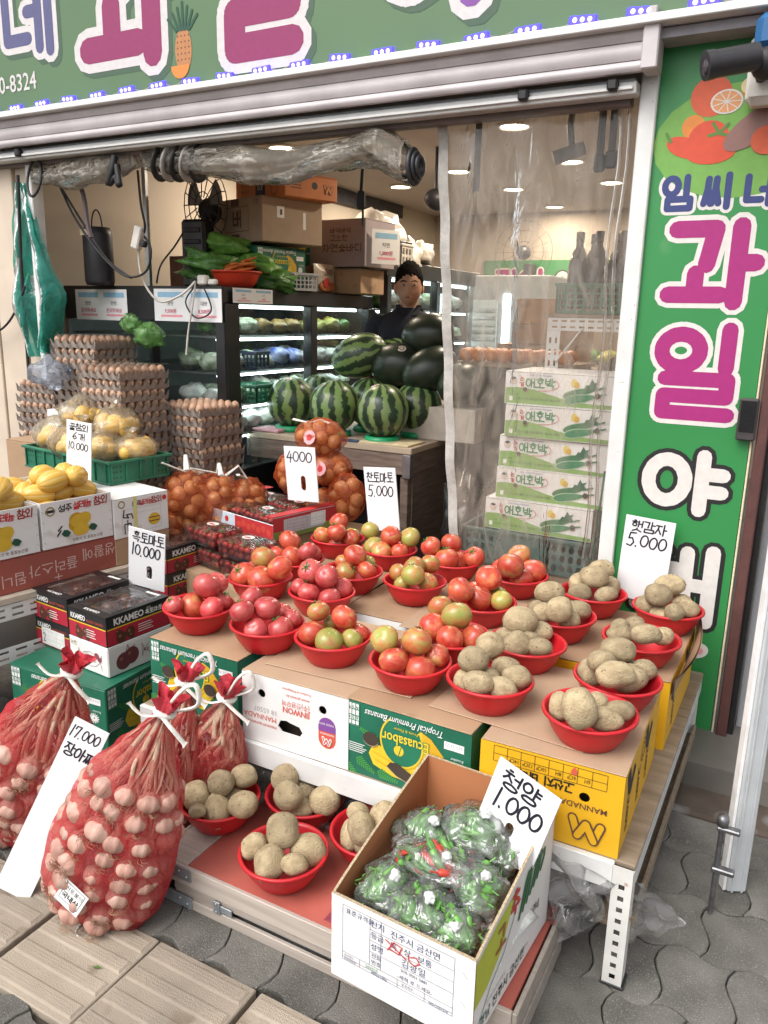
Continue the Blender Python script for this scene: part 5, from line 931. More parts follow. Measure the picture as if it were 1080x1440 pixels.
up = thing('upright_cooler', 'upright lit cooler standing at the back of the shop', 'cooler', (-2.33, 6.4, .1)); obj('cabinet', MB().box(-.35, .35, 0, .6, 0, 1.8, 0, .01), mat('cooler_grey', (.2, .22, .23), .4), up); obj('light_tube', MB().box(-.03, .03, -.02, -.001, 1.1, 1.65, 0, .005), lamp('cooler_tube2', (.75, .95, 1), 7), up); obj('lit_panel', MB().box(-.3, -.08, -.01, -.001, .7, 1.6), mat('vent_panel', (.35, .42, .45), .4), up)
for k in range(14): obj('vent_slat', MB().box(-.29, -.09, -.016, -.011, .75 + .058 * k, .775 + .058 * k), m_steel, up)
po = thing('reflected_poster', 'green poster standing in for reflected fruit and vegetable lettering at the back wall', 'poster', (-3.3, 8.28, 1.7)); obj('panel', MB().box(0, 1.5, 0, .015, 0, .45), m_vg, po); F = Face(po, (0, -.001, 0), (1, 0, 0), (0, 0, 1)); bigword(F, '과일', .15, .08, .24, .26, .05, .03, VM, VW); bigword(F, '야채', .8, .08, .24, .26, .05, .03, VW, BLACK); F.done()  # solid panel added in place of lettering seen as a reflection
wf = thing('wall_fan', 'round wall fan seen faintly through the curtain', 'fan', (-2.75, 7.95, 2.2)); g2 = MB()
for q in (.35, .7, 1): g2.tube([(.3 * q * math.cos(a), -.02, .3 * q * math.sin(a)) for a in [2 * PI * i / 28 for i in range(29)]], .0025, 5)
for k in range(18): g2.tube([(0, -.05, 0), (.3 * math.cos(2 * PI * k / 18), -.02, .3 * math.sin(2 * PI * k / 18))], .0015, 4)
obj('guard', g2, m_dark, wf); obj('hub', MB().ell((0, 0, 0), (.07, .12, .07), 12, 8), m_dark, wf); obj('bracket', MB().box(-.03, .03, .1, .34, -.2, -.1), m_dark, wf)
for k, (x, y, z, l) in enumerate(((-1.2, 6.2, .1, 'tall shelf unit of vegetables along the right wall far inside'),)):
    t = thing('vegetable_shelf', l, 'shelf', (x, y, z)); obj('frame', MB().box(-.5, .5, 0, .5, 0, 1.1, 0, .01).box(-.5, .5, .4, .5, 1.1, 1.7, 0, .01), mat('shelf_brown', (.25, .19, .14), .7), t)
    for j in range(6): tag(link('produce_bag', LM[['leaf', 'yellow', 'brown', 'leaf', 'yellow', 'pale_green'][j]][0], None, (x - .4 + .16 * j, y + .15, z + 1.1), (0, 0, j), (1.3,) * 3), f'{["dark leafy", "yellow", "brown", "leafy green", "yellow green", "pale green"][j]} produce on the far vegetable shelf, number {j + 1} from the left'.replace(f', number {j + 1} from the left', ('', '', '', ' beside the brown one', ' near the right end', ' at the right end')[j]), 'produce', 'produce on the far shelf')
# ---------------------------------------------------------------- the stall: slotted steel stand, lower platform
st = thing('display_stand', 'white slotted angle stand with a plywood top carrying the banana cartons', 'stand', (0, 0, 0))
obj('front_beam', MB().box(-1.76, -.262, 1.652, 1.668, .258, .3275, 0, .002), m_alu, st); obj('sticker', MB().box(-.865, -.835, 1.6495, 1.6515, .265, .275), CREAM, st)
obj('deck_board', MB().box(-1.76, -.215, 1.6695, 2.86, .314, .3278, 0, .003), m_wood, st)
for k, (x0, x1) in enumerate(((-.262, -.216),)):
    hs_ = [rect(.016, .02 + .031 * j, .03, .034 + .031 * j) for j in range(9)]
    obj('front_leg', MB().plate(rect(0, 0, .046, .327), hs_, .0025, 0, Matrix.Translation((-.262, 1.6488, 0))), mat('leg_white', (.66, .65, .62), .5, var=.08, scale=12, spots=((.3, .13, .05), 26, .66)), st)
    obj('leg_side', MB().plate(rect(0, 0, .046, .312), hs_, .0025, 0, Matrix.Translation((-.2165, 1.6525, 0)) @ Matrix.Rotation(PI / 2, 4, 'Z')), MATS['leg_white'], st); obj('leg_foot', MB().box(-.266, -.21, 1.646, 1.702, -.002, .006, 0, .002), m_rubber, st)
obj('side_beam', MB().plate(rect(0, 0, 1.15, .05), [rect(.06 + .08 * k, .016 + .0, .1 + .08 * k, .028) for k in range(13)], .0025, 0, Matrix.Translation((-.2155, 1.70, .262)) @ Matrix.Rotation(PI / 2, 4, 'Z')), m_alu, st)
for x, y in ((-.262, 2.8), (-1.76, 1.66), (-1.76, 2.8)): obj('leg', MB().box(x, x + .045, y, y + .003, 0, .312).box(x, x + .003, y + .0035, y + .045, 0, .312), m_alu, st)
obj('lower_shelf', MB().box(-.3, -.212, 1.72, 2.8, .1, .115, 0, .003).box(-.222, -.212, 1.72, 2.8, .116, .15, 0, .002), m_wood, st)
pf = thing('display_platform', 'low wood look platform with steel corner brackets and a red top under the lowest bowls', 'platform', (-1.396, 1.337, 0))
obj('top_plank', MB().box(0, 1.01, 0, .012, .068, .124, 0, .002).box(0, .1, .0125, .36, .11, .124, 0, .002), m_plank, pf); obj('inner_rail', MB().box(.06, 1.0, .004, .014, .046, .066, 0, .001).box(.06, .235, .006, .016, .03, .045, 0, .001), m_plank, pf); obj('bottom_plank', MB().box(0, 1.01, 0, .012, 0, .03, 0, .002), m_plank, pf)
obj('red_top', MB().box(.1005, 1.005, .0125, .36, .108, .1215, 0, .002), mat('red_board', (.4, .1, .075), .6, var=.14, scale=7, bump=.06), pf); obj('printed_patch', MB().box(.52, .86, .03, .3, .1216, .1222), mat('magenta_patch', (.3, .05, .08), .55, var=.4, scale=16), pf)
obj('end_plank', MB().box(1.011, 1.022, 0, .36, .068, .126, 0, .002).box(1.011, 1.022, 0, .36, 0, .055, 0, .002), m_plank, pf); obj('left_end', MB().box(-.011, -.001, 0, .36, 0, .124, 0, .002), m_plank, pf); obj('drawer_shade', MB().box(.25, 1.0, .05, .06, .03, .066), m_black, pf); obj('slide_rail', MB().box(.24, 1.0, .02, .045, .012, .034, 0, .003), m_steel, pf)  # black sheet behind the rails paints the shade in the drawer gap
for z0 in (.086, .002):
    br = obj('corner_bracket', MB().box(-.014, .125, -.0035, -.0005, z0, z0 + .036, 0, .001).box(-.0145, -.0115, -.003, .1, z0, z0 + .036, 0, .001), m_galv, pf)
    for x in (.015, .085, .11): obj('rivet', MB().ell((x, -.004, z0 + .018 + (.006 if x < .1 else -.004)), (.004, .003, .004), 8, 5), m_steel if x > .05 else m_rubber, br)
obj('corner_post', MB().box(-.014, .022, -.0036, -.0006, .0385, .0855, 0, .001), m_galv, pf)
lt = obj('latch', MB().box(.2, .222, -.005, -.0008, .03, .066, 0, .001).box(.223, .26, -.004, .0, .038, .058, 0, .001), m_galv, pf)
for z in (.036, .06): obj('rivet', MB().ell((.211, -.006, z), (.0035, .002, .0035), 8, 5), m_steel, lt)
def scrap(name, label, corners, seed, m, n=16, amp=.03):
    a, b, c, d = [Vector(p) for p in corners]
    def fn(u, v):
        p = a * (1 - u) * (1 - v) + b * u * (1 - v) + c * u * v + d * (1 - u) * v
        return p + Vector((mnoise.noise(Vector((u * 4, v * 4, seed))), mnoise.noise(Vector((u * 4, v * 4, seed + 9))), mnoise.noise(Vector((u * 4 + 3, v * 4, seed + 5))) * .7)) * amp
    return tag(obj(name, MB().grid(fn, n, n), m), label, 'plastic sheet')
scrap('plastic_scrap', 'torn grey plastic sheet hanging under the yellow carton left of the stand leg', [(-.47, 1.64, .315), (-.25, 1.64, .29), (-.3, 1.68, .12), (-.42, 1.63, .02)], 3, m_scrap, 18, .05)
scrap('plastic_scrap', 'torn grey plastic sheet flapping out right of the stand leg', [(-.3, 1.7, .25), (-.2, 1.71, .26), (-.1, 1.78, .14), (-.24, 1.7, .07)], 5, m_scrap, 16, .03)
scrap('plastic_scrap', 'clear plastic sheet lying at the back of the low platform', [(-1.33, 1.64, .128), (-.75, 1.64, .14), (-.75, 1.7, .24), (-1.33, 1.69, .24)], 8, m_clear, 24, .05)

# ---------------------------------------------------------------- carton rows on the stand
DZ = .3285; TOP = .545; bh = TOP - DZ
m_flapw = mat('cardboard_light', (.42, .29, .19), .85, var=.08, scale=6, bump=.05)
def eh(w, h): return [circ(.22 * w, .55 * h, .024, 14, .02), circ(.7 * w, .45 * h, .023, 14, .02), [(.36 * w, .25 * h), (.39 * w, .32 * h), (.45 * w, .33 * h), (.56 * w, .24 * h), (.58 * w, .16 * h), (.52 * w, .12 * h), (.44 * w, .16 * h)]]
def banana_carton(label, w, d, h, loc, rz):
    t = hollow('banana_carton', label, w, d, h, loc, rz, m_gcard, eh(w, h), m_card); F = front(t, w, d, h); banana_print_holes(F, w, h); return t
def banana_print_holes(F, w, h):
    banana_face(F, w, h)
    F.done()
t = hollow('banana_carton', 'green banana carton behind the small garlic bag, leftmost in the front row', .352, .5, bh, (-1.574, 1.95, DZ), 0, m_gcard, [], m_card, 'carton', 'cartons in the front row of the stand'); F = front(t, .352, .5, bh); banana_face(F, .352, bh); F.done()
# vent and hand holes of the printed cartons: flat patches, the shade inside painted dark
flat_holes(t, .352, .5, bh, eh(.352, bh))
WH = [circ(.07, .158, .013, 14), circ(.277, .16, .013, 14), [(.125, .07), (.135, .09), (.155, .094), (.17, .09), (.2, .085), (.21, .07), (.2, .055), (.14, .055)]]
t = hollow('white_carton', 'white banana carton with orange lettering, second in the front row', .36, .5, bh, (-1.177, 1.918, DZ), rad(.8), m_wcard, WH, m_flapw, 'carton', 'cartons in the front row of the stand'); F = front(t, .36, .5, bh)
F.text('JINWON', .235, .138, .026, ORED, PI, 1, bold=.02, sx=.9); F.text('(주)진원무역', .235, .158, .02, ORED, PI, 1, sx=.9); F.text('www.jinwon.kr', .235, .178, .013, ORED, PI, 1); F.text('Product of Philippines', .24, .197, .011, ORED, PI, 1)
F.text('MANNADA', .122, .092, .023, ORED, PI, 1, sx=1); F.text('PREMIUM BANANA', .122, .066, .012, ORED, PI, 1, sx=1); F.text('18 65507', .125, .115, .022, GREY, PI, 1)
sl = slot(.292, .094, .056, .095, 8); F.poly(sl, ORED, 0, 'printed_badge'); F.poly([(x, max(y, .098)) for x, y in sl], flat('badge_purple', (.2, .07, .3)), 1, 'printed_badge'); ribbon_logo(F, .275, .056, .034, WHITE, .08, 2, ORED); F.text('MANNADA', .316, .094, .009, WHITE, PI, 2); F.text('MADE WITH', .314, .124, .009, WHITE, PI, 2); F.done()
F = right(t, .36, .5, bh); F.rect(.0, .17, .1, bh - .006, ORED, 0); F.rect(.0, .002, .1, .169, GREEN, 0); F.done()
t = hollow('banana_carton', 'green banana carton between the white and the yellow carton in the front row', .37, .5, bh, (-.813, 1.92, DZ), rad(-1.2), m_gcard, [], m_card, 'carton', 'cartons in the front row of the stand'); F = front(t, .37, .5, bh); banana_face(F, .37, bh); F.done(); flat_holes(t, .37, .5, bh, eh(.37, bh))
YH = [circ(.262, .135, .013, 14)]
t = hollow('yellow_carton', 'yellow banana carton with a black ribbon logo at the front corner', .35, .5, bh, (-.438, 1.918, DZ), rad(1), m_ycard, YH, m_flapw, 'carton', 'cartons in the front row of the stand'); w, h = .35, bh; F = front(t, w, .5, h)
F.grid([.035 + .0345 * k for k in range(9)], [.166, .186, .207], .0013, BLACK, 0)
for k, s_ in enumerate(('14CP', '12CP', '10CP', '8H', '6CP', '6H')): F.text(s_, .066 + .0345 * (k + 1), .183, .015, BLACK, PI, 1, sx=.8)
F.poly([(.225, .19), (.228, .2), (.235, .207), (.24, .2), (.242, .19), (.234, .186)], ORED, 1, 'flame_print')
P = [[(w_ * -1, h_ * -1) for w_, h_ in p] for p in written('고산지 바나나', 0, 0, .023, .024, .08)]; F.lines([[(x + .235, y + .162) for x, y in p] for p in P], .0042, BLACK, 1, 'letter')
F.text('MANNADA', .318, .118, .021, BROWN, PI, 1, bold=.01, sx=1.05); ribbon_logo(F, .226, .016, .092, BROWN, .045, 1, m_ycard); F.done()
F = right(t, w, .5, h)
for x0 in (.03, .27): F.poly([(x0, .2), (x0 + .03, .135), (x0 + .07, .12), (x0 + .1, .15), (x0 + .16, .2), (x0 + .12, .165), (x0 + .09, .19), (x0 + .06, .16), (x0 + .04, .205)], BLACK, 0, 'leaf_print')
for x0 in (.06, .2, .32): F.lines([[(x0 + b * .9, .13 - a) for a, b in p] for p in written('고산지', 0, 0, .03, .03, .1)], .006, BLACK, 1, 'letter')
F.lines([arc(.25, .16, .03, .03), arc(.25, .16, .018, .018)], .004, BLACK, 1); F.done()
for k, (x, wd, m, l) in enumerate(((-1.57, .36, m_gcard, 'green carton in the rear row behind the leftmost front carton'), (-1.18, .37, m_wcard, 'white carton in the rear row behind the white banana carton'), (-.8, .37, m_gcard, 'green carton in the rear row behind the middle tomato bowls'), (-.425, .35, m_ycard, 'orange yellow carton with an open curled flap in the rear row'))):
    t = hollow('rear_carton', l, wd, .52, bh, (x, 2.49, DZ), rad(R.uniform(-1, 1)), m, [], m_card, 'carton', 'cartons in the rear row of the stand')
    if k == 3:
        F = right(t, wd, .52, bh)
        for x0 in (.03, .3): F.poly([(x0, .2), (x0 + .03, .135), (x0 + .07, .12), (x0 + .1, .15), (x0 + .16, .2), (x0 + .12, .165), (x0 + .09, .19), (x0 + .06, .16), (x0 + .04, .205)], BLACK, 0, 'leaf_print')
        F.lines([[(.1 + b * .9, .13 - a) for a, b in p] for p in written('고산지', 0, 0, .03, .03, .1)], .006, BLACK, 1, 'letter'); F.done()
        obj('curled_flap', MB().grid(lambda u, v: (wd / 2 + .004 + .035 * math.sin(PI * u) * v, -.24 + .48 * u, bh - .05 * (1 - v) + .055 * v * (u ** 1.5)), 16, 5).grid(lambda u, v: (wd / 2 + .009 + .035 * math.sin(PI * u) * v, -.24 + .48 * u, bh - .05 * (1 - v) + .055 * v * (u ** 1.5)), 16, 5), m_card, t)
for x0, x1, y0, y1, rz, l in ((-1.33, -.86, 1.74, 2.16, .06, 'flat brown cardboard sheet under the middle front bowls'), (-.78, -.36, 1.73, 2.1, -.05, 'flat brown cardboard sheet under the front potato bowls'), (-1.12, -.62, 2.2, 2.62, .03, 'flat cardboard sheet under the rear tomato bowls'), (-1.75, -1.36, 2.0, 2.6, .04, 'flat cardboard sheet under the left rear tomato bowls')):
    k = len(l) * .00003; tag(obj('cardboard_sheet', MB().box((x0 - x1) / 2, (x1 - x0) / 2, (y0 - y1) / 2, (y1 - y0) / 2, 0, .0032, 0, .001), m_flapw, None, ((x0 + x1) / 2, (y0 + y1) / 2, TOP + .0003 + k), (0, 0, rz)), l, 'cardboard')

# ---------------------------------------------------------------- bowls of tomatoes and potatoes
TM = {}
for k, st_ in (('p', [(.3, (.49, .038, .05)), (.6, (.57, .1, .09)), (.8, (.6, .2, .12))]), ('r', [(.3, (.48, .035, .026)), (.55, (.56, .1, .05)), (.76, (.55, .27, .09))]), ('m', [(.32, (.55, .1, .045)), (.52, (.5, .22, .07)), (.68, (.38, .33, .08))]), ('g', [(.3, (.48, .2, .07)), (.48, (.4, .33, .09)), (.7, (.27, .33, .06))])):
    TM[k] = ramp_mat('tomato_' + k, st_, .27, 1.25, (1, 1, 1.5), True, 0, 90, .5, .15)
def tomato_fn(n, ph, am):
    def fn(d):
        a = math.atan2(d.y, d.x); s = math.sqrt(max(0, 1 - d.z * d.z))
        return 1 + am * math.cos(n * a + ph) * s * (.6 + .4 * d.z) - .16 * math.exp(-((1 - d.z) / .06)) - .05 * math.exp(-((1 + d.z) / .05)) + .012 * math.sin(3 * a + ph)
    return fn
m_calyx = mat('calyx_green', (.06, .16, .03), .6)
tmesh = {k: [mesh('tomato', MB().ell((0, 0, 0), (1, 1, .9 if i else .84), 22, 14, 0, tomato_fn((5, 7, 6)[i], i, (.02, .035, .015)[i])), TM[k]) for i in range(3)] for k in TM}
cal = MB()
for k in range(6):
    a = 2 * PI * k / 6; cal.add([(.08 * math.cos(a - .7), .08 * math.sin(a - .7), .8), (.08 * math.cos(a + .7), .08 * math.sin(a + .7), .8), (.36 * math.cos(a + .12), .36 * math.sin(a + .12), .9), (.55 * math.cos(a), .55 * math.sin(a), .86)], [(0, 1, 2), (0, 2, 3)])
cal.tube([(0, 0, .74), (.03, 0, 1.0)], .06, 6); calm = mesh('calyx', cal, m_calyx)
m_pot = mat('potato_skin', (.3, .225, .13), .85, var=.3, scale=1.6, bump=.5, bscale=9, col2=(.48, .38, .23), rand=1, spots=((.17, .11, .06), 4.5, .65), detail=6)
m_eye = mat('potato_eye', (.5, .4, .2), .7)
def potato_fn(s):
    o = Vector((s * 7.7, s * 3.3, s * 1.1))
    return lambda d: 1 + .15 * mnoise.noise(d * 1.0 + o) + .045 * mnoise.noise(d * 2.6 + o) - .05 * max(0, mnoise.noise(d * 5 + o) - .3) * 2
pm = [mesh('potato', MB().ell((0, 0, 0), (1, 1, 1), 22, 14, 0, potato_fn(i + 1)), m_pot) for i in range(7)]
BOWLS={
 'T1':(-1.665,1.840,0.545,[(-0.04,-0.072,0.095,0.03,0.03,'p',0),(-0.013,-0.012,0.076,0.043,0.043,'r',0),(0.022,0.016,0.145,0.043,0.043,'p',1),(0.067,-0.016,0.089,0.038,0.038,'p',0),(0.001,0.089,0.13,0.037,0.037,'p',1),(0.052,0.051,0.086,0.034,0.034,'p',0),]),
 'T2':(-1.670,2.176,0.545,[(-0.046,-0.042,0.09,0.045,0.045,'r',0),(-0.012,0.034,0.138,0.045,0.045,'m',1),(0.037,-0.042,0.085,0.052,0.052,'r',0),(0.098,-0.018,0.135,0.044,0.044,'r',1),(-0.062,0.037,0.082,0.035,0.035,'p',0),]),
 'T3':(-1.386,1.834,0.545,[(-0.092,0.039,0.13,0.038,0.038,'p',1),(-0.033,-0.08,0.137,0.036,0.036,'p',1),(0.012,-0.016,0.136,0.04,0.04,'p',1),(0.009,-0.07,0.083,0.036,0.036,'p',0),(0.064,-0.023,0.081,0.039,0.039,'p',0),(0.003,0.077,0.09,0.029,0.029,'p',0),(0.064,0.041,0.093,0.03,0.03,'p',0),]),
 'T4':(-1.403,2.165,0.545,[(-0.007,-0.07,0.094,0.036,0.036,'p',0),(0.053,-0.034,0.071,0.041,0.041,'p',0),(0.034,-0.019,0.144,0.039,0.039,'p',1),(0.059,0.038,0.091,0.036,0.036,'p',0),(-0.062,0.027,0.131,0.044,0.044,'p',1),(-0.068,-0.031,0.089,0.032,0.032,'p',0),]),
 'T9':(-1.700,2.434,0.545,[(-0.047,0.033,0.132,0.044,0.044,'r',1),(0.004,-0.026,0.09,0.041,0.041,'r',0),(0.057,0.032,0.09,0.041,0.041,'p',0),(-0.07,-0.02,0.088,0.032,0.032,'r',0),(0.09,-0.044,0.13,0.037,0.037,'p',1),]),
 'T5':(-1.159,1.856,0.545,[(-0.066,0.018,0.136,0.034,0.034,'m',1),(-0.056,-0.031,0.084,0.04,0.04,'r',0),(0.026,0.018,0.136,0.038,0.038,'r',1),(0.024,-0.063,0.09,0.04,0.04,'g',0),(0.074,-0.016,0.091,0.031,0.031,'g',0),(0.06,0.044,0.084,0.032,0.032,'r',0),(-0.049,0.059,0.09,0.024,0.024,'g',0),]),
 'T6':(-1.430,2.416,0.545,[(0.007,0.011,0.137,0.042,0.042,'r',1),(0.001,-0.048,0.084,0.04,0.04,'m',0),(0.066,0.002,0.089,0.038,0.038,'r',0),(0.023,0.069,0.09,0.034,0.034,'g',0),(-0.064,0.041,0.09,0.03,0.03,'m',0),]),
 'T8':(-1.710,2.766,0.545,[(-0.03,-0.07,0.102,0.039,0.039,'m',0),(0.048,-0.088,0.133,0.04,0.04,'r',1),(-0.034,0.065,0.13,0.041,0.041,'r',1),(0.088,-0.035,0.1,0.036,0.036,'r',0),(0.029,-0.054,0.064,0.038,0.038,'r',0),(0.045,0.048,0.09,0.032,0.032,'g',0),]),
 'T7':(-1.449,2.745,0.545,[(-0.099,0.015,0.138,0.036,0.036,'g',1),(-0.063,-0.019,0.082,0.041,0.041,'g',0),(0.015,-0.015,0.139,0.041,0.041,'r',1),(0.082,0.025,0.133,0.041,0.041,'g',1),(-0,-0.067,0.083,0.04,0.04,'m',0),(0.064,-0.028,0.084,0.037,0.037,'r',0),(-0.05,0.056,0.09,0.032,0.032,'m',0),]),
 'T10':(-1.180,2.439,0.545,[(-0.069,0.011,0.09,0.037,0.037,'m',0),(0.038,-0.093,0.133,0.04,0.04,'g',1),(0,-0.009,0.13,0.041,0.041,'m',1),(0.031,0.058,0.13,0.036,0.036,'m',1),(0.065,-0.027,0.09,0.036,0.036,'m',0),(-0.01,-0.075,0.087,0.03,0.03,'g',0),]),
 'T15':(-0.889,1.827,0.545,[(-0.07,-0.025,0.133,0.039,0.039,'g',1),(0.019,-0.001,0.137,0.041,0.041,'m',1),(-0.019,-0.065,0.094,0.039,0.039,'r',0),(0.049,-0.036,0.071,0.042,0.042,'r',0),(-0.042,0.027,0.09,0.03,0.03,'r',0),(0.068,0.029,0.094,0.033,0.033,'r',0),]),
 'T11':(-1.164,2.754,0.545,[(-0.071,-0.066,0.137,0.039,0.039,'r',1),(-0.023,0.025,0.134,0.041,0.041,'r',1),(-0.007,-0.058,0.092,0.049,0.049,'r',0),(0.018,0.015,0.065,0.045,0.045,'r',0),(0.087,-0,0.102,0.041,0.041,'r',0),]),
 'T12':(-0.887,2.711,0.545,[(-0.014,0.052,0.137,0.044,0.044,'m',1),(-0.064,0.014,0.086,0.041,0.041,'r',0),(0.008,-0.1,0.14,0.048,0.048,'r',1),(0.049,0.029,0.088,0.05,0.05,'r',0),(0.037,-0.053,0.08,0.043,0.043,'r',0),]),
 'T13':(-0.893,2.376,0.545,[(-0.048,-0.08,0.13,0.043,0.043,'r',1),(-0.001,0.053,0.143,0.044,0.044,'r',1),(-0.007,-0.013,0.09,0.045,0.045,'r',0),(0.067,0.003,0.09,0.035,0.035,'g',0),(0.031,0.069,0.082,0.031,0.031,'g',0),(-0.048,0.055,0.086,0.034,0.034,'r',0),]),
 'T14':(-0.859,2.053,0.545,[(-0.074,0.067,0.13,0.038,0.038,'m',1),(0.007,0.007,0.137,0.045,0.045,'g',1),(-0.065,-0.001,0.09,0.042,0.042,'r',0),(0.018,-0.064,0.091,0.04,0.04,'r',0),(0.066,-0.002,0.082,0.041,0.041,'r',0),]),
 'P1':(-0.590,2.666,0.545,[(-0.003,0.1,0.131,0.049,0.035,'',1),(0,-0.011,0.136,0.047,0.039,'',1),(-0.061,0.033,0.09,0.037,0.037,'',0),(0.042,0.054,0.089,0.038,0.037,'',0),(-0.034,-0.056,0.086,0.041,0.03,'',0),(0.051,-0.034,0.088,0.041,0.027,'',0),]),
 'P2':(-0.335,2.645,0.545,[(-0.007,0.06,0.138,0.051,0.035,'',1),(-0.025,-0.069,0.14,0.041,0.039,'',1),(-0.063,-0.037,0.09,0.034,0.032,'',0),(-0.006,-0.061,0.069,0.04,0.033,'',0),(0.063,-0.012,0.09,0.038,0.031,'',0),(0.035,-0.094,0.1,0.03,0.026,'',0),(0.036,0.065,0.082,0.032,0.03,'',0),]),
 'P3':(-0.627,2.388,0.545,[(-0.049,0.032,0.136,0.049,0.034,'',1),(0.021,-0.098,0.133,0.041,0.038,'',1),(0.045,0.042,0.09,0.041,0.031,'',0),(-0.043,-0.049,0.092,0.034,0.031,'',0),(0.045,-0.056,0.087,0.034,0.025,'',0),(-0.075,-0,0.082,0.031,0.029,'',0),]),
 'P4':(-0.360,2.333,0.545,[(-0.055,-0.037,0.09,0.04,0.029,'',0),(0.026,-0.097,0.13,0.046,0.028,'',1),(-0.032,0.057,0.09,0.03,0.028,'',0),(0.06,0.017,0.09,0.03,0.028,'',0),(-0.071,0.022,0.09,0.028,0.024,'',0),]),
 'P5':(-0.362,2.016,0.545,[(-0.013,0.035,0.141,0.049,0.034,'',1),(-0.036,-0.048,0.136,0.04,0.027,'',1),(-0.066,-0.018,0.085,0.033,0.038,'',0),(0.032,-0.019,0.09,0.048,0.036,'',0),(0.058,0.046,0.095,0.033,0.028,'',0),(0.012,-0.099,0.13,0.051,0.033,'',1),(-0,0.066,0.074,0.036,0.039,'',0),]),
 'P6':(-0.649,2.119,0.545,[(-0.03,0.023,0.132,0.05,0.043,'',1),(-0.01,-0.066,0.09,0.037,0.04,'',0),(0.021,0.066,0.09,0.037,0.031,'',0),(0.054,-0.045,0.09,0.037,0.026,'',0),(0.012,-0.008,0.089,0.028,0.025,'',0),(-0.064,-0.015,0.088,0.028,0.026,'',0),]),
 'P7':(-0.654,1.830,0.545,[(-0.036,-0.03,0.137,0.039,0.035,'',1),(-0.039,0.092,0.13,0.038,0.036,'',1),(-0.053,-0.054,0.082,0.025,0.031,'',0),(-0.003,-0.078,0.098,0.038,0.03,'',0),(-0,-0.015,0.087,0.032,0.026,'',0),(0.05,-0.047,0.083,0.038,0.029,'',0),(0.068,0.014,0.093,0.037,0.031,'',0),(0.019,0.067,0.09,0.036,0.027,'',0),]),
 'P8':(-0.378,1.792,0.545,[(-0.003,-0.099,0.13,0.04,0.047,'',1),(-0.062,-0.037,0.09,0.027,0.035,'',0),(0.045,-0.048,0.09,0.041,0.028,'',0),(0.067,0.011,0.09,0.038,0.027,'',0),(0.007,0.023,0.09,0.029,0.027,'',0),]),
 'L1':(-1.336,1.533,0.129,[(-0.042,-0.049,0.094,0.038,0.043,'',0),(0.033,-0.048,0.073,0.036,0.046,'',0),(0.014,-0.007,0.132,0.037,0.035,'',1),(0.049,0.051,0.133,0.036,0.032,'',1),(0.098,-0.019,0.099,0.04,0.035,'',0),(0.045,0.016,0.084,0.032,0.024,'',0),(0.006,-0.1,0.094,0.023,0.019,'',0),]),
 'L2':(-1.135,1.671,0.129,[(-0.043,-0.041,0.135,0.037,0.039,'',1),(0.01,-0.099,0.132,0.039,0.037,'',1),(-0,-0.01,0.084,0.042,0.036,'',0),(0.084,-0.029,0.101,0.042,0.039,'',0),(0.032,-0.067,0.08,0.032,0.027,'',0),(0.055,0.028,0.088,0.029,0.022,'',0),]),
 'L3':(-1.043,1.436,0.129,[(-0.004,0,0.134,0.041,0.045,'',1),(-0.063,-0.04,0.092,0.033,0.033,'',0),(0.002,-0.063,0.084,0.038,0.044,'',0),(0.06,0.021,0.086,0.044,0.042,'',0),(0.065,-0.047,0.094,0.032,0.025,'',0),]),
 'L4':(-0.885,1.626,0.129,[(-0.032,-0.029,0.137,0.028,0.026,'',1),(0.008,-0.079,0.137,0.034,0.042,'',1),(-0.035,-0.056,0.086,0.028,0.041,'',0),(0.047,-0.012,0.136,0.044,0.042,'',1),(0.021,-0.07,0.076,0.032,0.025,'',0),(0.064,-0.049,0.088,0.025,0.023,'',0),]),
}
ROWN = {'T1': 'front row left end', 'T3': 'front row, second from left', 'T5': 'front row, third from left', 'T15': 'front row above the green carton', 'P7': 'front row beside the corner bowl', 'P8': 'front corner over the yellow carton', 'T2': 'second row left end', 'T4': 'second row, second from left', 'T14': 'second row beside the potatoes', 'P6': 'second row beside the tomatoes', 'P5': 'second row right end',
 'T9': 'third row left end', 'T6': 'third row, second from left', 'T10': 'third row, third from left', 'T13': 'third row, fourth from left', 'P3': 'third row, fifth from left', 'P4': 'third row right end', 'T8': 'rear row beside the strawberries', 'T7': 'rear row before the price card', 'T11': 'rear row, third from left', 'T12': 'rear row below the zucchini', 'P1': 'rear row beside the white post', 'P2': 'rear row by the tall sign',
 'L1': 'low platform left end', 'L2': 'low platform back', 'L3': 'low platform front', 'L4': 'low platform by the chillies'}
CN = {'p': 'pink red', 'r': 'red', 'm': 'yellow red', 'g': 'greenish yellow'}
bmo = bowl_mesh(m_redp)
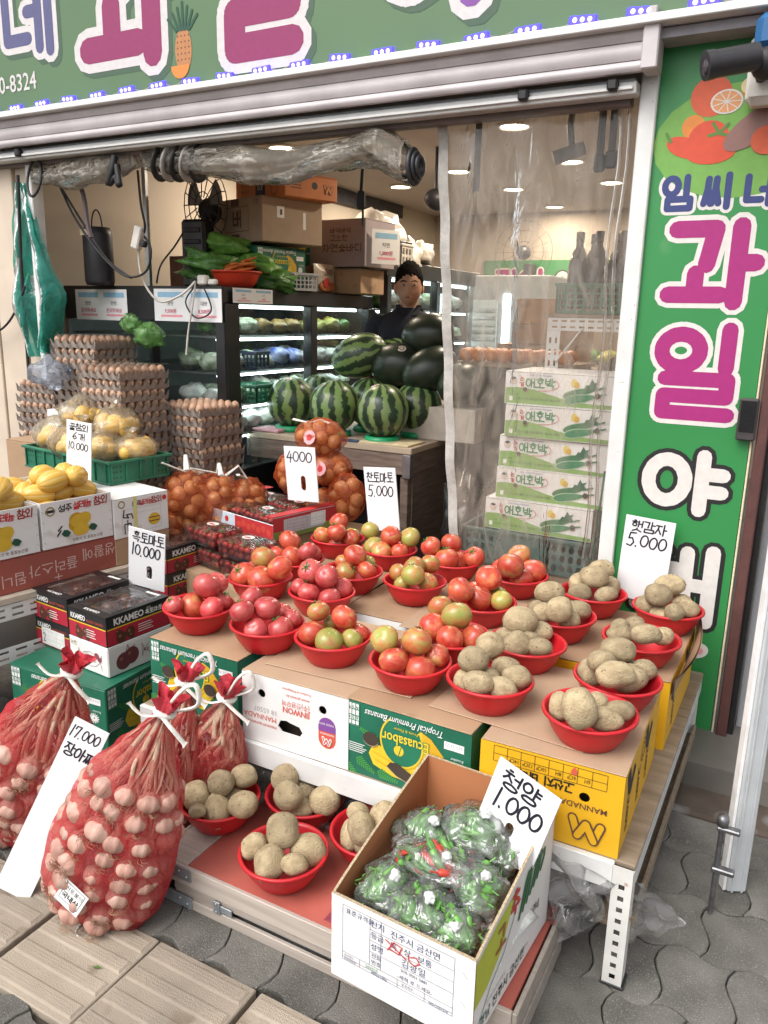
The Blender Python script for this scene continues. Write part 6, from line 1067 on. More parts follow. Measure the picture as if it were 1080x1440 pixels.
for key, (bx_, by_, bz, L_) in BOWLS.items():
    where = ROWN[key]; tom = key[0] == 'T'
    tag(link('red_bowl', bmo, None, (bx_, by_, bz + .003), (R.uniform(-.02, .02), R.uniform(-.02, .02), R.uniform(0, 6))), f'red plastic bowl of {"tomatoes" if tom else "potatoes"} at the {where}', 'bowl', 'red plastic bowls')
    for k, (x, y, z, a, b_, c, lv) in enumerate(L_):
        vx, vy = x * math.cos(YAW) + y * math.sin(YAW), -x * math.sin(YAW) + y * math.cos(YAW)
        side = 'middle' if math.hypot(vx, vy) < .022 else ('right', 'back right', 'back', 'back left', 'left', 'front left', 'front', 'front right')[int((math.degrees(math.atan2(vy, vx)) + 22.5) // 45) % 8]; hgt = 'upper' if lv else 'lower'
        if tom:
            s = (a + b_) / 2; o = link('tomato', R.choice(tmesh[c]), None, (bx_ + x, by_ + y, bz + z), (R.uniform(-.9, .9), R.uniform(-.9, .9), R.uniform(0, 6)), (s * 1.05,) * 3)
            tag(o, f'{hgt} {side} {CN[c]} tomato, bowl at {where}', 'tomato', 'tomatoes in the red bowls')
            if R.random() < .3: link('calyx', calm, o)
        else:
            up = R.uniform(-.3, .3); dep = (a * b_) ** .5 * .95
            o = link('potato', R.choice(pm), None, (bx_ + x, by_ + y, bz + z), (R.uniform(-.35, .35) - .4, up * .5, YAW + R.uniform(-.25, .25)), (a * 1.05, dep, b_ * 1.06))
            tag(o, f'{hgt} {side} potato, bowl at {where}', 'potato', 'potatoes in the red bowls')

# ---------------------------------------------------------------- chilli box
bw, bd = .345, .42; pb = thing('chilli_box', 'open white carton with brown inside holding bags of green chillies', 'carton', (-.588, 1.437, .126), rad(-3.5)); hf, hb = .21, .335
def twoply(name, poly, holes, M, flip=1):
    o = obj(name, MB().plate(poly, holes, .0026, 0, M), m_wcard, pb); obj('inside_ply', MB().plate(poly, holes, .0026, 0, M @ Matrix.Translation((0, .0029, 0))), m_cardin, o); obj('cut_edge', MB().plate([poly[-1], poly[-2], (poly[-2][0], poly[-2][1] + .0015), (poly[-1][0], poly[-1][1] + .0015)] if len(poly) == 4 else poly[2:] + [(x, y + .0015) for x, y in poly[2:][::-1]], [], .0058, 0, M), mat('corrugated_edge', (.4, .31, .2), .9, var=.4, scale=260), o); return o
twoply('front_panel', rect(-bw / 2, 0, bw / 2, hf), [], Matrix.Translation((0, -bd / 2, 0)))
bp_ = twoply('back_panel', rect(-bw / 2, 0, bw / 2, hb), [], Matrix.Translation((0, bd / 2, 0)) @ Matrix.Rotation(PI, 4, 'Z'))
eb = bd / 2 - .0058
sl = [(-eb, 0), (eb, 0), (eb, hb)] + [(bd / 2 - bd * q, hb - (hb - hf) * (q ** .85)) for q in (.15, .3, .45, .6, .75, .9)] + [(-eb, hf)]
twoply('right_panel', sl, [], Matrix.Translation((bw / 2 + .0005, 0, 0)) @ Matrix.Rotation(PI / 2, 4, 'Z'))
twoply('left_panel', [(-eb, 0), (eb, 0), (eb, hf)] + [(bd / 2 - bd * q, hf + (hb - hf) * (1 - (1 - q) ** 1.15)) for q in (.15, .3, .45, .6, .75, .9)] + [(-eb, hb)], [], Matrix.Translation((-bw / 2 - .0005, 0, 0)) @ Matrix.Rotation(-PI / 2, 4, 'Z'))
obj('bottom', MB().box(-bw / 2 + .003, bw / 2 - .003, -bd / 2 + .006, bd / 2 - .006, .001, .004), m_cardin, pb)
F = front(pb, bw, bd, hf); INK = flat('table_ink', (.06, .09, .2))
F.lines([rect(.03, .055, .3, .195) + [(.03, .055)], [(.1, .075), (.1, .195)], [(.128, .075), (.128, .195)], [(.03, .075), (.3, .075)], [(.1, .165), (.3, .165)], [(.1, .138), (.3, .138)], [(.1, .11), (.3, .11)], [(.03, .062), (.3, .062)], [(.075, .055), (.075, .075)], [(.17, .055), (.17, .075)], [(.235, .055), (.235, .075)]], .0009, INK, 0, 'printed_table')
for s_, x, y, z_ in (('표준규격품', .038, .178, .0155), ('산지', .102, .175, .019), ('등급', .102, .147, .018), ('성명', .102, .119, .018), ('전화', .104, .097, .014), ('번호', .104, .081, .014), ('진주시 금산면', .15, .172, .0205), ('특 · 상 · 보통', .15, .145, .019), ('김광일', .178, .115, .0215), ('010-3501-5881', .178, .099, .0105), ('-세척 후 드세요-', .17, .08, .0125), ('생산연도', .034, .066, .007), ('포장재중량', .034, .057, .007), ('400g±100g', .105, .056, .009), ('포장치수', .18, .0655, .008), ('440×330×210', .245, .0565, .008)): F.text(s_, x, y, z_, INK, 0, 1)
F.text('2025년', .09, .0645, .011, flat('stamp_green', (.1, .3, .2)), 0, 2); F.lines([[(.14, .16), (.19, .135)], [(.145, .137), (.16, .162), (.18, .158), (.172, .138), (.15, .142)], [(.195, .15), (.197, .135), (.21, .13), (.222, .14), (.214, .152), (.2, .146)]], .0026, RED, 2, 'red_scribble')
for x, z in ((.318, .16), (.318, .09), (.318, .03)): F.lines([[(x, z + .012), (x + .012, z)]], .0014, GREY, 0, 'staple')
F.done()
F = right(pb, bw + .0012, bd, hf); LG = flat('label_green', (.45, .5, .05)); F.poly([(.002, .2), (.002, .16), (.03, .165), (.06, .14), (.16, .1), (.28, .27), (.2, .26), (.1, .235)], LG, 0, 'printed_green') if 0 else F.poly([(.002, .09), (.06, .1), (.13, .14), (.19, .24), (.1, .225), (.002, .2)], LG, 0, 'printed_green')
F.lines([[(.02, .03), (.08, .09), (.14, .12), (.2, .19)]], .003, GREEN, 1); F.lines(written('고', .1, .15, .045, .05), .009, flat('chilli_brown', (.35, .12, .04)), 2, 'letter'); F.lines(written('추', .17, .185, .045, .055), .009, RED, 2, 'letter')
for k in range(7): F.lines([[(.22 + .02 * k, .15 + .008 * k), (.25 + .018 * k, .225 + .01 * (k % 3)), (.262 + .016 * k, .24)]], .012, flat('chilli_print', (.02, .12, .04)), 1, 'chilli_print')
F.text('10kg', .29, .1, .03, BLACK, 0, 1); F.text('경남 진주시 금산면', .03, .02, .03, DKGREEN, 0, 1, bold=.01); F.text('금산농협공동선별장', .06, .055, .012, GREY, 0, 1); F.text('TEL 055-760-0200', .2, .03, .012, GREY, 0, 1); F.done()
GP = ramp_mat('chilli_green', [(.3, (.06, .21, .04)), (.7, (.19, .42, .1))], .25, 8); RP = ramp_mat('chilli_red', [(.3, (.45, .02, .02)), (.7, (.6, .08, .05))], .25, 8)
def chilli(m, bend): return mesh('chilli', MB().tube([(-.048, 0, bend * .4), (-.044, 0, bend * .35), (-.02, 0, 0), (.01, 0, -.1 * bend), (.035, 0, bend * .2), (.055, 0, bend)], [.004, .0085, .0095, .0085, .006, .001], 8).tube([(-.048, 0, bend * .4), (-.066, 0, bend * .9)], .0022, 5), m)
GC = [chilli(GP, .012), chilli(GP, .02), chilli(GP, -.008)]; RC = [chilli(RP, .01), chilli(RP, .015)]
kn = mesh('knot', lump(7, (.014, .012, .011), .3), mat('knot_film', (.68, .7, .68), .3, bump=.6, bscale=60))
for k, (x, y, z, rx, ry, rz, sp_, l) in enumerate(((.03, .1, .235, .075, .062, .058, 0, 'clear bag of green chillies topmost under the price card'), (-.085, .06, .205, .066, .055, .055, 0, 'clear bag of green chillies at the back left of the carton'), (-.02, -.03, .21, .09, .048, .045, 1, 'clear bag of green and red chillies in the middle of the carton'), (-.088, -.1, .165, .055, .065, .06, 0, 'clear bag of green chillies at the front left of the carton'), (.005, -.125, .165, .06, .06, .058, 0, 'clear bag of chillies with a white knot at the front middle'), (.082, -.02, .18, .055, .062, .066, 0, 'clear bag of green chillies against the right side'), (.09, .11, .205, .05, .06, .055, 0, 'clear bag of green chillies in the back right corner'), (.082, -.125, .15, .052, .048, .05, 0, 'clear bag of green chillies at the front right of the carton'), (0, .0, .085, .14, .17, .07, 0, 'clear bag of green chillies buried at the bottom of the carton'))):
    v_ = Matrix.Rotation(rad(-3.5), 3, 'Z') @ Vector((x, y, z)); x, y, z = -.588 + v_.x, 1.437 + v_.y, .15 + v_.z; rx, ry, rz = rx * 1.16, ry * 1.1, rz * .9
    b = MB(); off = Vector((k * 2.3, k, 1.5 * k)); b.ell((0, 0, 0), (rx, ry, rz), 40, 28, 0, lambda d: 1.02 + .3 * mnoise.noise(d * 1.7 + off) + .2 * abs(mnoise.noise(d * 4 + off)) + .06 * mnoise.noise(d * 10 + off))
    o = tag(obj('chilli_bag', b, m_pbag if k < 8 else MATS['knot_film'], None, (x, y, z), (0, 0, R.uniform(-.25, .25))), l, 'plastic bag', 'bags of chillies in the open carton')
    if k < 8: link('knot', kn, o, (rx * .25, -ry * .3, rz * 1.02), (k, k * .5, k))
    n = 34 if k < 8 else 0
    for q in range(n):
        red = sp_ and q % 3 == 0
        while True:
            d = Vector((R.gauss(0, 1), R.gauss(0, 1), R.gauss(0, 1))).normalized()
            if d.z > -.45 and d.y < .6: break
        tg = Vector((math.cos(k * 1.3 + R.uniform(-.6, .6)), math.sin(k * 1.3 + R.uniform(-.6, .6)), R.uniform(-.2, .2))); tg = (tg - d * tg.dot(d)).normalized(); bi = d.cross(tg); dep = R.uniform(.6, .8)
        o2 = tag(link('chilli', R.choice(RC if red else GC), None), f'{"red" if red else "green"} chilli in the ' + l.replace(' of green chillies', '').replace(' of green and red chillies', '').replace(' of chillies', '').replace(' with a white knot', '').replace('clear ', ''), 'chilli', 'chillies in clear bags')
        sc_ = R.uniform(.8, 1.02); o2.matrix_world = Matrix(((-tg.x * sc_, bi.x * sc_, -d.x * sc_, x + d.x * (rx - .004) * dep), (-tg.y * sc_, bi.y * sc_, -d.y * sc_, y + d.y * (ry - .004) * dep), (-tg.z * sc_, bi.z * sc_, -d.z * sc_, z + d.z * (rz - .004) * dep), (0, 0, 0, 1)))

# ---------------------------------------------------------------- price cards
def card(label, loc, rot, w, h, lines, hole=None, th=.005, band=None):
    t = thing('price_card', label, 'price card', loc, rot=rot)
    hs_ = [[(x - w / 2, y) for x, y in hole]] if hole else []
    obj('board', MB().plate(rect(-w / 2, 0, w / 2, h), hs_, th, 0), m_foam, t)
    F = Face(t, (-w / 2, 0, 0), (1, 0, 0), (0, 0, 1))
    for s_, x, y, cw, ch, sw in lines: F.lines(written(s_, x, y, cw, ch, .1, .04, .08), sw, MARKER, 0, 'handwriting')
    F.done(); return t
card('white price card on the open chilli carton reading 1.000', (-.494, 1.512, .359), (-.136, .239, -.228), .164, .211, [('청양', .022, .155, .046, .044, .006), ('1.000', .02, .1, .035, .05, .0062)], slot(.082, .06, .022, .052))
card('tall white price card behind the tomato bowls reading 5.000', (-1.541, 2.87, .657), (.051, -.087, -.074), .159, .276, [('찬토마토', .012, .215, .031, .04, .005), ('5.000', .014, .15, .032, .05, .005)])
card('white price card with a slot reading 4000 by the onion bags', (-1.978, 2.9, .724), (.069, -.047, .034), .164, .252, [('4000', .01, .18, .038, .052, .005)], slot(.09, .085, .026, .07))
card('white price card leaning on the tall green sign reading 5.000', (-.463, 2.836, .564), (.03, .05, -.027), .172, .311, [('햇감자', .022, .258, .038, .04, .0052), ('5.000', .014, .2, .035, .05, .0055)])
card('white price card with a slot on the dark tomato cartons reading 10.000', (-2.212, 2.147, .49), (.15, .151, .255), .156, .251, [('흑토마토', .018, .195, .031, .042, .0052), ('10.000', .012, .135, .0275, .052, .0055)], slot(.09, .07, .024, .06))
card('narrow white price card beside the bagged yellow melons reading 10.000', (-2.747, 2.302, .76), (-.013, .084, .137), .13, .33, [('꿀참외', .014, .29, .031, .028, .0042), ('6개', .03, .25, .034, .03, .0042), ('10.000', .008, .205, .0235, .034, .0042)])
card('long white price board leaning against the red garlic bags on the paving', (-1.725, 1.129, .012), (-.129, .441, .382), .1, .54, [('17.000', .004, .49, .0185, .034, .0035), ('장아찌', .008, .435, .028, .035, .0045)], None, .006)
card('small white price card tucked in front of the egg trays', (-2.95, 2.74, .98), (-.2, .05, .2), .13, .12, [('계란', .012, .062, .04, .04, .005)])
# ---------------------------------------------------------------- dark tomato cartons at the left
m_win = film('window_film', (.93, .93, .93), .07, (.8, .8, .8), .06, .35, 9, gloss=.9)
DT = ramp_mat('dark_tomato', [(.3, (.1, .025, .015)), (.6, (.2, .06, .03)), (.8, (.14, .13, .04))], .25, 9); dtm = mesh('dark_tomato', MB().ell((0, 0, 0), (.036, .036, .03), 14, 9, 0, tomato_fn(5, 1, .03)), DT)
K_R = flat('carton_red', (.42, .02, .04)); K_W = flat('carton_white', (.78, .77, .75)); K_T = flat('tomato_print', (.09, .03, .02)); K_T2 = flat('tomato_shine', (.3, .12, .07))
def kface(F, w, h, long):
    F.rect(.003, .003, w - .003, .56 * h, K_R, 0); F.rect(.003, .56 * h, w - .003, .6 * h, YEL, 0)
    F.text('KKAMEO', .03 if long else .015, .68 * h, .034 if long else .027, K_W, 0, 1, bold=.03, sx=.95 if long else .75)
    if long: F.text('완전', w * .62, .84 * h, .011, K_W, 0, 1); F.lines(written('흑토마토', w * .6, .68 * h, .018, .016), .0028, K_W, 1, 'letter')
    else: F.text('BLACK TOMATO', w * .5, .68 * h, .014, ORED, 0, 1, sx=.85)
    for x, y, r in ((.06, .022, .022), (.1, .03, .021), (.05, .042, .012), (.105, .015, .013)): F.poly(circ(x, y, r, 14), K_T, 1, 'tomato_print'); F.poly(circ(x - .006, y + .006, r * .28, 10), K_T2, 2, 'tomato_print')
    for k in range(4): F.rect(w * .48, (.16 + .08 * k) * h, w * (.72 - .03 * (k % 2)), (.185 + .08 * k) * h, K_W, 1)
def window_box(name, label, w, d, h, loc, rz, m, printf=None, group=None, seed=1, fill=True, bl=None):
    t = thing(name, label, 'carton', loc, rz, group); q = .003
    obj('body', MB().box(-w / 2, w / 2, -d / 2, -d / 2 + q, 0, h, 0, .001).box(-w / 2, w / 2, d / 2 - q, d / 2, 0, h, 0, .001).box(-w / 2, -w / 2 + q, -d / 2 + q, d / 2 - q, 0, h, 0, .001).box(w / 2 - q, w / 2, -d / 2 + q, d / 2 - q, 0, h, 0, .001).box(-w / 2 + q, w / 2 - q, -d / 2 + q, d / 2 - q, .001, .004), m, t)
    M = Matrix.Translation((0, 0, h + .003)) @ Matrix.Rotation(-PI / 2, 4, 'X')
    win = [(x, y) for x, y in ((-w / 2 + .025, -d / 2 + .04), (w / 2 - .025, -d / 2 + .04), (w / 2 - .025, d / 2 - .035), (-w / 2 + .025, d / 2 - .035))]
    obj('lid', MB().plate(rect(-w / 2 - .001, -d / 2 - .001, w / 2 + .001, d / 2 + .001), [win], .003, 0, M), m, t)
    obj('window', MB().grid(lambda u, v: (-w / 2 + .018 + (w - .036) * u, -d / 2 + .034 + (d - .064) * v, h + .0036 + .004 * math.sin(PI * u) * math.sin(PI * v) + .0015 * math.sin(u * 9 + seed) * math.sin(v * 7)), 14, 14), m_win, t)
    if printf: printf(front(t, w, d, h), w, h, False); 
    if fill:
        ca_, sa_ = math.cos(rz), math.sin(rz)
        for i in range(2):
            for j in range(3):
                x, y = (i - .5) * .085 + R.uniform(-.008, .008), (j - 1) * .08 + R.uniform(-.01, .01)
                tag(link('dark_tomato', dtm, None, (loc[0] + x * ca_ - y * sa_, loc[1] + x * sa_ + y * ca_, loc[2] + h - .036), (R.uniform(-.5, .5), R.uniform(-.5, .5), R.uniform(0, 6))), 'dark tomato under the film window of the ' + (bl or label), 'dark tomato', 'dark tomatoes in window cartons')
    return t
def kk(label, loc, rz, fill=True, w=.21, d=.28, h=.108, bl=None):
    t = window_box('tomato_carton', label, w, d, h, loc, rz, m_kcard, None, 'black and red tomato cartons', len(label), fill, bl)
    F = front(t, w, d, h); kface(F, w, h, False); F.done(); F = right(t, w, d, h); kface(F, d, h, True); F.done()
    F = topf(t, w, d, h + .003); F.rect(w - .1, d - .025, w - .03, d - .012, K_W, 0); F.text('KKAMEO', .07, .012, .02, K_W, 0, 0, bold=.02); F.done()
    return t
def corner(cx, cy_, w, d, rz):    # centre of a footprint whose front right corner is at cx, cy
    c, s = math.cos(rz), math.sin(rz); return (cx - w / 2 * c - d / 2 * s, cy_ - w / 2 * s + d / 2 * c)
r1 = rad(11); zB = .3
x, y = corner(-1.99, 1.718, .44, .4, rad(3)); t = carton('banana_carton', 'green banana carton under the dark tomato cartons', .46, .42, .235, (x, y, .062), rad(3), m_gcard); F = front(t, .46, .42, .235); banana_face(F, .46, .235); F.done(); F = right(t, .46, .42, .235); banana_face(F, .42, .235); F.done()
tag(obj('wood_pallet', MB().box(-.25, .25, -.2, .2, 0, .06, 0, .004), m_plank, None, (x, y, 0), (0, 0, rad(3))), 'low pallet under the green carton beside the garlic bags', 'pallet')
r1 = rad(-5); x, y = corner(-2.03, 1.775, .215, .285, r1); t = carton('white_carton', 'white plum tomato carton under the nearest dark tomato carton', .215, .285, .112, (x, y, .2985), r1, m_wcard)
PL = flat('plum', (.25, .06, .08)); F = front(t, .215, .285, .112); F.lines([[(.06 + a * 1.15, b) for a, b in slot(.05, .05, .11, .055, 6)] + [(.06 + .105 * 1.15, .05)]], .0016, PL, 1, 'printed_frame'); F.text('흑방울토마토', .068, .042, .015, PL, 0, 1); F.text('논산', .09, .062, .011, PL, 0, 1); F.poly(circ(.155, .07, .012, 14), PL, 2); F.poly(circ(.168, .06, .01, 14), PL, 2); F.lines(written('논산', .012, .085, .015, .016), .002, flat('mark_olive', (.3, .27, .1)), 1, 'letter'); F.done()
F = right(t, .215, .285, .112)
for a, b in ((.065, .045), (.1, .055)): F.poly(circ(a, b, .032, 18), flat('plum_dark', (.16, .04, .05)), 0, 'tomato_print'); F.poly(circ(a - .01, b + .01, .007, 10), K_T2, 1, 'tomato_print')
F.lines([[(.05, .07), (.075, .075), (.085, .1), (.09, .08), (.115, .09)]], .003, PL, 1, 'tomato_print'); F.lines([[(.14 + a * 1.3, b) for a, b in slot(.055, .06, .1, .05, 6)]], .0016, PL, 1, 'printed_frame'); F.text('흑방울토마토', .15, .05, .016, PL, 0, 1); F.text('논산', .19, .072, .012, PL, 0, 1); F.done()
kk('black and red tomato carton nearest the red bowls, on a white carton', (x, y, .412), r1, bl='carton nearest the red bowls')
x2, y2 = corner(-2.3, 1.84, .21, .28, r1)
kk('black and red tomato carton at the left, on top of its pair', (x2, y2, .408), r1, bl='carton at the left of the nearest one')
t = kk('black and red tomato carton at the left with a white label, lower of its pair', (x2 - .003, y2 + .004, .2975), r1, False); F = front(t, .21, .28, .108); F.rect(.04, .008, .18, .075, K_W, 3, 'paper_label'); F.grid([.05, .085, .13, .17], [.014, .03, .046, .066], .0008, GREY, 4); F.lines(written('2', .05, .02, .018, .035), .0025, BLACK, 5); F.done()
r3 = rad(-5); x3, y3 = corner(-2.29, 2.345, .21, .31, r3)
carton('plain_carton', 'brown carton under the two rear dark tomato cartons', .3, .34, .36, (x3 - .05, y3 + .015, 0), r3, m_card)
kk('black and red tomato carton behind the price card, on top of its pair', (x3, y3, .472), r3, d=.31, bl='carton behind the slotted price card'); kk('black and red tomato carton behind the price card, lower of its pair', (x3 + .004, y3 - .004, .3605), r3, False, d=.31)
t = window_box('white_window_carton', 'white carton with a film window beside the price card', .225, .32, .16, (-2.625, 2.465, .42), rad(-2), m_wcard, None, None, 5, True, 'white window carton'); F = front(t, .225, .32, .16); F.M = F.M @ Matrix.Translation((-.06, 0, 0)); F.lines([rect(.09, .03, .25, .11) + [(.09, .03)]], .0014, GREY, 0, 'printed_frame'); F.rect(.14, .093, .19, .1, GREY, 0)
for k in range(4): F.rect(.1, .045 + .013 * k, .13, .05 + .013 * k, GREY, 0); F.rect(.14, .045 + .013 * k, .17 + .015 * (k % 2), .05 + .013 * k, GREY, 0); F.rect(.2, .045 + .013 * k, .235, .05 + .013 * k, GREY, 0)
F.lines(written('소', .262, .05, .025, .03), .0013, RED, 0); F.done()
carton('plain_carton', 'plain carton under the white window carton', .225, .32, .418, (-2.625, 2.465, 0), rad(-2), m_card)

# ---------------------------------------------------------------- melon stand
MR = rad(-10); mc = Matrix.Rotation(MR, 3, 'Z')
def mpt(cx, lx, ly): v = mc @ Vector((lx, ly, 0)); return (cx[0] + v.x, cx[1] + v.y)
BC = (-2.681, 2.1); AC = mpt(BC, 0, -.312); CCn = mpt(BC, 0, .29)
ms = thing('melon_stand', 'white slotted angle stand under the yellow melon cartons', 'stand', (-2.71, 1.95, 0), MR)
obj('shelf_board', MB().box(-.25, .24, -.8, .75, .488, .515, 0, .003), mat('beige_board', (.5, .43, .35), .7), ms)
for zz_ in (.425, .26): obj('slotted_beam', MB().plate(rect(-.8, 0, .75, .06), [rect(-.78 + .07 * k, .012 + .026 * j, -.735 + .07 * k, .022 + .026 * j) for k in range(21) for j in (0, 1)], .003, 0, Matrix.Translation((.235, 0, zz_)) @ Matrix.Rotation(PI / 2, 4, 'Z')), m_alu, ms)
obj('lower_shelf', MB().box(-.24, .2, -.8, .75, .27, .285), m_dark, ms)
for yy in (-.8, .72): obj('leg', MB().box(.19, .236, yy, yy + .003, 0, .424).box(.237, .24, yy, yy + .045, 0, .26), m_alu, ms); obj('leg', MB().box(-.25, -.205, yy, yy + .003, 0, .488), m_alu, ms)
t = carton('red_box', 'long dull red carton with upside down white lettering under the melon cartons', .42, 1.2, .135, (*mpt((-2.71, 1.95), 0, -.02), .516), MR, mat('dull_red_carton', (.3, .075, .055), .65, var=.1, scale=6)); F = right(t, .42, 1.2, .135)
for s_, x_, v_ in (('생활에', .93, .105), ('플러스가', .76, .085), ('됩니다', .55, .07)): F.text(s_, x_, v_, .055, flat('letter_pink', (.6, .42, .38)), PI, 0)
F.lines([[(.66, .02), (.69, .02)], [(.675, .008), (.675, .032)]], .004, flat('letter_pink', (.6, .42, .38)), 0); F.done()
m_mel = bpy.data.materials.new('yellow_melon_skin'); t_, b_ = nodes(m_mel); b_.inputs['Roughness'].default_value = .38; L = t_.links.new
tc = t_.nodes.new('ShaderNodeTexCoord'); sx = t_.nodes.new('ShaderNodeSeparateXYZ'); L(tc.outputs['Object'], sx.inputs[0]); at = t_.nodes.new('ShaderNodeMath'); at.operation = 'ARCTAN2'; L(sx.outputs[0], at.inputs[0]); L(sx.outputs[1], at.inputs[1])
ml = t_.nodes.new('ShaderNodeMath'); ml.operation = 'MULTIPLY'; ml.inputs[1].default_value = 10; L(at.outputs[0], ml.inputs[0]); cs = t_.nodes.new('ShaderNodeMath'); cs.operation = 'COSINE'; L(ml.outputs[0], cs.inputs[0])
cr = t_.nodes.new('ShaderNodeValToRGB'); e = cr.color_ramp.elements; e[0].position = .02; e[1].position = .13; e[0].color = (.74, .56, .22, 1); e[1].color = (.7, .42, .07, 1); mr = t_.nodes.new('ShaderNodeMapRange'); mr.inputs[1].default_value = -1; L(cs.outputs[0], mr.inputs[0]); L(mr.outputs[0], cr.inputs[0])
oi = t_.nodes.new('ShaderNodeObjectInfo'); hv = t_.nodes.new('ShaderNodeHueSaturation'); m2 = t_.nodes.new('ShaderNodeMapRange'); m2.inputs[3].default_value = .85; m2.inputs[4].default_value = 1.1; L(oi.outputs['Random'], m2.inputs[0]); L(m2.outputs[0], hv.inputs['Value']); L(cr.outputs[0], hv.inputs['Color']); L(hv.outputs[0], b_.inputs['Base Color'])
melm = [mesh('yellow_melon', MB().ell((0, 0, 0), (.043, .043, .061 + .004 * i), 40, 14, 0, lambda d: 1 + .02 * math.cos(10 * math.atan2(d.x, d.y)) * math.sqrt(max(0, 1 - d.z * d.z)) - .05 * math.exp(-(1 - abs(d.z)) / .03)), m_mel) for i in range(2)]
def melprint(F, w, h):
    MY = flat('melon_print', (.62, .4, .03)); MY2 = flat('melon_print_dark', (.5, .28, .02)); cx = w * .5
    def e_(x, y, a, b, an, col, ly): F.poly([(x + p * math.cos(an) - q * math.sin(an), y + p * math.sin(an) + q * math.cos(an)) for p, q in circ(0, 0, a, 18, b)], col, ly, 'melon_print')
    e_(cx, h * .42, .042, .03, 0, MY2, 0); e_(cx + .018, h * .5, .04, .028, .5, MY, 1); e_(cx - .005, h * .52, .034, .03, -.4, MY2, 2); e_(cx + .0, h * .5, .034, .026, .2, MY, 3); e_(cx + .01, h * .3, .036, .024, .1, MY, 4)
    for x, y in ((cx - .055, h * .27), (cx + .06, h * .3)): F.poly([(x - .02, y), (x - .008, y + .016), (x + .006, y + .014), (x + .02, y + .002), (x + .008, y - .014), (x - .006, y - .012)], DKGREEN, 5, 'leaf_print')
    F.lines([[(cx - .09, h * .25), (cx - .075, h * .35)], [(cx - .085, h * .36), (cx - .07, h * .44)]], .006, BLACK, 1, 'leaf_print')
    F.lines(written('성주', .07, h * .76, .026, .026, .1, .04, .15), .0042, BLACK, 1, 'letter'); F.lines(written('셀레늄', .132, h * .77, .024, .028, .1, .04, .15), .0042, RED, 1, 'letter'); F.lines(written('참외', .22, h * .78, .028, .032, .1, .04, .15), .005, flat('brown_red', (.3, .03, .02)), 1, 'letter')
    F.lines([arc(.038, h * .8, .016, .016)], .005, flat('badge_olive', (.25, .2, .05)), 1); F.rect(.018, h * .77, .058, h * .83, BLACK, 0); F.text('전통의 맛 품질농산물', .12, h * .07, .015, BROWN, 0, 1)
for c0, l, sd in ((AC, 'open white melon carton heaped with yellow melons, nearest the street', 0), (BC, 'open white melon carton heaped with yellow melons beside the narrow price card', 1)):
    w, d, h = .42, .3, .183; t = thing('melon_carton', l, 'carton', (*c0, .653), MR, 'open melon cartons'); q = .004
    obj('body', MB().box(w / 2 - q, w / 2, -d / 2, d / 2, 0, h, 0, .001).box(-w / 2, -w / 2 + q, -d / 2, d / 2, 0, h + .02, 0, .001).box(-w / 2 + q, w / 2 - q, -d / 2, -d / 2 + q, 0, h, 0, .001).box(-w / 2 + q, w / 2 - q, d / 2 - q, d / 2, 0, h, 0, .001).box(-w / 2 + q, w / 2 - q, -d / 2 + q, d / 2 - q, .001, .005), m_wcard, t)
    F = right(t, w, d, h); melprint(F, d, h)
    for k in range(4): F.lines([[(.004, .03 + .04 * k), (.012, .024 + .04 * k)], [(d - .012, .03 + .04 * k), (d - .004, .024 + .04 * k)]], .0018, GREY, 1, 'staple')
    F.done()
    fr_ = obj('front_print', MB(), m_wcard, t) if 0 else None
    for lay in range(3):
        for i in range((4, 4, 2)[lay]):
            for j in range((3, 3, 2)[lay]):
                lx = .14 - .093 * i - (.045 if lay == 1 else 0) + R.uniform(-.01, .01); ly = -.095 + .095 * j + (.0 if lay != 2 else .05) + R.uniform(-.01, .01)
                if lay == 1 and i == 3: continue
                p = mpt(c0, lx, ly)
                tag(link('yellow_melon', R.choice(melm), None, (*p, .653 + .125 + .062 * lay + R.uniform(-.006, .006)), (PI / 2 + R.uniform(-.3, .3), R.uniform(-.3, .3), R.uniform(-.9, .9) + (.8 if (i + j) % 2 else 0))), ('topmost ' if lay == 2 else 'middle ' if lay == 1 else 'lower ') + ('near right ', 'right centre ', 'left centre ', 'far left ')[i] + ('front', 'middle', 'back')[j if lay != 2 else 2 * j] + ' yellow melon in the melon carton ' + ('nearest the street' if sd == 0 else 'by the price card'), 'yellow melon', 'yellow melons in the open cartons')
t = carton('melon_carton', 'closed white melon carton with a yellow strap and black brush strokes', .42, .27, .172, (*CCn, .628), MR, m_wcard); F = right(t, .42, .27, .172); MY = flat('melon_print', (.62, .4, .03))
F.lines(written('성주', .09, .13, .02, .02), .003, BLACK, 1, 'letter'); F.lines(written('셀레늄', .125, .13, .02, .022), .003, RED, 1, 'letter'); F.lines(written('참외', .185, .13, .024, .026), .004, flat('brown_red', (.3, .03, .02)), 1, 'letter'); F.lines([rect(.04, .02, .23, .12) + [(.04, .02)], [(.04, .1), (.23, .1)]], .0012, GREY, 0, 'printed_table')
F.lines([[(.05, .12), (.045, .09), (.07, .085), (.06, .1), (.085, .1), (.09, .08)], [(.05, .02), (.05, .06), (.08, .06), (.08, .02)], [(.065, .075), (.065, .03)]], .005, BLACK, 2, 'brush_stroke'); F.poly(circ(.195, .06, .03, 18, .026), MY, 1); F.rect(.168, .05, .222, .054, BROWN, 2); F.rect(.168, .066, .222, .07, BROWN, 2); F.poly(circ(.25, .145, .011, 14), RED, 1); F.lines([arc(.04, .145, .014, .014)], .005, flat('badge_olive', (.25, .2, .05)), 1); F.rect(.095, .0, .11, .17, flat('strap_yellow', (.65, .6, .2)), 4, 'strap'); F.done()
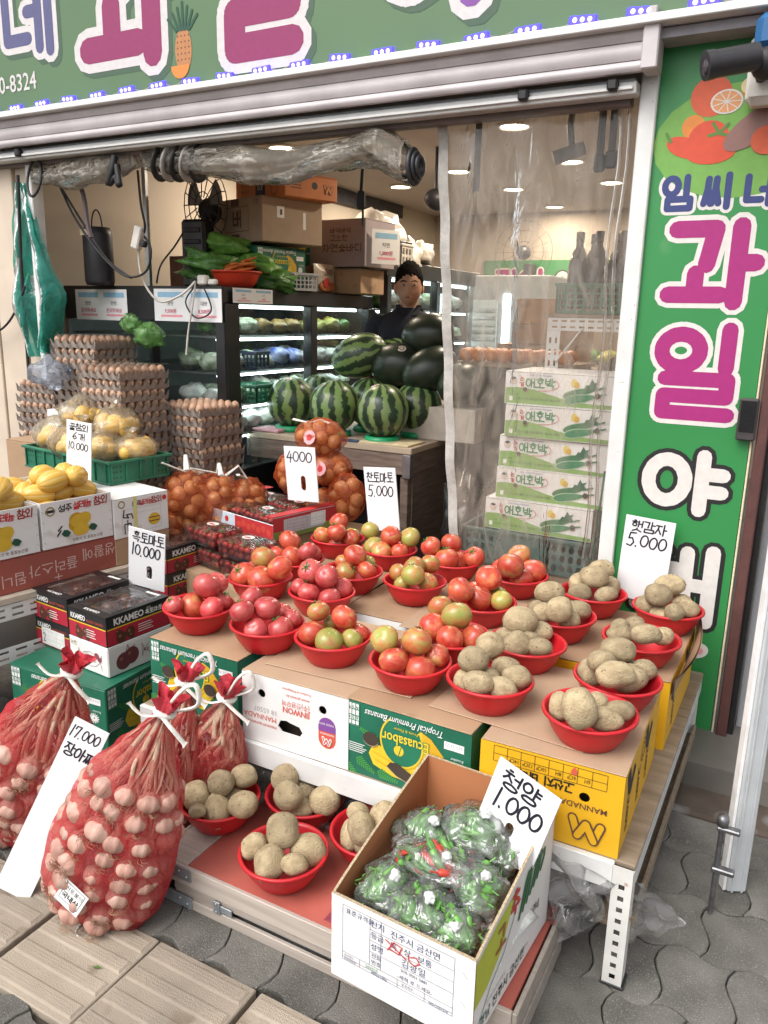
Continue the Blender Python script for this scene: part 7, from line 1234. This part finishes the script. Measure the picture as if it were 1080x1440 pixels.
F = front(t, .42, .27, .172); F.poly(circ(.33, .08, .05, 18), flat('print_orange', (.5, .12, .04)), 0); F.poly(circ(.36, .13, .02, 14), flat('badge_olive', (.25, .2, .05)), 1); F.done()
carton('plain_carton', 'plain carton supporting the strapped melon carton', .42, .27, .11, (*CCn, .516), MR, m_card)
GR = rad(-8); gx, gy = corner(-2.655, 2.4, .68, .32, GR); gc = thing('green_tray', 'low green plastic tray full of bagged yellow melons', 'crate', (gx, gy, .802), GR); w, d, h = .68, .32, .105
obj('tray_floor', MB().box(-w / 2 + .01, w / 2 - .01, -d / 2 + .01, d / 2 - .01, 0, .008), m_gplas, gc)
for nm, (x0, x1, y0, y1) in (('front_side', (-w / 2, w / 2, -d / 2, -d / 2 + .006)), ('back_side', (-w / 2, w / 2, d / 2 - .006, d / 2)), ('left_side', (-w / 2, -w / 2 + .006, -d / 2 + .0065, d / 2 - .0065)), ('right_side', (w / 2 - .006, w / 2, -d / 2 + .0065, d / 2 - .0065))): obj(nm, MB().box(x0, x1, y0, y1, 0, h, 0, .001), m_gplas, gc)
b = MB(); o_ = .012; b.box(-w / 2 - o_, w / 2 + o_, -d / 2 - o_, -d / 2 - .0005, h - .012, h, 0, .002).box(-w / 2 - o_, w / 2 + o_, d / 2 + .0005, d / 2 + o_, h - .012, h, 0, .002).box(-w / 2 - o_, -w / 2 - .0005, -d / 2, d / 2, h - .012, h, 0, .002).box(w / 2 + .0005, w / 2 + o_, -d / 2, d / 2, h - .012, h, 0, .002).box(-w / 2 - .006, w / 2 + .006, -d / 2 - .006, -d / 2 - .0005, .0, .01, 0, .002).box(w / 2 + .0005, w / 2 + .006, -d / 2, d / 2, 0, .01, 0, .002); obj('rim', b, m_gplas, gc)
for k in range(9): obj('rib', MB().box(-w / 2 + .01 + .08 * k, -w / 2 + .018 + .08 * k, -d / 2 - .008, -d / 2 - .0005, .011, h - .013, 0, .001), m_gplas, gc)
for k in range(5): obj('rib', MB().box(w / 2 + .0005, w / 2 + .008, -d / 2 + .004 + .075 * k, -d / 2 + .012 + .075 * k, .011, h - .013, 0, .001), m_gplas, gc)
F = front(gc, w, d, h); F.text('출연 베이커', .36, .035, .034, WHITE, 0, 0, bold=.015)
for x_ in (.03, .05, .07, .115, .135): 
    for y_ in (.03, .06, .08): F.poly(circ(x_, y_, .004, 8), BLACK, 0, 'painted_vent_hole')  # flat black dots paint the shade of the vent holes
F.done(); F = right(gc, w, d, h)
for x_ in (.02, .035, .055, .26, .28, .3):
    for y_ in (.03, .055, .078): F.poly(circ(x_, y_, .004, 8), BLACK, 0, 'painted_vent_hole')  # vent holes here too are flat dots, their shade painted black
F.done()
for k, (lx, ly, z, rx, ry, rz, l) in enumerate(((-.22, -.04, .95, .13, .11, .095, 'bag of yellow melons at the left end of the green tray'), (-.03, -.06, .94, .13, .1, .085, 'bag of yellow melons behind the narrow price card'), (-.14, .05, 1.05, .15, .1, .1, 'tall bag of yellow melons topmost in the green tray'), (.15, -.06, .935, .11, .09, .075, 'bag of yellow melons at the front right of the green tray'), (.25, .04, .93, .1, .1, .065, 'low bag of yellow melons at the right end of the green tray'), (.1, .06, 1.02, .13, .1, .09, 'bag of yellow melons with a twisted top near the egg trays'))):
    v = Matrix.Rotation(GR, 3, 'Z') @ Vector((lx, ly, 0)); off = Vector((k * 3.3, k, 7 * k)); P0 = Vector((gx + v.x, gy + v.y, z))
    b = MB().ell((0, 0, 0), (rx, ry, rz), 24, 16, 0, lambda d: 1.06 + .14 * mnoise.noise(d * 1.7 + off) + .05 * mnoise.noise(d * 5 + off)); b.lathe([(.03, rz * .95), (.016, rz * 1.12), (.012, rz * 1.2), (.025, rz * 1.35), (.04, rz * 1.5)], 10, 0, (rx * .15, 0, 0))
    tag(obj('melon_bag', b, m_mbag, None, P0, (0, 0, k)), l, 'plastic bag', 'bags of yellow melons in the green tray')
    for q in range(7):
        a = q * 1.05 + k; rr2 = .55 if q < 6 else 0
        tag(link('yellow_melon', R.choice(melm), None, (P0.x + rx * rr2 * math.cos(a), P0.y + ry * rr2 * math.sin(a), P0.z - .01 + R.uniform(-.02, .02) + (.02 if q == 6 else 0)), (R.uniform(0, 3), R.uniform(0, 3), R.uniform(0, 3)), (.9,) * 3), 'yellow melon inside the ' + l.replace(' of yellow melons', ''), 'yellow melon', 'yellow melons in plastic bags')
bag_of('blue_bag', 'pale blue translucent bag behind the bagged melons', (.1, .09, .08), (-3.42, 2.75, 1.15), film('blue_film', (.88, .92, .98), .4, (.62, .68, .8), .2, .8, 12, gloss=.4), 31)
t = carton('white_box', 'small white box at the left behind the green tray', .14, .1, .16, (-3.3, 2.72, .9), .1, m_wcard); F = front(t, .14, .1, .16); F.lines([arc(.07, .1, .03, .02, 200, 340)], .004, GREEN, 0); F.done()
carton('plain_carton', 'tall carton at the back left under the blue bag', .4, .3, .9, (-3.4, 2.74, 0), 0, m_card)

# ---------------------------------------------------------------- egg trays
m_pulp = mat('pulp_tray', (.33, .28, .25), .9, var=.12, scale=20, bump=.35, bscale=160); m_egg = mat('egg_shell', (.41, .25, .165), .5, var=.32, scale=19, bump=.02, rand=1)
def tray_fn(u, v):
    x, y = (u - .5) * .3, (v - .5) * .3; cx, cy_ = math.cos(2 * PI * u * 6), math.cos(2 * PI * v * 6); e = max(abs(u - .5), abs(v - .5))
    z = .022 - .011 * (2 - cx - cy_) / 2 - .004 * (cx * cy_) if e < .485 else .027 + .013 * math.cos(2 * PI * (u if abs(v - .5) > .485 else v) * 6)
    return (x * (1.02 if e >= .485 else 1), y * (1.02 if e >= .485 else 1), z)
tb_ = MB().grid(tray_fn, 36, 36)
for s in (0, 1, 2, 3):      # scalloped lower skirt
    M = Matrix.Rotation(s * PI / 2, 3, 'Z')
    vs = []; fs = []
    for i in range(49):
        u = i / 48; x = (u - .5) * .3; z = .027 + .013 * math.cos(2 * PI * u * 6); vs += [M @ Vector((x, -.152, z)), M @ Vector((x, -.146 + .012 * abs(math.sin(PI * u * 6)), -.012 + .012 * (1 - abs(math.sin(PI * u * 6))) ))]
    fs = [(2 * i, 2 * i + 1, 2 * i + 3, 2 * i + 2) for i in range(48)]; tb_.add(vs, fs, 0, True)
eg = MB()
for i in range(6):
    for j in range(6):
        if 0 < i < 5 and 0 < j < 5 : continue
        eg.ell(((i - 2.5) * .049, (j - 2.5) * .049, .03), (.0215, .0215, .027), 10, 7)
eg_top = MB()
for i in range(6):
    for j in range(6): eg_top.ell(((i - 2.5) * .049, (j - 2.5) * .049, .032), (.0218, .0218, .028), 10, 7)
traym, eggm, eggt = mesh('egg_tray', tb_, m_pulp), mesh('eggs', eg, m_egg), mesh('eggs', eg_top, m_egg)
NTH = 'first second third fourth fifth sixth seventh eighth ninth tenth eleventh twelfth thirteenth fourteenth'.split()
STK = [(-2.97, 2.81, .66, 12, -.06, 'the middle egg stack'), (-3.33, 2.96, .68, 14, .05, 'the tall rear egg stack'), (-2.745, 3.1, .58, 10, -.04, 'the low egg stack beside the cooler'), (-3.62, 2.95, .7, 9, 0, 'the egg stack behind the teal bag')]
for x, y, z0, n, rz, w_ in STK:
    for k in range(n):
        o = tag(link('egg_tray', traym, None, (x + R.uniform(-.006, .006), y + R.uniform(-.006, .006), z0 + .0525 * k), (R.uniform(-.012, .012), R.uniform(-.012, .012), rz + R.uniform(-.04, .04))), (NTH[n - 1 - k] + ' tray of brown eggs from the top of ' if k < n - 1 else 'topmost tray of brown eggs on ') + w_, 'egg tray', 'trays of brown eggs'); e = link('eggs', eggt if k == n - 1 else eggm, o); e['kind'] = 'stuff'
    carton('plain_carton', 'plain carton holding up ' + w_, .31, .31, z0 - .115, (x, y + .02, .1), rz, m_card)
    if 'middle' in w_ or 'tall' in w_: tag(obj('film_cover', MB().grid(lambda u, v: (x + (u - .5) * .31, y + (v - .5) * .31, z0 + .0525 * n + .008 + .006 * mnoise.noise(Vector((u * 6, v * 6, x)))), 14, 14), m_clear), 'clear film stretched over the top of ' + w_, 'plastic film')

# ---------------------------------------------------------------- net bags: onions and garlic
m_onet = net('onion_net', (.5, .1, .03), .3, 300); m_gnet = net('garlic_net', (.6, .04, .05), .34, 380); m_gknot = mat('net_knot', (.5, .03, .05), .6, bump=.5, bscale=90); m_tie = mat('white_tie', (.7, .68, .63), .6, bump=.3)
m_on = ramp_mat('onion_skin', [(.3, (.42, .16, .05)), (.55, (.55, .26, .09)), (.75, (.6, .36, .17))], .35, 8, (6, 6, 1), True, .1, 40)
onm = [mesh('onion', MB().ell((0, 0, 0), (.034, .034, .032), 16, 10, 0, lambda d: 1 + .28 * max(0, d.z - .86) * 4 - .05 * max(0, -d.z - .9) * 5), m_on) for i in range(1)]
def onion_net(label, c, r, n, seed, tie=None, big=1.0, tagp=False):
    rg = random.Random(seed); pts = []
    rx, ry, rz = r
    tries = 0
    while len(pts) < n and tries < 6000:
        tries += 1; d = Vector((rg.gauss(0, 1), rg.gauss(0, 1), rg.gauss(0, 1))).normalized(); q = rg.uniform(.72, .86)
        p = Vector((d.x * (rx - .03), d.y * (ry - .03), d.z * (rz - .03))) * (1 if tries < 3000 else q)
        if all((p - o).length > .056 * big for o in pts): pts.append(p)
    off = Vector((seed, seed * 2, 3)); b = MB().ell((0, 0, 0), (rx + .006, ry + .006, rz + .006), 26, 18, 0, lambda d: 1 + .12 * mnoise.noise(d * 3 + off) + .05 * mnoise.noise(d * 7 + off))
    o = tag(obj('onion_net', b, m_onet, None, c), label, 'net bag', 'net bags of onions')
    if tie: obj('tie', MB().tube([(0, 0, rz), (tie[0] * .4, tie[1] * .4, rz + tie[2]), tie_end(tie, rz)], [.012, .009, .014], 6, flatk=.4).tube([(0, 0, rz), (-tie[0] * .5, tie[1], rz + tie[2] * .6)], [.01, .012], 6, flatk=.4), m_tie, o)
    if tagp: F = Face(o, (-.03, -ry - .012, -.02), (1, 0, .1), (0, .25, 1)); F.poly(circ(.03, .03, .034, 10), flat('tag_pink', (.7, .35, .38)), 0, 'paper_tag'); F.poly(circ(.03, .03, .016, 10), RED, 1, 'paper_tag'); F.done()
    for p in pts: tag(link('onion', onm[0], None, (c[0] + p.x, c[1] + p.y, c[2] + p.z), (rg.uniform(-1, 1), rg.uniform(-1, 1), rg.uniform(0, 6)), (big * rg.uniform(.85, 1.05),) * 3), 'onion inside the ' + label.replace(' tied with white string', '').replace(' of onions', '').replace('orange ', ''), 'onion', 'onions in net bags')
def tie_end(t, rz): return (t[0], t[1], rz + t[2] * .4)
onion_net('large orange net bag of onions tied with white string, nearest the egg trays', (-2.54, 2.75, .65), (.13, .12, .17), 34, 11, (.1, -.1, .09), 1.0); onion_net('large orange net bag of onions in the middle of the three', (-2.43, 2.85, .63), (.13, .12, .18), 34, 12, (.12, -.12, .06), 1.0)
onion_net('large orange net bag of onions at the right of the three', (-2.32, 2.93, .62), (.1, .11, .16), 26, 13, (-.05, -.1, .07), 1.0); onion_net('orange net bag of onions lying beside the strapped melon carton', (-2.52, 2.56, .52), (.1, .09, .15), 22, 14)
onion_net('small net bag of onions topmost of the heap with a pink tag', (-2.03, 3.12, .985), (.13, .085, .085), 20, 21, (-.14, -.02, -.02), 1, True); onion_net('small net bag of onions at the left of the heap behind the price card', (-2.17, 3.1, .8), (.09, .085, .1), 16, 22); onion_net('small net bag of onions in the middle of the heap with a red tag', (-1.98, 3.13, .84), (.11, .08, .08), 18, 23, None, 1, True)
onion_net('small net bag of onions at the right of the heap', (-1.87, 3.1, .72), (.09, .07, .11), 16, 24); onion_net('small net bag of onions lowest in the heap', (-2.0, 3.1, .65), (.13, .09, .09), 20, 25, None, 1, True)
carton('plain_carton', 'brown carton under the three large onion bags', .5, .36, .4, (-2.42, 2.85, .1), .3, m_card); carton('plain_carton', 'brown carton under the heap of small onion bags', .5, .3, .45, (-2.0, 3.12, .1), 0, m_card)

m_bulb = ramp_mat('garlic_skin', [(.3, (.34, .16, .12)), (.52, (.49, .28, .22)), (.75, (.58, .41, .34))], .55, 7, (5, 5, 1), True, .2, 40); m_stalk = ramp_mat('garlic_stalk', [(.3, (.38, .22, .15)), (.7, (.56, .38, .27))], .7, 20, (6, 6, 1), True, .3, 60); m_root = mat('garlic_root', (.3, .17, .1), .9)
def bulb_fn(d): a = math.atan2(d.y, d.x); s = math.sqrt(max(0, 1 - d.z * d.z)); return 1 + .12 * abs(math.cos(3.5 * a)) * s + .55 * max(0, d.z - .8) * 2
blm = mesh('garlic_bulb', MB().ell((0, 0, 0), (.03, .03, .026), 28, 12, 0, bulb_fn), m_bulb)
stm_ = []
for k in range(4):
    g = random.Random(k); c1, c2 = g.uniform(-.018, .018), g.uniform(-.018, .018); L_ = .22 + .02 * k
    stm_.append(mesh('stalk', MB().tube(smooth([(0, 0, .025), (c1 * .4, c2 * .4, L_ * .33), (c1, c2, L_ * .66), (c1 * .5, -c2, L_)], 3), [.0095, .008, .0075, .007, .0068, .0065, .006, .006, .005, .004], 7), m_stalk))
rtm = []
for k in range(2):
    g = random.Random(k + 5); b = MB()
    for q in range(34):
        a = g.uniform(0, 6.28); r_ = g.uniform(.006, .034); b.tube([(.006 * math.cos(a), .006 * math.sin(a), -.022), (r_ * math.cos(a + .4), r_ * math.sin(a + .4), -.026 - g.uniform(0, .006)), (r_ * 1.0 * math.cos(a + .9), r_ * 1.3 * math.sin(a + .9), -.027 - g.uniform(0, .012))], .0007, 3, cap=False)
    rtm.append(mesh('root_tuft', b, m_root))
def garlic_bag(label, base, neck, width, depth, rows, seed, bulbs_to=.55, tagpos=None, stalks=26, foot=True, short='large garlic bag beside the low platform'):
    rg = random.Random(seed); A0, A1 = Vector(base), Vector(neck); ax = (A1 - A0); L_ = ax.length; ax.normalize(); sd_ = Vector((math.cos(YAW * .7), math.sin(YAW * .7), 0)); sd_ = (sd_ - ax * sd_.dot(ax)).normalized(); nm = ax.cross(sd_).normalized()
    if nm.y > 0: nm = -nm
    prof = [(-.02, .3), (.0, .62), (.06, .86), (.16, .98), (.32, 1.0), (.52, .92), (.68, .74), (.81, .5), (.9, .29), (.97, .13), (1.0, .075), (1.03, .1), (1.06, .12)]
    def wid(t):
        for (a, p), (b_, q) in zip(prof, prof[1:]):
            if t <= b_: k = (t - a) / (b_ - a); k = k * k * (3 - 2 * k); return p + (q - p) * k
        return prof[-1][1]
    off = Vector((seed * 1.7, seed, 2))
    def pt(t, a, k=1.0):
        w = wid(t) * k; return A0 + ax * (L_ * t) + sd_ * (math.cos(a) * w * width / 2) + nm * (math.sin(a) * w * depth / 2) + nm * .02 * math.sin(PI * min(1, max(0, t)))
    def fn(u, v):
        t = -.02 + 1.08 * v; a = 2 * PI * u; n_ = mnoise.noise(Vector((math.cos(a) * 2.2, math.sin(a) * 2.2, t * 5)) + off); pl = math.sin(a * 9 + 3 * n_) * .05 * max(0, t - .55) * 2
        return pt(t, a, 1.05 + .07 * n_ + pl)
    o = tag(obj('garlic_bag', MB().grid(fn, 54, 44, closed=True), m_gnet), label, 'net bag', 'net bags of garlic')
    kb = MB(); K = A0 + ax * L_ * 1.0
    def ruffle(u, v):
        a = 2 * PI * u; r_ = (.012 + .024 * v) * (1 + .35 * v * math.sin(a * 5 + seed) + .15 * math.sin(a * 9)); p = K + ax * (-.012 + .058 * v + .012 * v * math.sin(a * 3 + seed)); return p + sd_ * (r_ * math.cos(a)) + nm * (r_ * math.sin(a))
    kb.grid(ruffle, 40, 8, closed=True); kb.grid(lambda u, v: K + (ruffle(u, v) - K) * .72 + ax * .012 * (1 - v), 30, 6, closed=True)
    obj('bunched_neck', kb, m_gknot, o)
    tb2 = MB().tube([K + ax * .0 + sd_ * .022 * math.cos(t) + nm * .022 * math.sin(t) for t in [2 * PI * i / 14 for i in range(15)]], .009, 6)
    for s_ in (1, -1): tb2.tube(smooth([K + nm * .02, K + nm * .035 + sd_ * .04 * s_ - ax * .012, K + nm * .03 + sd_ * .085 * s_ - ax * .02 * (1 + s_)]), [.007] * 12 + [.012], 6, flatk=.25)
    if seed % 2: tb2.tube(smooth([K + nm * .01, K + ax * .07 + sd_ * .02, K + ax * .1 + sd_ * .05, K + ax * .05 + sd_ * .07, K]), .008, 6, flatk=.5)
    obj('white_tie', tb2, m_tie, o)
    if foot: obj('foot_string', MB().tube(smooth([A0 - ax * .005 + nm * .04, A0 + nm * .07 - ax * .02, A0 + nm * .09 + sd_ * .015 - ax * .01]), .003, 6).tube(smooth([A0 - ax * .005 + nm * .04, A0 + nm * .065 + sd_ * .03 - ax * .015]), .003, 6), m_tie, o)
    step = .055 / L_
    t = .045; row = 0
    while t < bulbs_to:
        n_ = max(4, int(PI * wid(t) * (width + depth) / 2 / .058)) if rows else 5
        for q in range(n_):
            a = 2 * PI * (q + .5 * (row % 2)) / n_ + rg.uniform(-.12, .12)
            if math.sin(a) < -.35: continue
            p = pt(t + rg.uniform(-.018, .018), a, .86 + rg.uniform(-.03, .03)); p.z = max(p.z, .032); outd = (sd_ * math.cos(a) + nm * math.sin(a)); tilted = rg.random() < .3; aim = pt(min(.92, t + .42), a + rg.uniform(-.25, .25), rg.uniform(.5, .8)); dr_ = (aim - p).normalized()
            if tilted: dr_ = (ax * .4 - outd * .9 + sd_ * rg.uniform(-.4, .4)).normalized()
            b = tag(link('garlic_bulb', blm, None, p, dr_.to_track_quat('Z', 'Y').to_euler(), (rg.uniform(.82, 1.12),) * 3), 'garlic bulb at the ' + ('bottom' if t < .2 else 'middle' if t < .38 else 'upper') + (' right' if math.cos(a) > .75 else ' front right' if math.cos(a) > .25 else ' front' if math.cos(a) > -.25 else ' front left' if math.cos(a) > -.75 else ' left') + ' of the ' + short, 'garlic bulb', 'garlic bulbs in net bags')
            if t > .1 and not tilted: link('stalk', rg.choice(stm_), b, (0, 0, 0), (0, 0, rg.uniform(0, 6)), (1, 1, min(1, (.93 - t) * L_ / .28)))
            if rg.random() < .8 and abs(math.cos(a)) < .7: link('root_tuft', rg.choice(rtm), b)
        t += step; row += 1
    sb_ = MB()
    for q in range(stalks * 6):
        a0 = rg.uniform(0, 2 * PI); t0 = rg.uniform(max(.2, bulbs_to - .25), .75); t1 = min(.97, t0 + rg.uniform(.12, .34)); k0 = rg.uniform(.6, .93); thin = q % 4; dv = rg.uniform(-.8, .8)
        P = smooth([pt(t0, a0, k0), pt((t0 + t1) / 2, a0 + rg.uniform(-.12, .12) + dv / 2, rg.uniform(.8, .93)), pt(t1, a0 + dv, rg.uniform(.55, .85))], 4); sb_.tube(P, [(.0095, .006, .011, .0035)[thin] * (1 - .3 * i / len(P)) for i in range(len(P))], 6, flatk=(1, .4, .12, .6)[thin])
    ds = obj('dry_stalks', sb_, m_stalk, o); ds['kind'] = 'stuff'
    if tagpos:
        p = pt(tagpos[0], tagpos[1], 1.12); outd = (sd_ * math.cos(tagpos[1]) + nm * math.sin(tagpos[1])).normalized(); u_ = (sd_ - outd * sd_.dot(outd)).normalized() + Vector((0, 0, -.25)); u_ = (u_ - outd * u_.dot(outd)).normalized(); v_ = outd.cross(u_)
        F = Face(o, p - u_ * .038 - v_ * .035, u_, v_); F.rect(0, 0, .076, .07, WHITE, 2, 'paper_tag'); F.lines([rect(.008, .014, .068, .064) + [(.008, .014)]], .0013, BLACK, 3, 'paper_tag'); F.text('신토불이', .012, .045, .015, BLACK, 0, 3); F.text('국내산', .011, .022, .019, BLACK, 0, 3, bold=.03); F.done()
    return o
garlic_bag('large red net bag of garlic on the tactile tiles beside the low platform', (-1.495, 1.2, .015), (-1.31, 1.31, .585), .32, .2, 1, 3, .68, (.19, 1.72))
garlic_bag('red net bag of garlic at the left edge behind the white price board', (-1.965, 1.33, .015), (-1.69, 1.35, .585), .36, .22, 1, 4, .6, (.3, 2.0), short='garlic bag at the left edge')
garlic_bag('red net bag of garlic stalks standing behind the large garlic bag', (-1.56, 1.48, .02), (-1.475, 1.56, .52), .24, .17, 1, 5, .3, None, 26, False, 'garlic bag standing behind the large one')
garlic_bag('small red net bag of garlic stalks before the leftmost green carton', (-1.455, 1.6, .13), (-1.37, 1.615, .475), .22, .13, 1, 7, .2, None, 30, False, 'small garlic bag before the green carton')

# ---------------------------------------------------------------- strawberries
m_str = ramp_mat('strawberry_skin', [(.3, (.42, .02, .02)), (.7, (.6, .06, .04))], .3, 12, rand=False, bump=.3, bscale=260); m_pun = film('punnet_plastic', (.95, .95, .95), .05, (.8, .8, .8), .08, .5, 14, gloss=.8)
def straw(n, seed):
    rg = random.Random(seed); b = MB()
    for i in range(6):
        for j in range(4):
            for l in range(2):
                M = Euler((rg.uniform(0, 6), rg.uniform(0, 6), rg.uniform(0, 6))).to_matrix()
                b.ell(((i - 2.5) * .033 + rg.uniform(-.005, .005), (j - 1.5) * .033 + rg.uniform(-.005, .005), .018 + .026 * l), (.0155, .0155, .019), 9, 7, 0, lambda d: 1 - .28 * max(0, -d.z), M)
    return mesh('strawberries', b, m_str)
stw = [straw(0, 1), straw(0, 2)]; cal2 = MB(); rg = random.Random(3)
for q in range(26):
    cx, cy_ = rg.uniform(-.09, .09), rg.uniform(-.06, .06)
    for k in range(5): a = k * 1.257 + q; cal2.add([(cx, cy_, .064), (cx + .012 * math.cos(a - .3), cy_ + .012 * math.sin(a - .3), .066), (cx + .012 * math.cos(a + .3), cy_ + .012 * math.sin(a + .3), .062)], [(0, 1, 2)])
calx = mesh('leaf_caps', cal2, m_calyx)
pn = MB(); pn.grid(lambda u, v: ((u - .5) * .215, (v - .5) * .15, .07 + .012 * (math.sin(PI * u) * math.sin(PI * v)) ** .4), 14, 10)
for x0, y0, x1, y1 in ((-.1, -.07, .1, -.07), (.1, -.07, .1, .07), (.1, .07, -.1, .07), (-.1, .07, -.1, -.07)): pn.add([(x0, y0, 0), (x1, y1, 0), (x1 * 1.075, y1 * 1.075, .07), (x0 * 1.075, y0 * 1.075, .07)], [(0, 1, 2, 3)])
punm = mesh('punnet', pn, m_pun); stk_lab = MB().add([(.03 * math.cos(a), .024 * math.sin(a), .0832) for a in [2 * PI * i / 16 for i in range(16)]], [tuple(range(16))])
labm = mesh('punnet_label', stk_lab, m_stk)
SR = rad(-14)
def punnet(label, loc, rz, k):
    t = thing('strawberry_punnet', label, 'punnet', loc, rz, 'punnets of strawberries'); link('clear_shell', punm, t); s = link('strawberries', stw[k % 2], t); s['kind'] = 'stuff'; s = link('leaf_caps', calx, t); s['kind'] = 'stuff'; link('paper_label', labm, t)
    o = link('label_print', mesh('label_print', MB().add([(.02 * math.cos(a), .008 * math.sin(a) - .004, .0836) for a in [2 * PI * i / 12 for i in range(12)]], [tuple(range(12))]), RED), t)
def spt(lx, ly): v = Matrix.Rotation(SR, 3, 'Z') @ Vector((lx, ly, 0)); return (-2.19 + v.x, 2.93 + v.y)
w, d, h = .53, .4, .1; zt_ = .59; t = thing('strawberry_tray', 'red and white strawberry carton tray before the slotted 4000 price card', 'carton', (*spt(0, 0), zt_), SR)
obj('tray_body', MB().box(-w / 2, w / 2, -d / 2, -d / 2 + .005, 0, h - .03, 0, .001).box(-w / 2, w / 2, d / 2 - .005, d / 2, 0, h - .02, 0, .001).box(-w / 2, -w / 2 + .005, -d / 2 + .005, d / 2 - .005, 0, h, 0, .001).box(w / 2 - .005, w / 2, -d / 2 + .005, d / 2 - .005, 0, h, 0, .001).box(-w / 2 + .005, w / 2 - .005, -d / 2 + .005, d / 2 - .005, .001, .006), mat('tray_white', (.7, .72, .74), .5), t)
obj('side_flap', MB().box(w / 2 - .05, w / 2 + .001, -d / 2, d / 2, h + .001, h + .005, 0, .001), mat('flap_red', (.5, .03, .035), .45), t); obj('side_flap', MB().box(-w / 2 - .001, -w / 2 + .05, -d / 2, d / 2, h + .001, h + .005, 0, .001), MATS['flap_red'], t)
F = right(t, w, d, h); F.rect(.0, .0, .4, .034, flat('tray_green', (.2, .25, .06)), 0); F.rect(.0, .034, .4, .098, flat('tray_red', (.45, .03, .035)), 0); F.rect(.06, .02, .3, .085, flat('tray_grey', (.5, .5, .52)), 1); F.rect(.22, .03, .31, .09, WHITE, 2, 'paper_label'); F.grid([.225, .25, .3], [.036, .05, .065, .085], .001, GREY, 3); F.grid([.08, .12, .17, .2], [.03, .045, .06, .075], .001, RED, 2); F.done()
F = front(t, w, d, h); F.rect(.26, .0, .53, .068, flat('tray_red', (.45, .03, .035)), 0)
for k in range(7): F.poly(circ(.29 + .035 * k, .03 + .01 * (k % 2), .016, 10), flat('berry_print', (.55, .06, .04)), 1, 'berry_print')
F.rect(.0, .0, .255, .068, flat('tray_blue', (.55, .63, .7)), 0); F.text('새콤한딸기', .04, .035, .02, PALEBLUE, 0, 1); F.poly(circ(.2, .04, .014, 12), RED, 1); F.done()
for k, (lx, ly, l) in enumerate(((-.12, -.1, 'punnet of strawberries at the front left of the carton tray'), (.11, -.1, 'punnet of strawberries at the front right of the carton tray'), (-.12, .09, 'punnet of strawberries at the back left of the carton tray'), (.11, .09, 'punnet of strawberries at the back right of the carton tray'))): punnet(l, (*spt(lx, ly), zt_ + .022), SR, k)
for k, (x, y, z, l) in enumerate(((-2.22, 2.56, .575, 'open stacked punnet of strawberries beside the dark tomato carton, topmost'), (-1.98, 2.5, .565, 'punnet of strawberries nearest the tomato bowls, topmost'), (-2.2, 2.56, .49, 'punnet of strawberries lower in the stack by the dark tomato carton'), (-1.97, 2.5, .48, 'punnet of strawberries lower in the stack by the tomato bowls'), (-2.0, 2.66, .5, 'punnet of strawberries wedged before the red and white tray'))): punnet(l, (x, y, z), SR + .1 * (k % 2), k)
carton('plain_carton', 'brown carton under the strawberry tray', .5, .38, .488, (*spt(0, 0), .1), SR, m_card); carton('plain_carton', 'brown carton under the stacked strawberry punnets', .48, .3, .46, (-2.09, 2.55, .012), SR, m_card)
# ---------------------------------------------------------------- lettering becomes plain meshes
bpy.context.view_layer.update(); dg = bpy.context.evaluated_depsgraph_get()
for o in [o for o in bpy.data.objects if o.type == 'FONT']:
    me = bpy.data.meshes.new_from_object(o.evaluated_get(dg)); me.name = 'lettering'
    if not me.materials: me.materials.append(o.data.materials[0])
    n = link('lettering', me, o.parent); n.matrix_local = o.matrix_local.copy(); bpy.data.objects.remove(o)
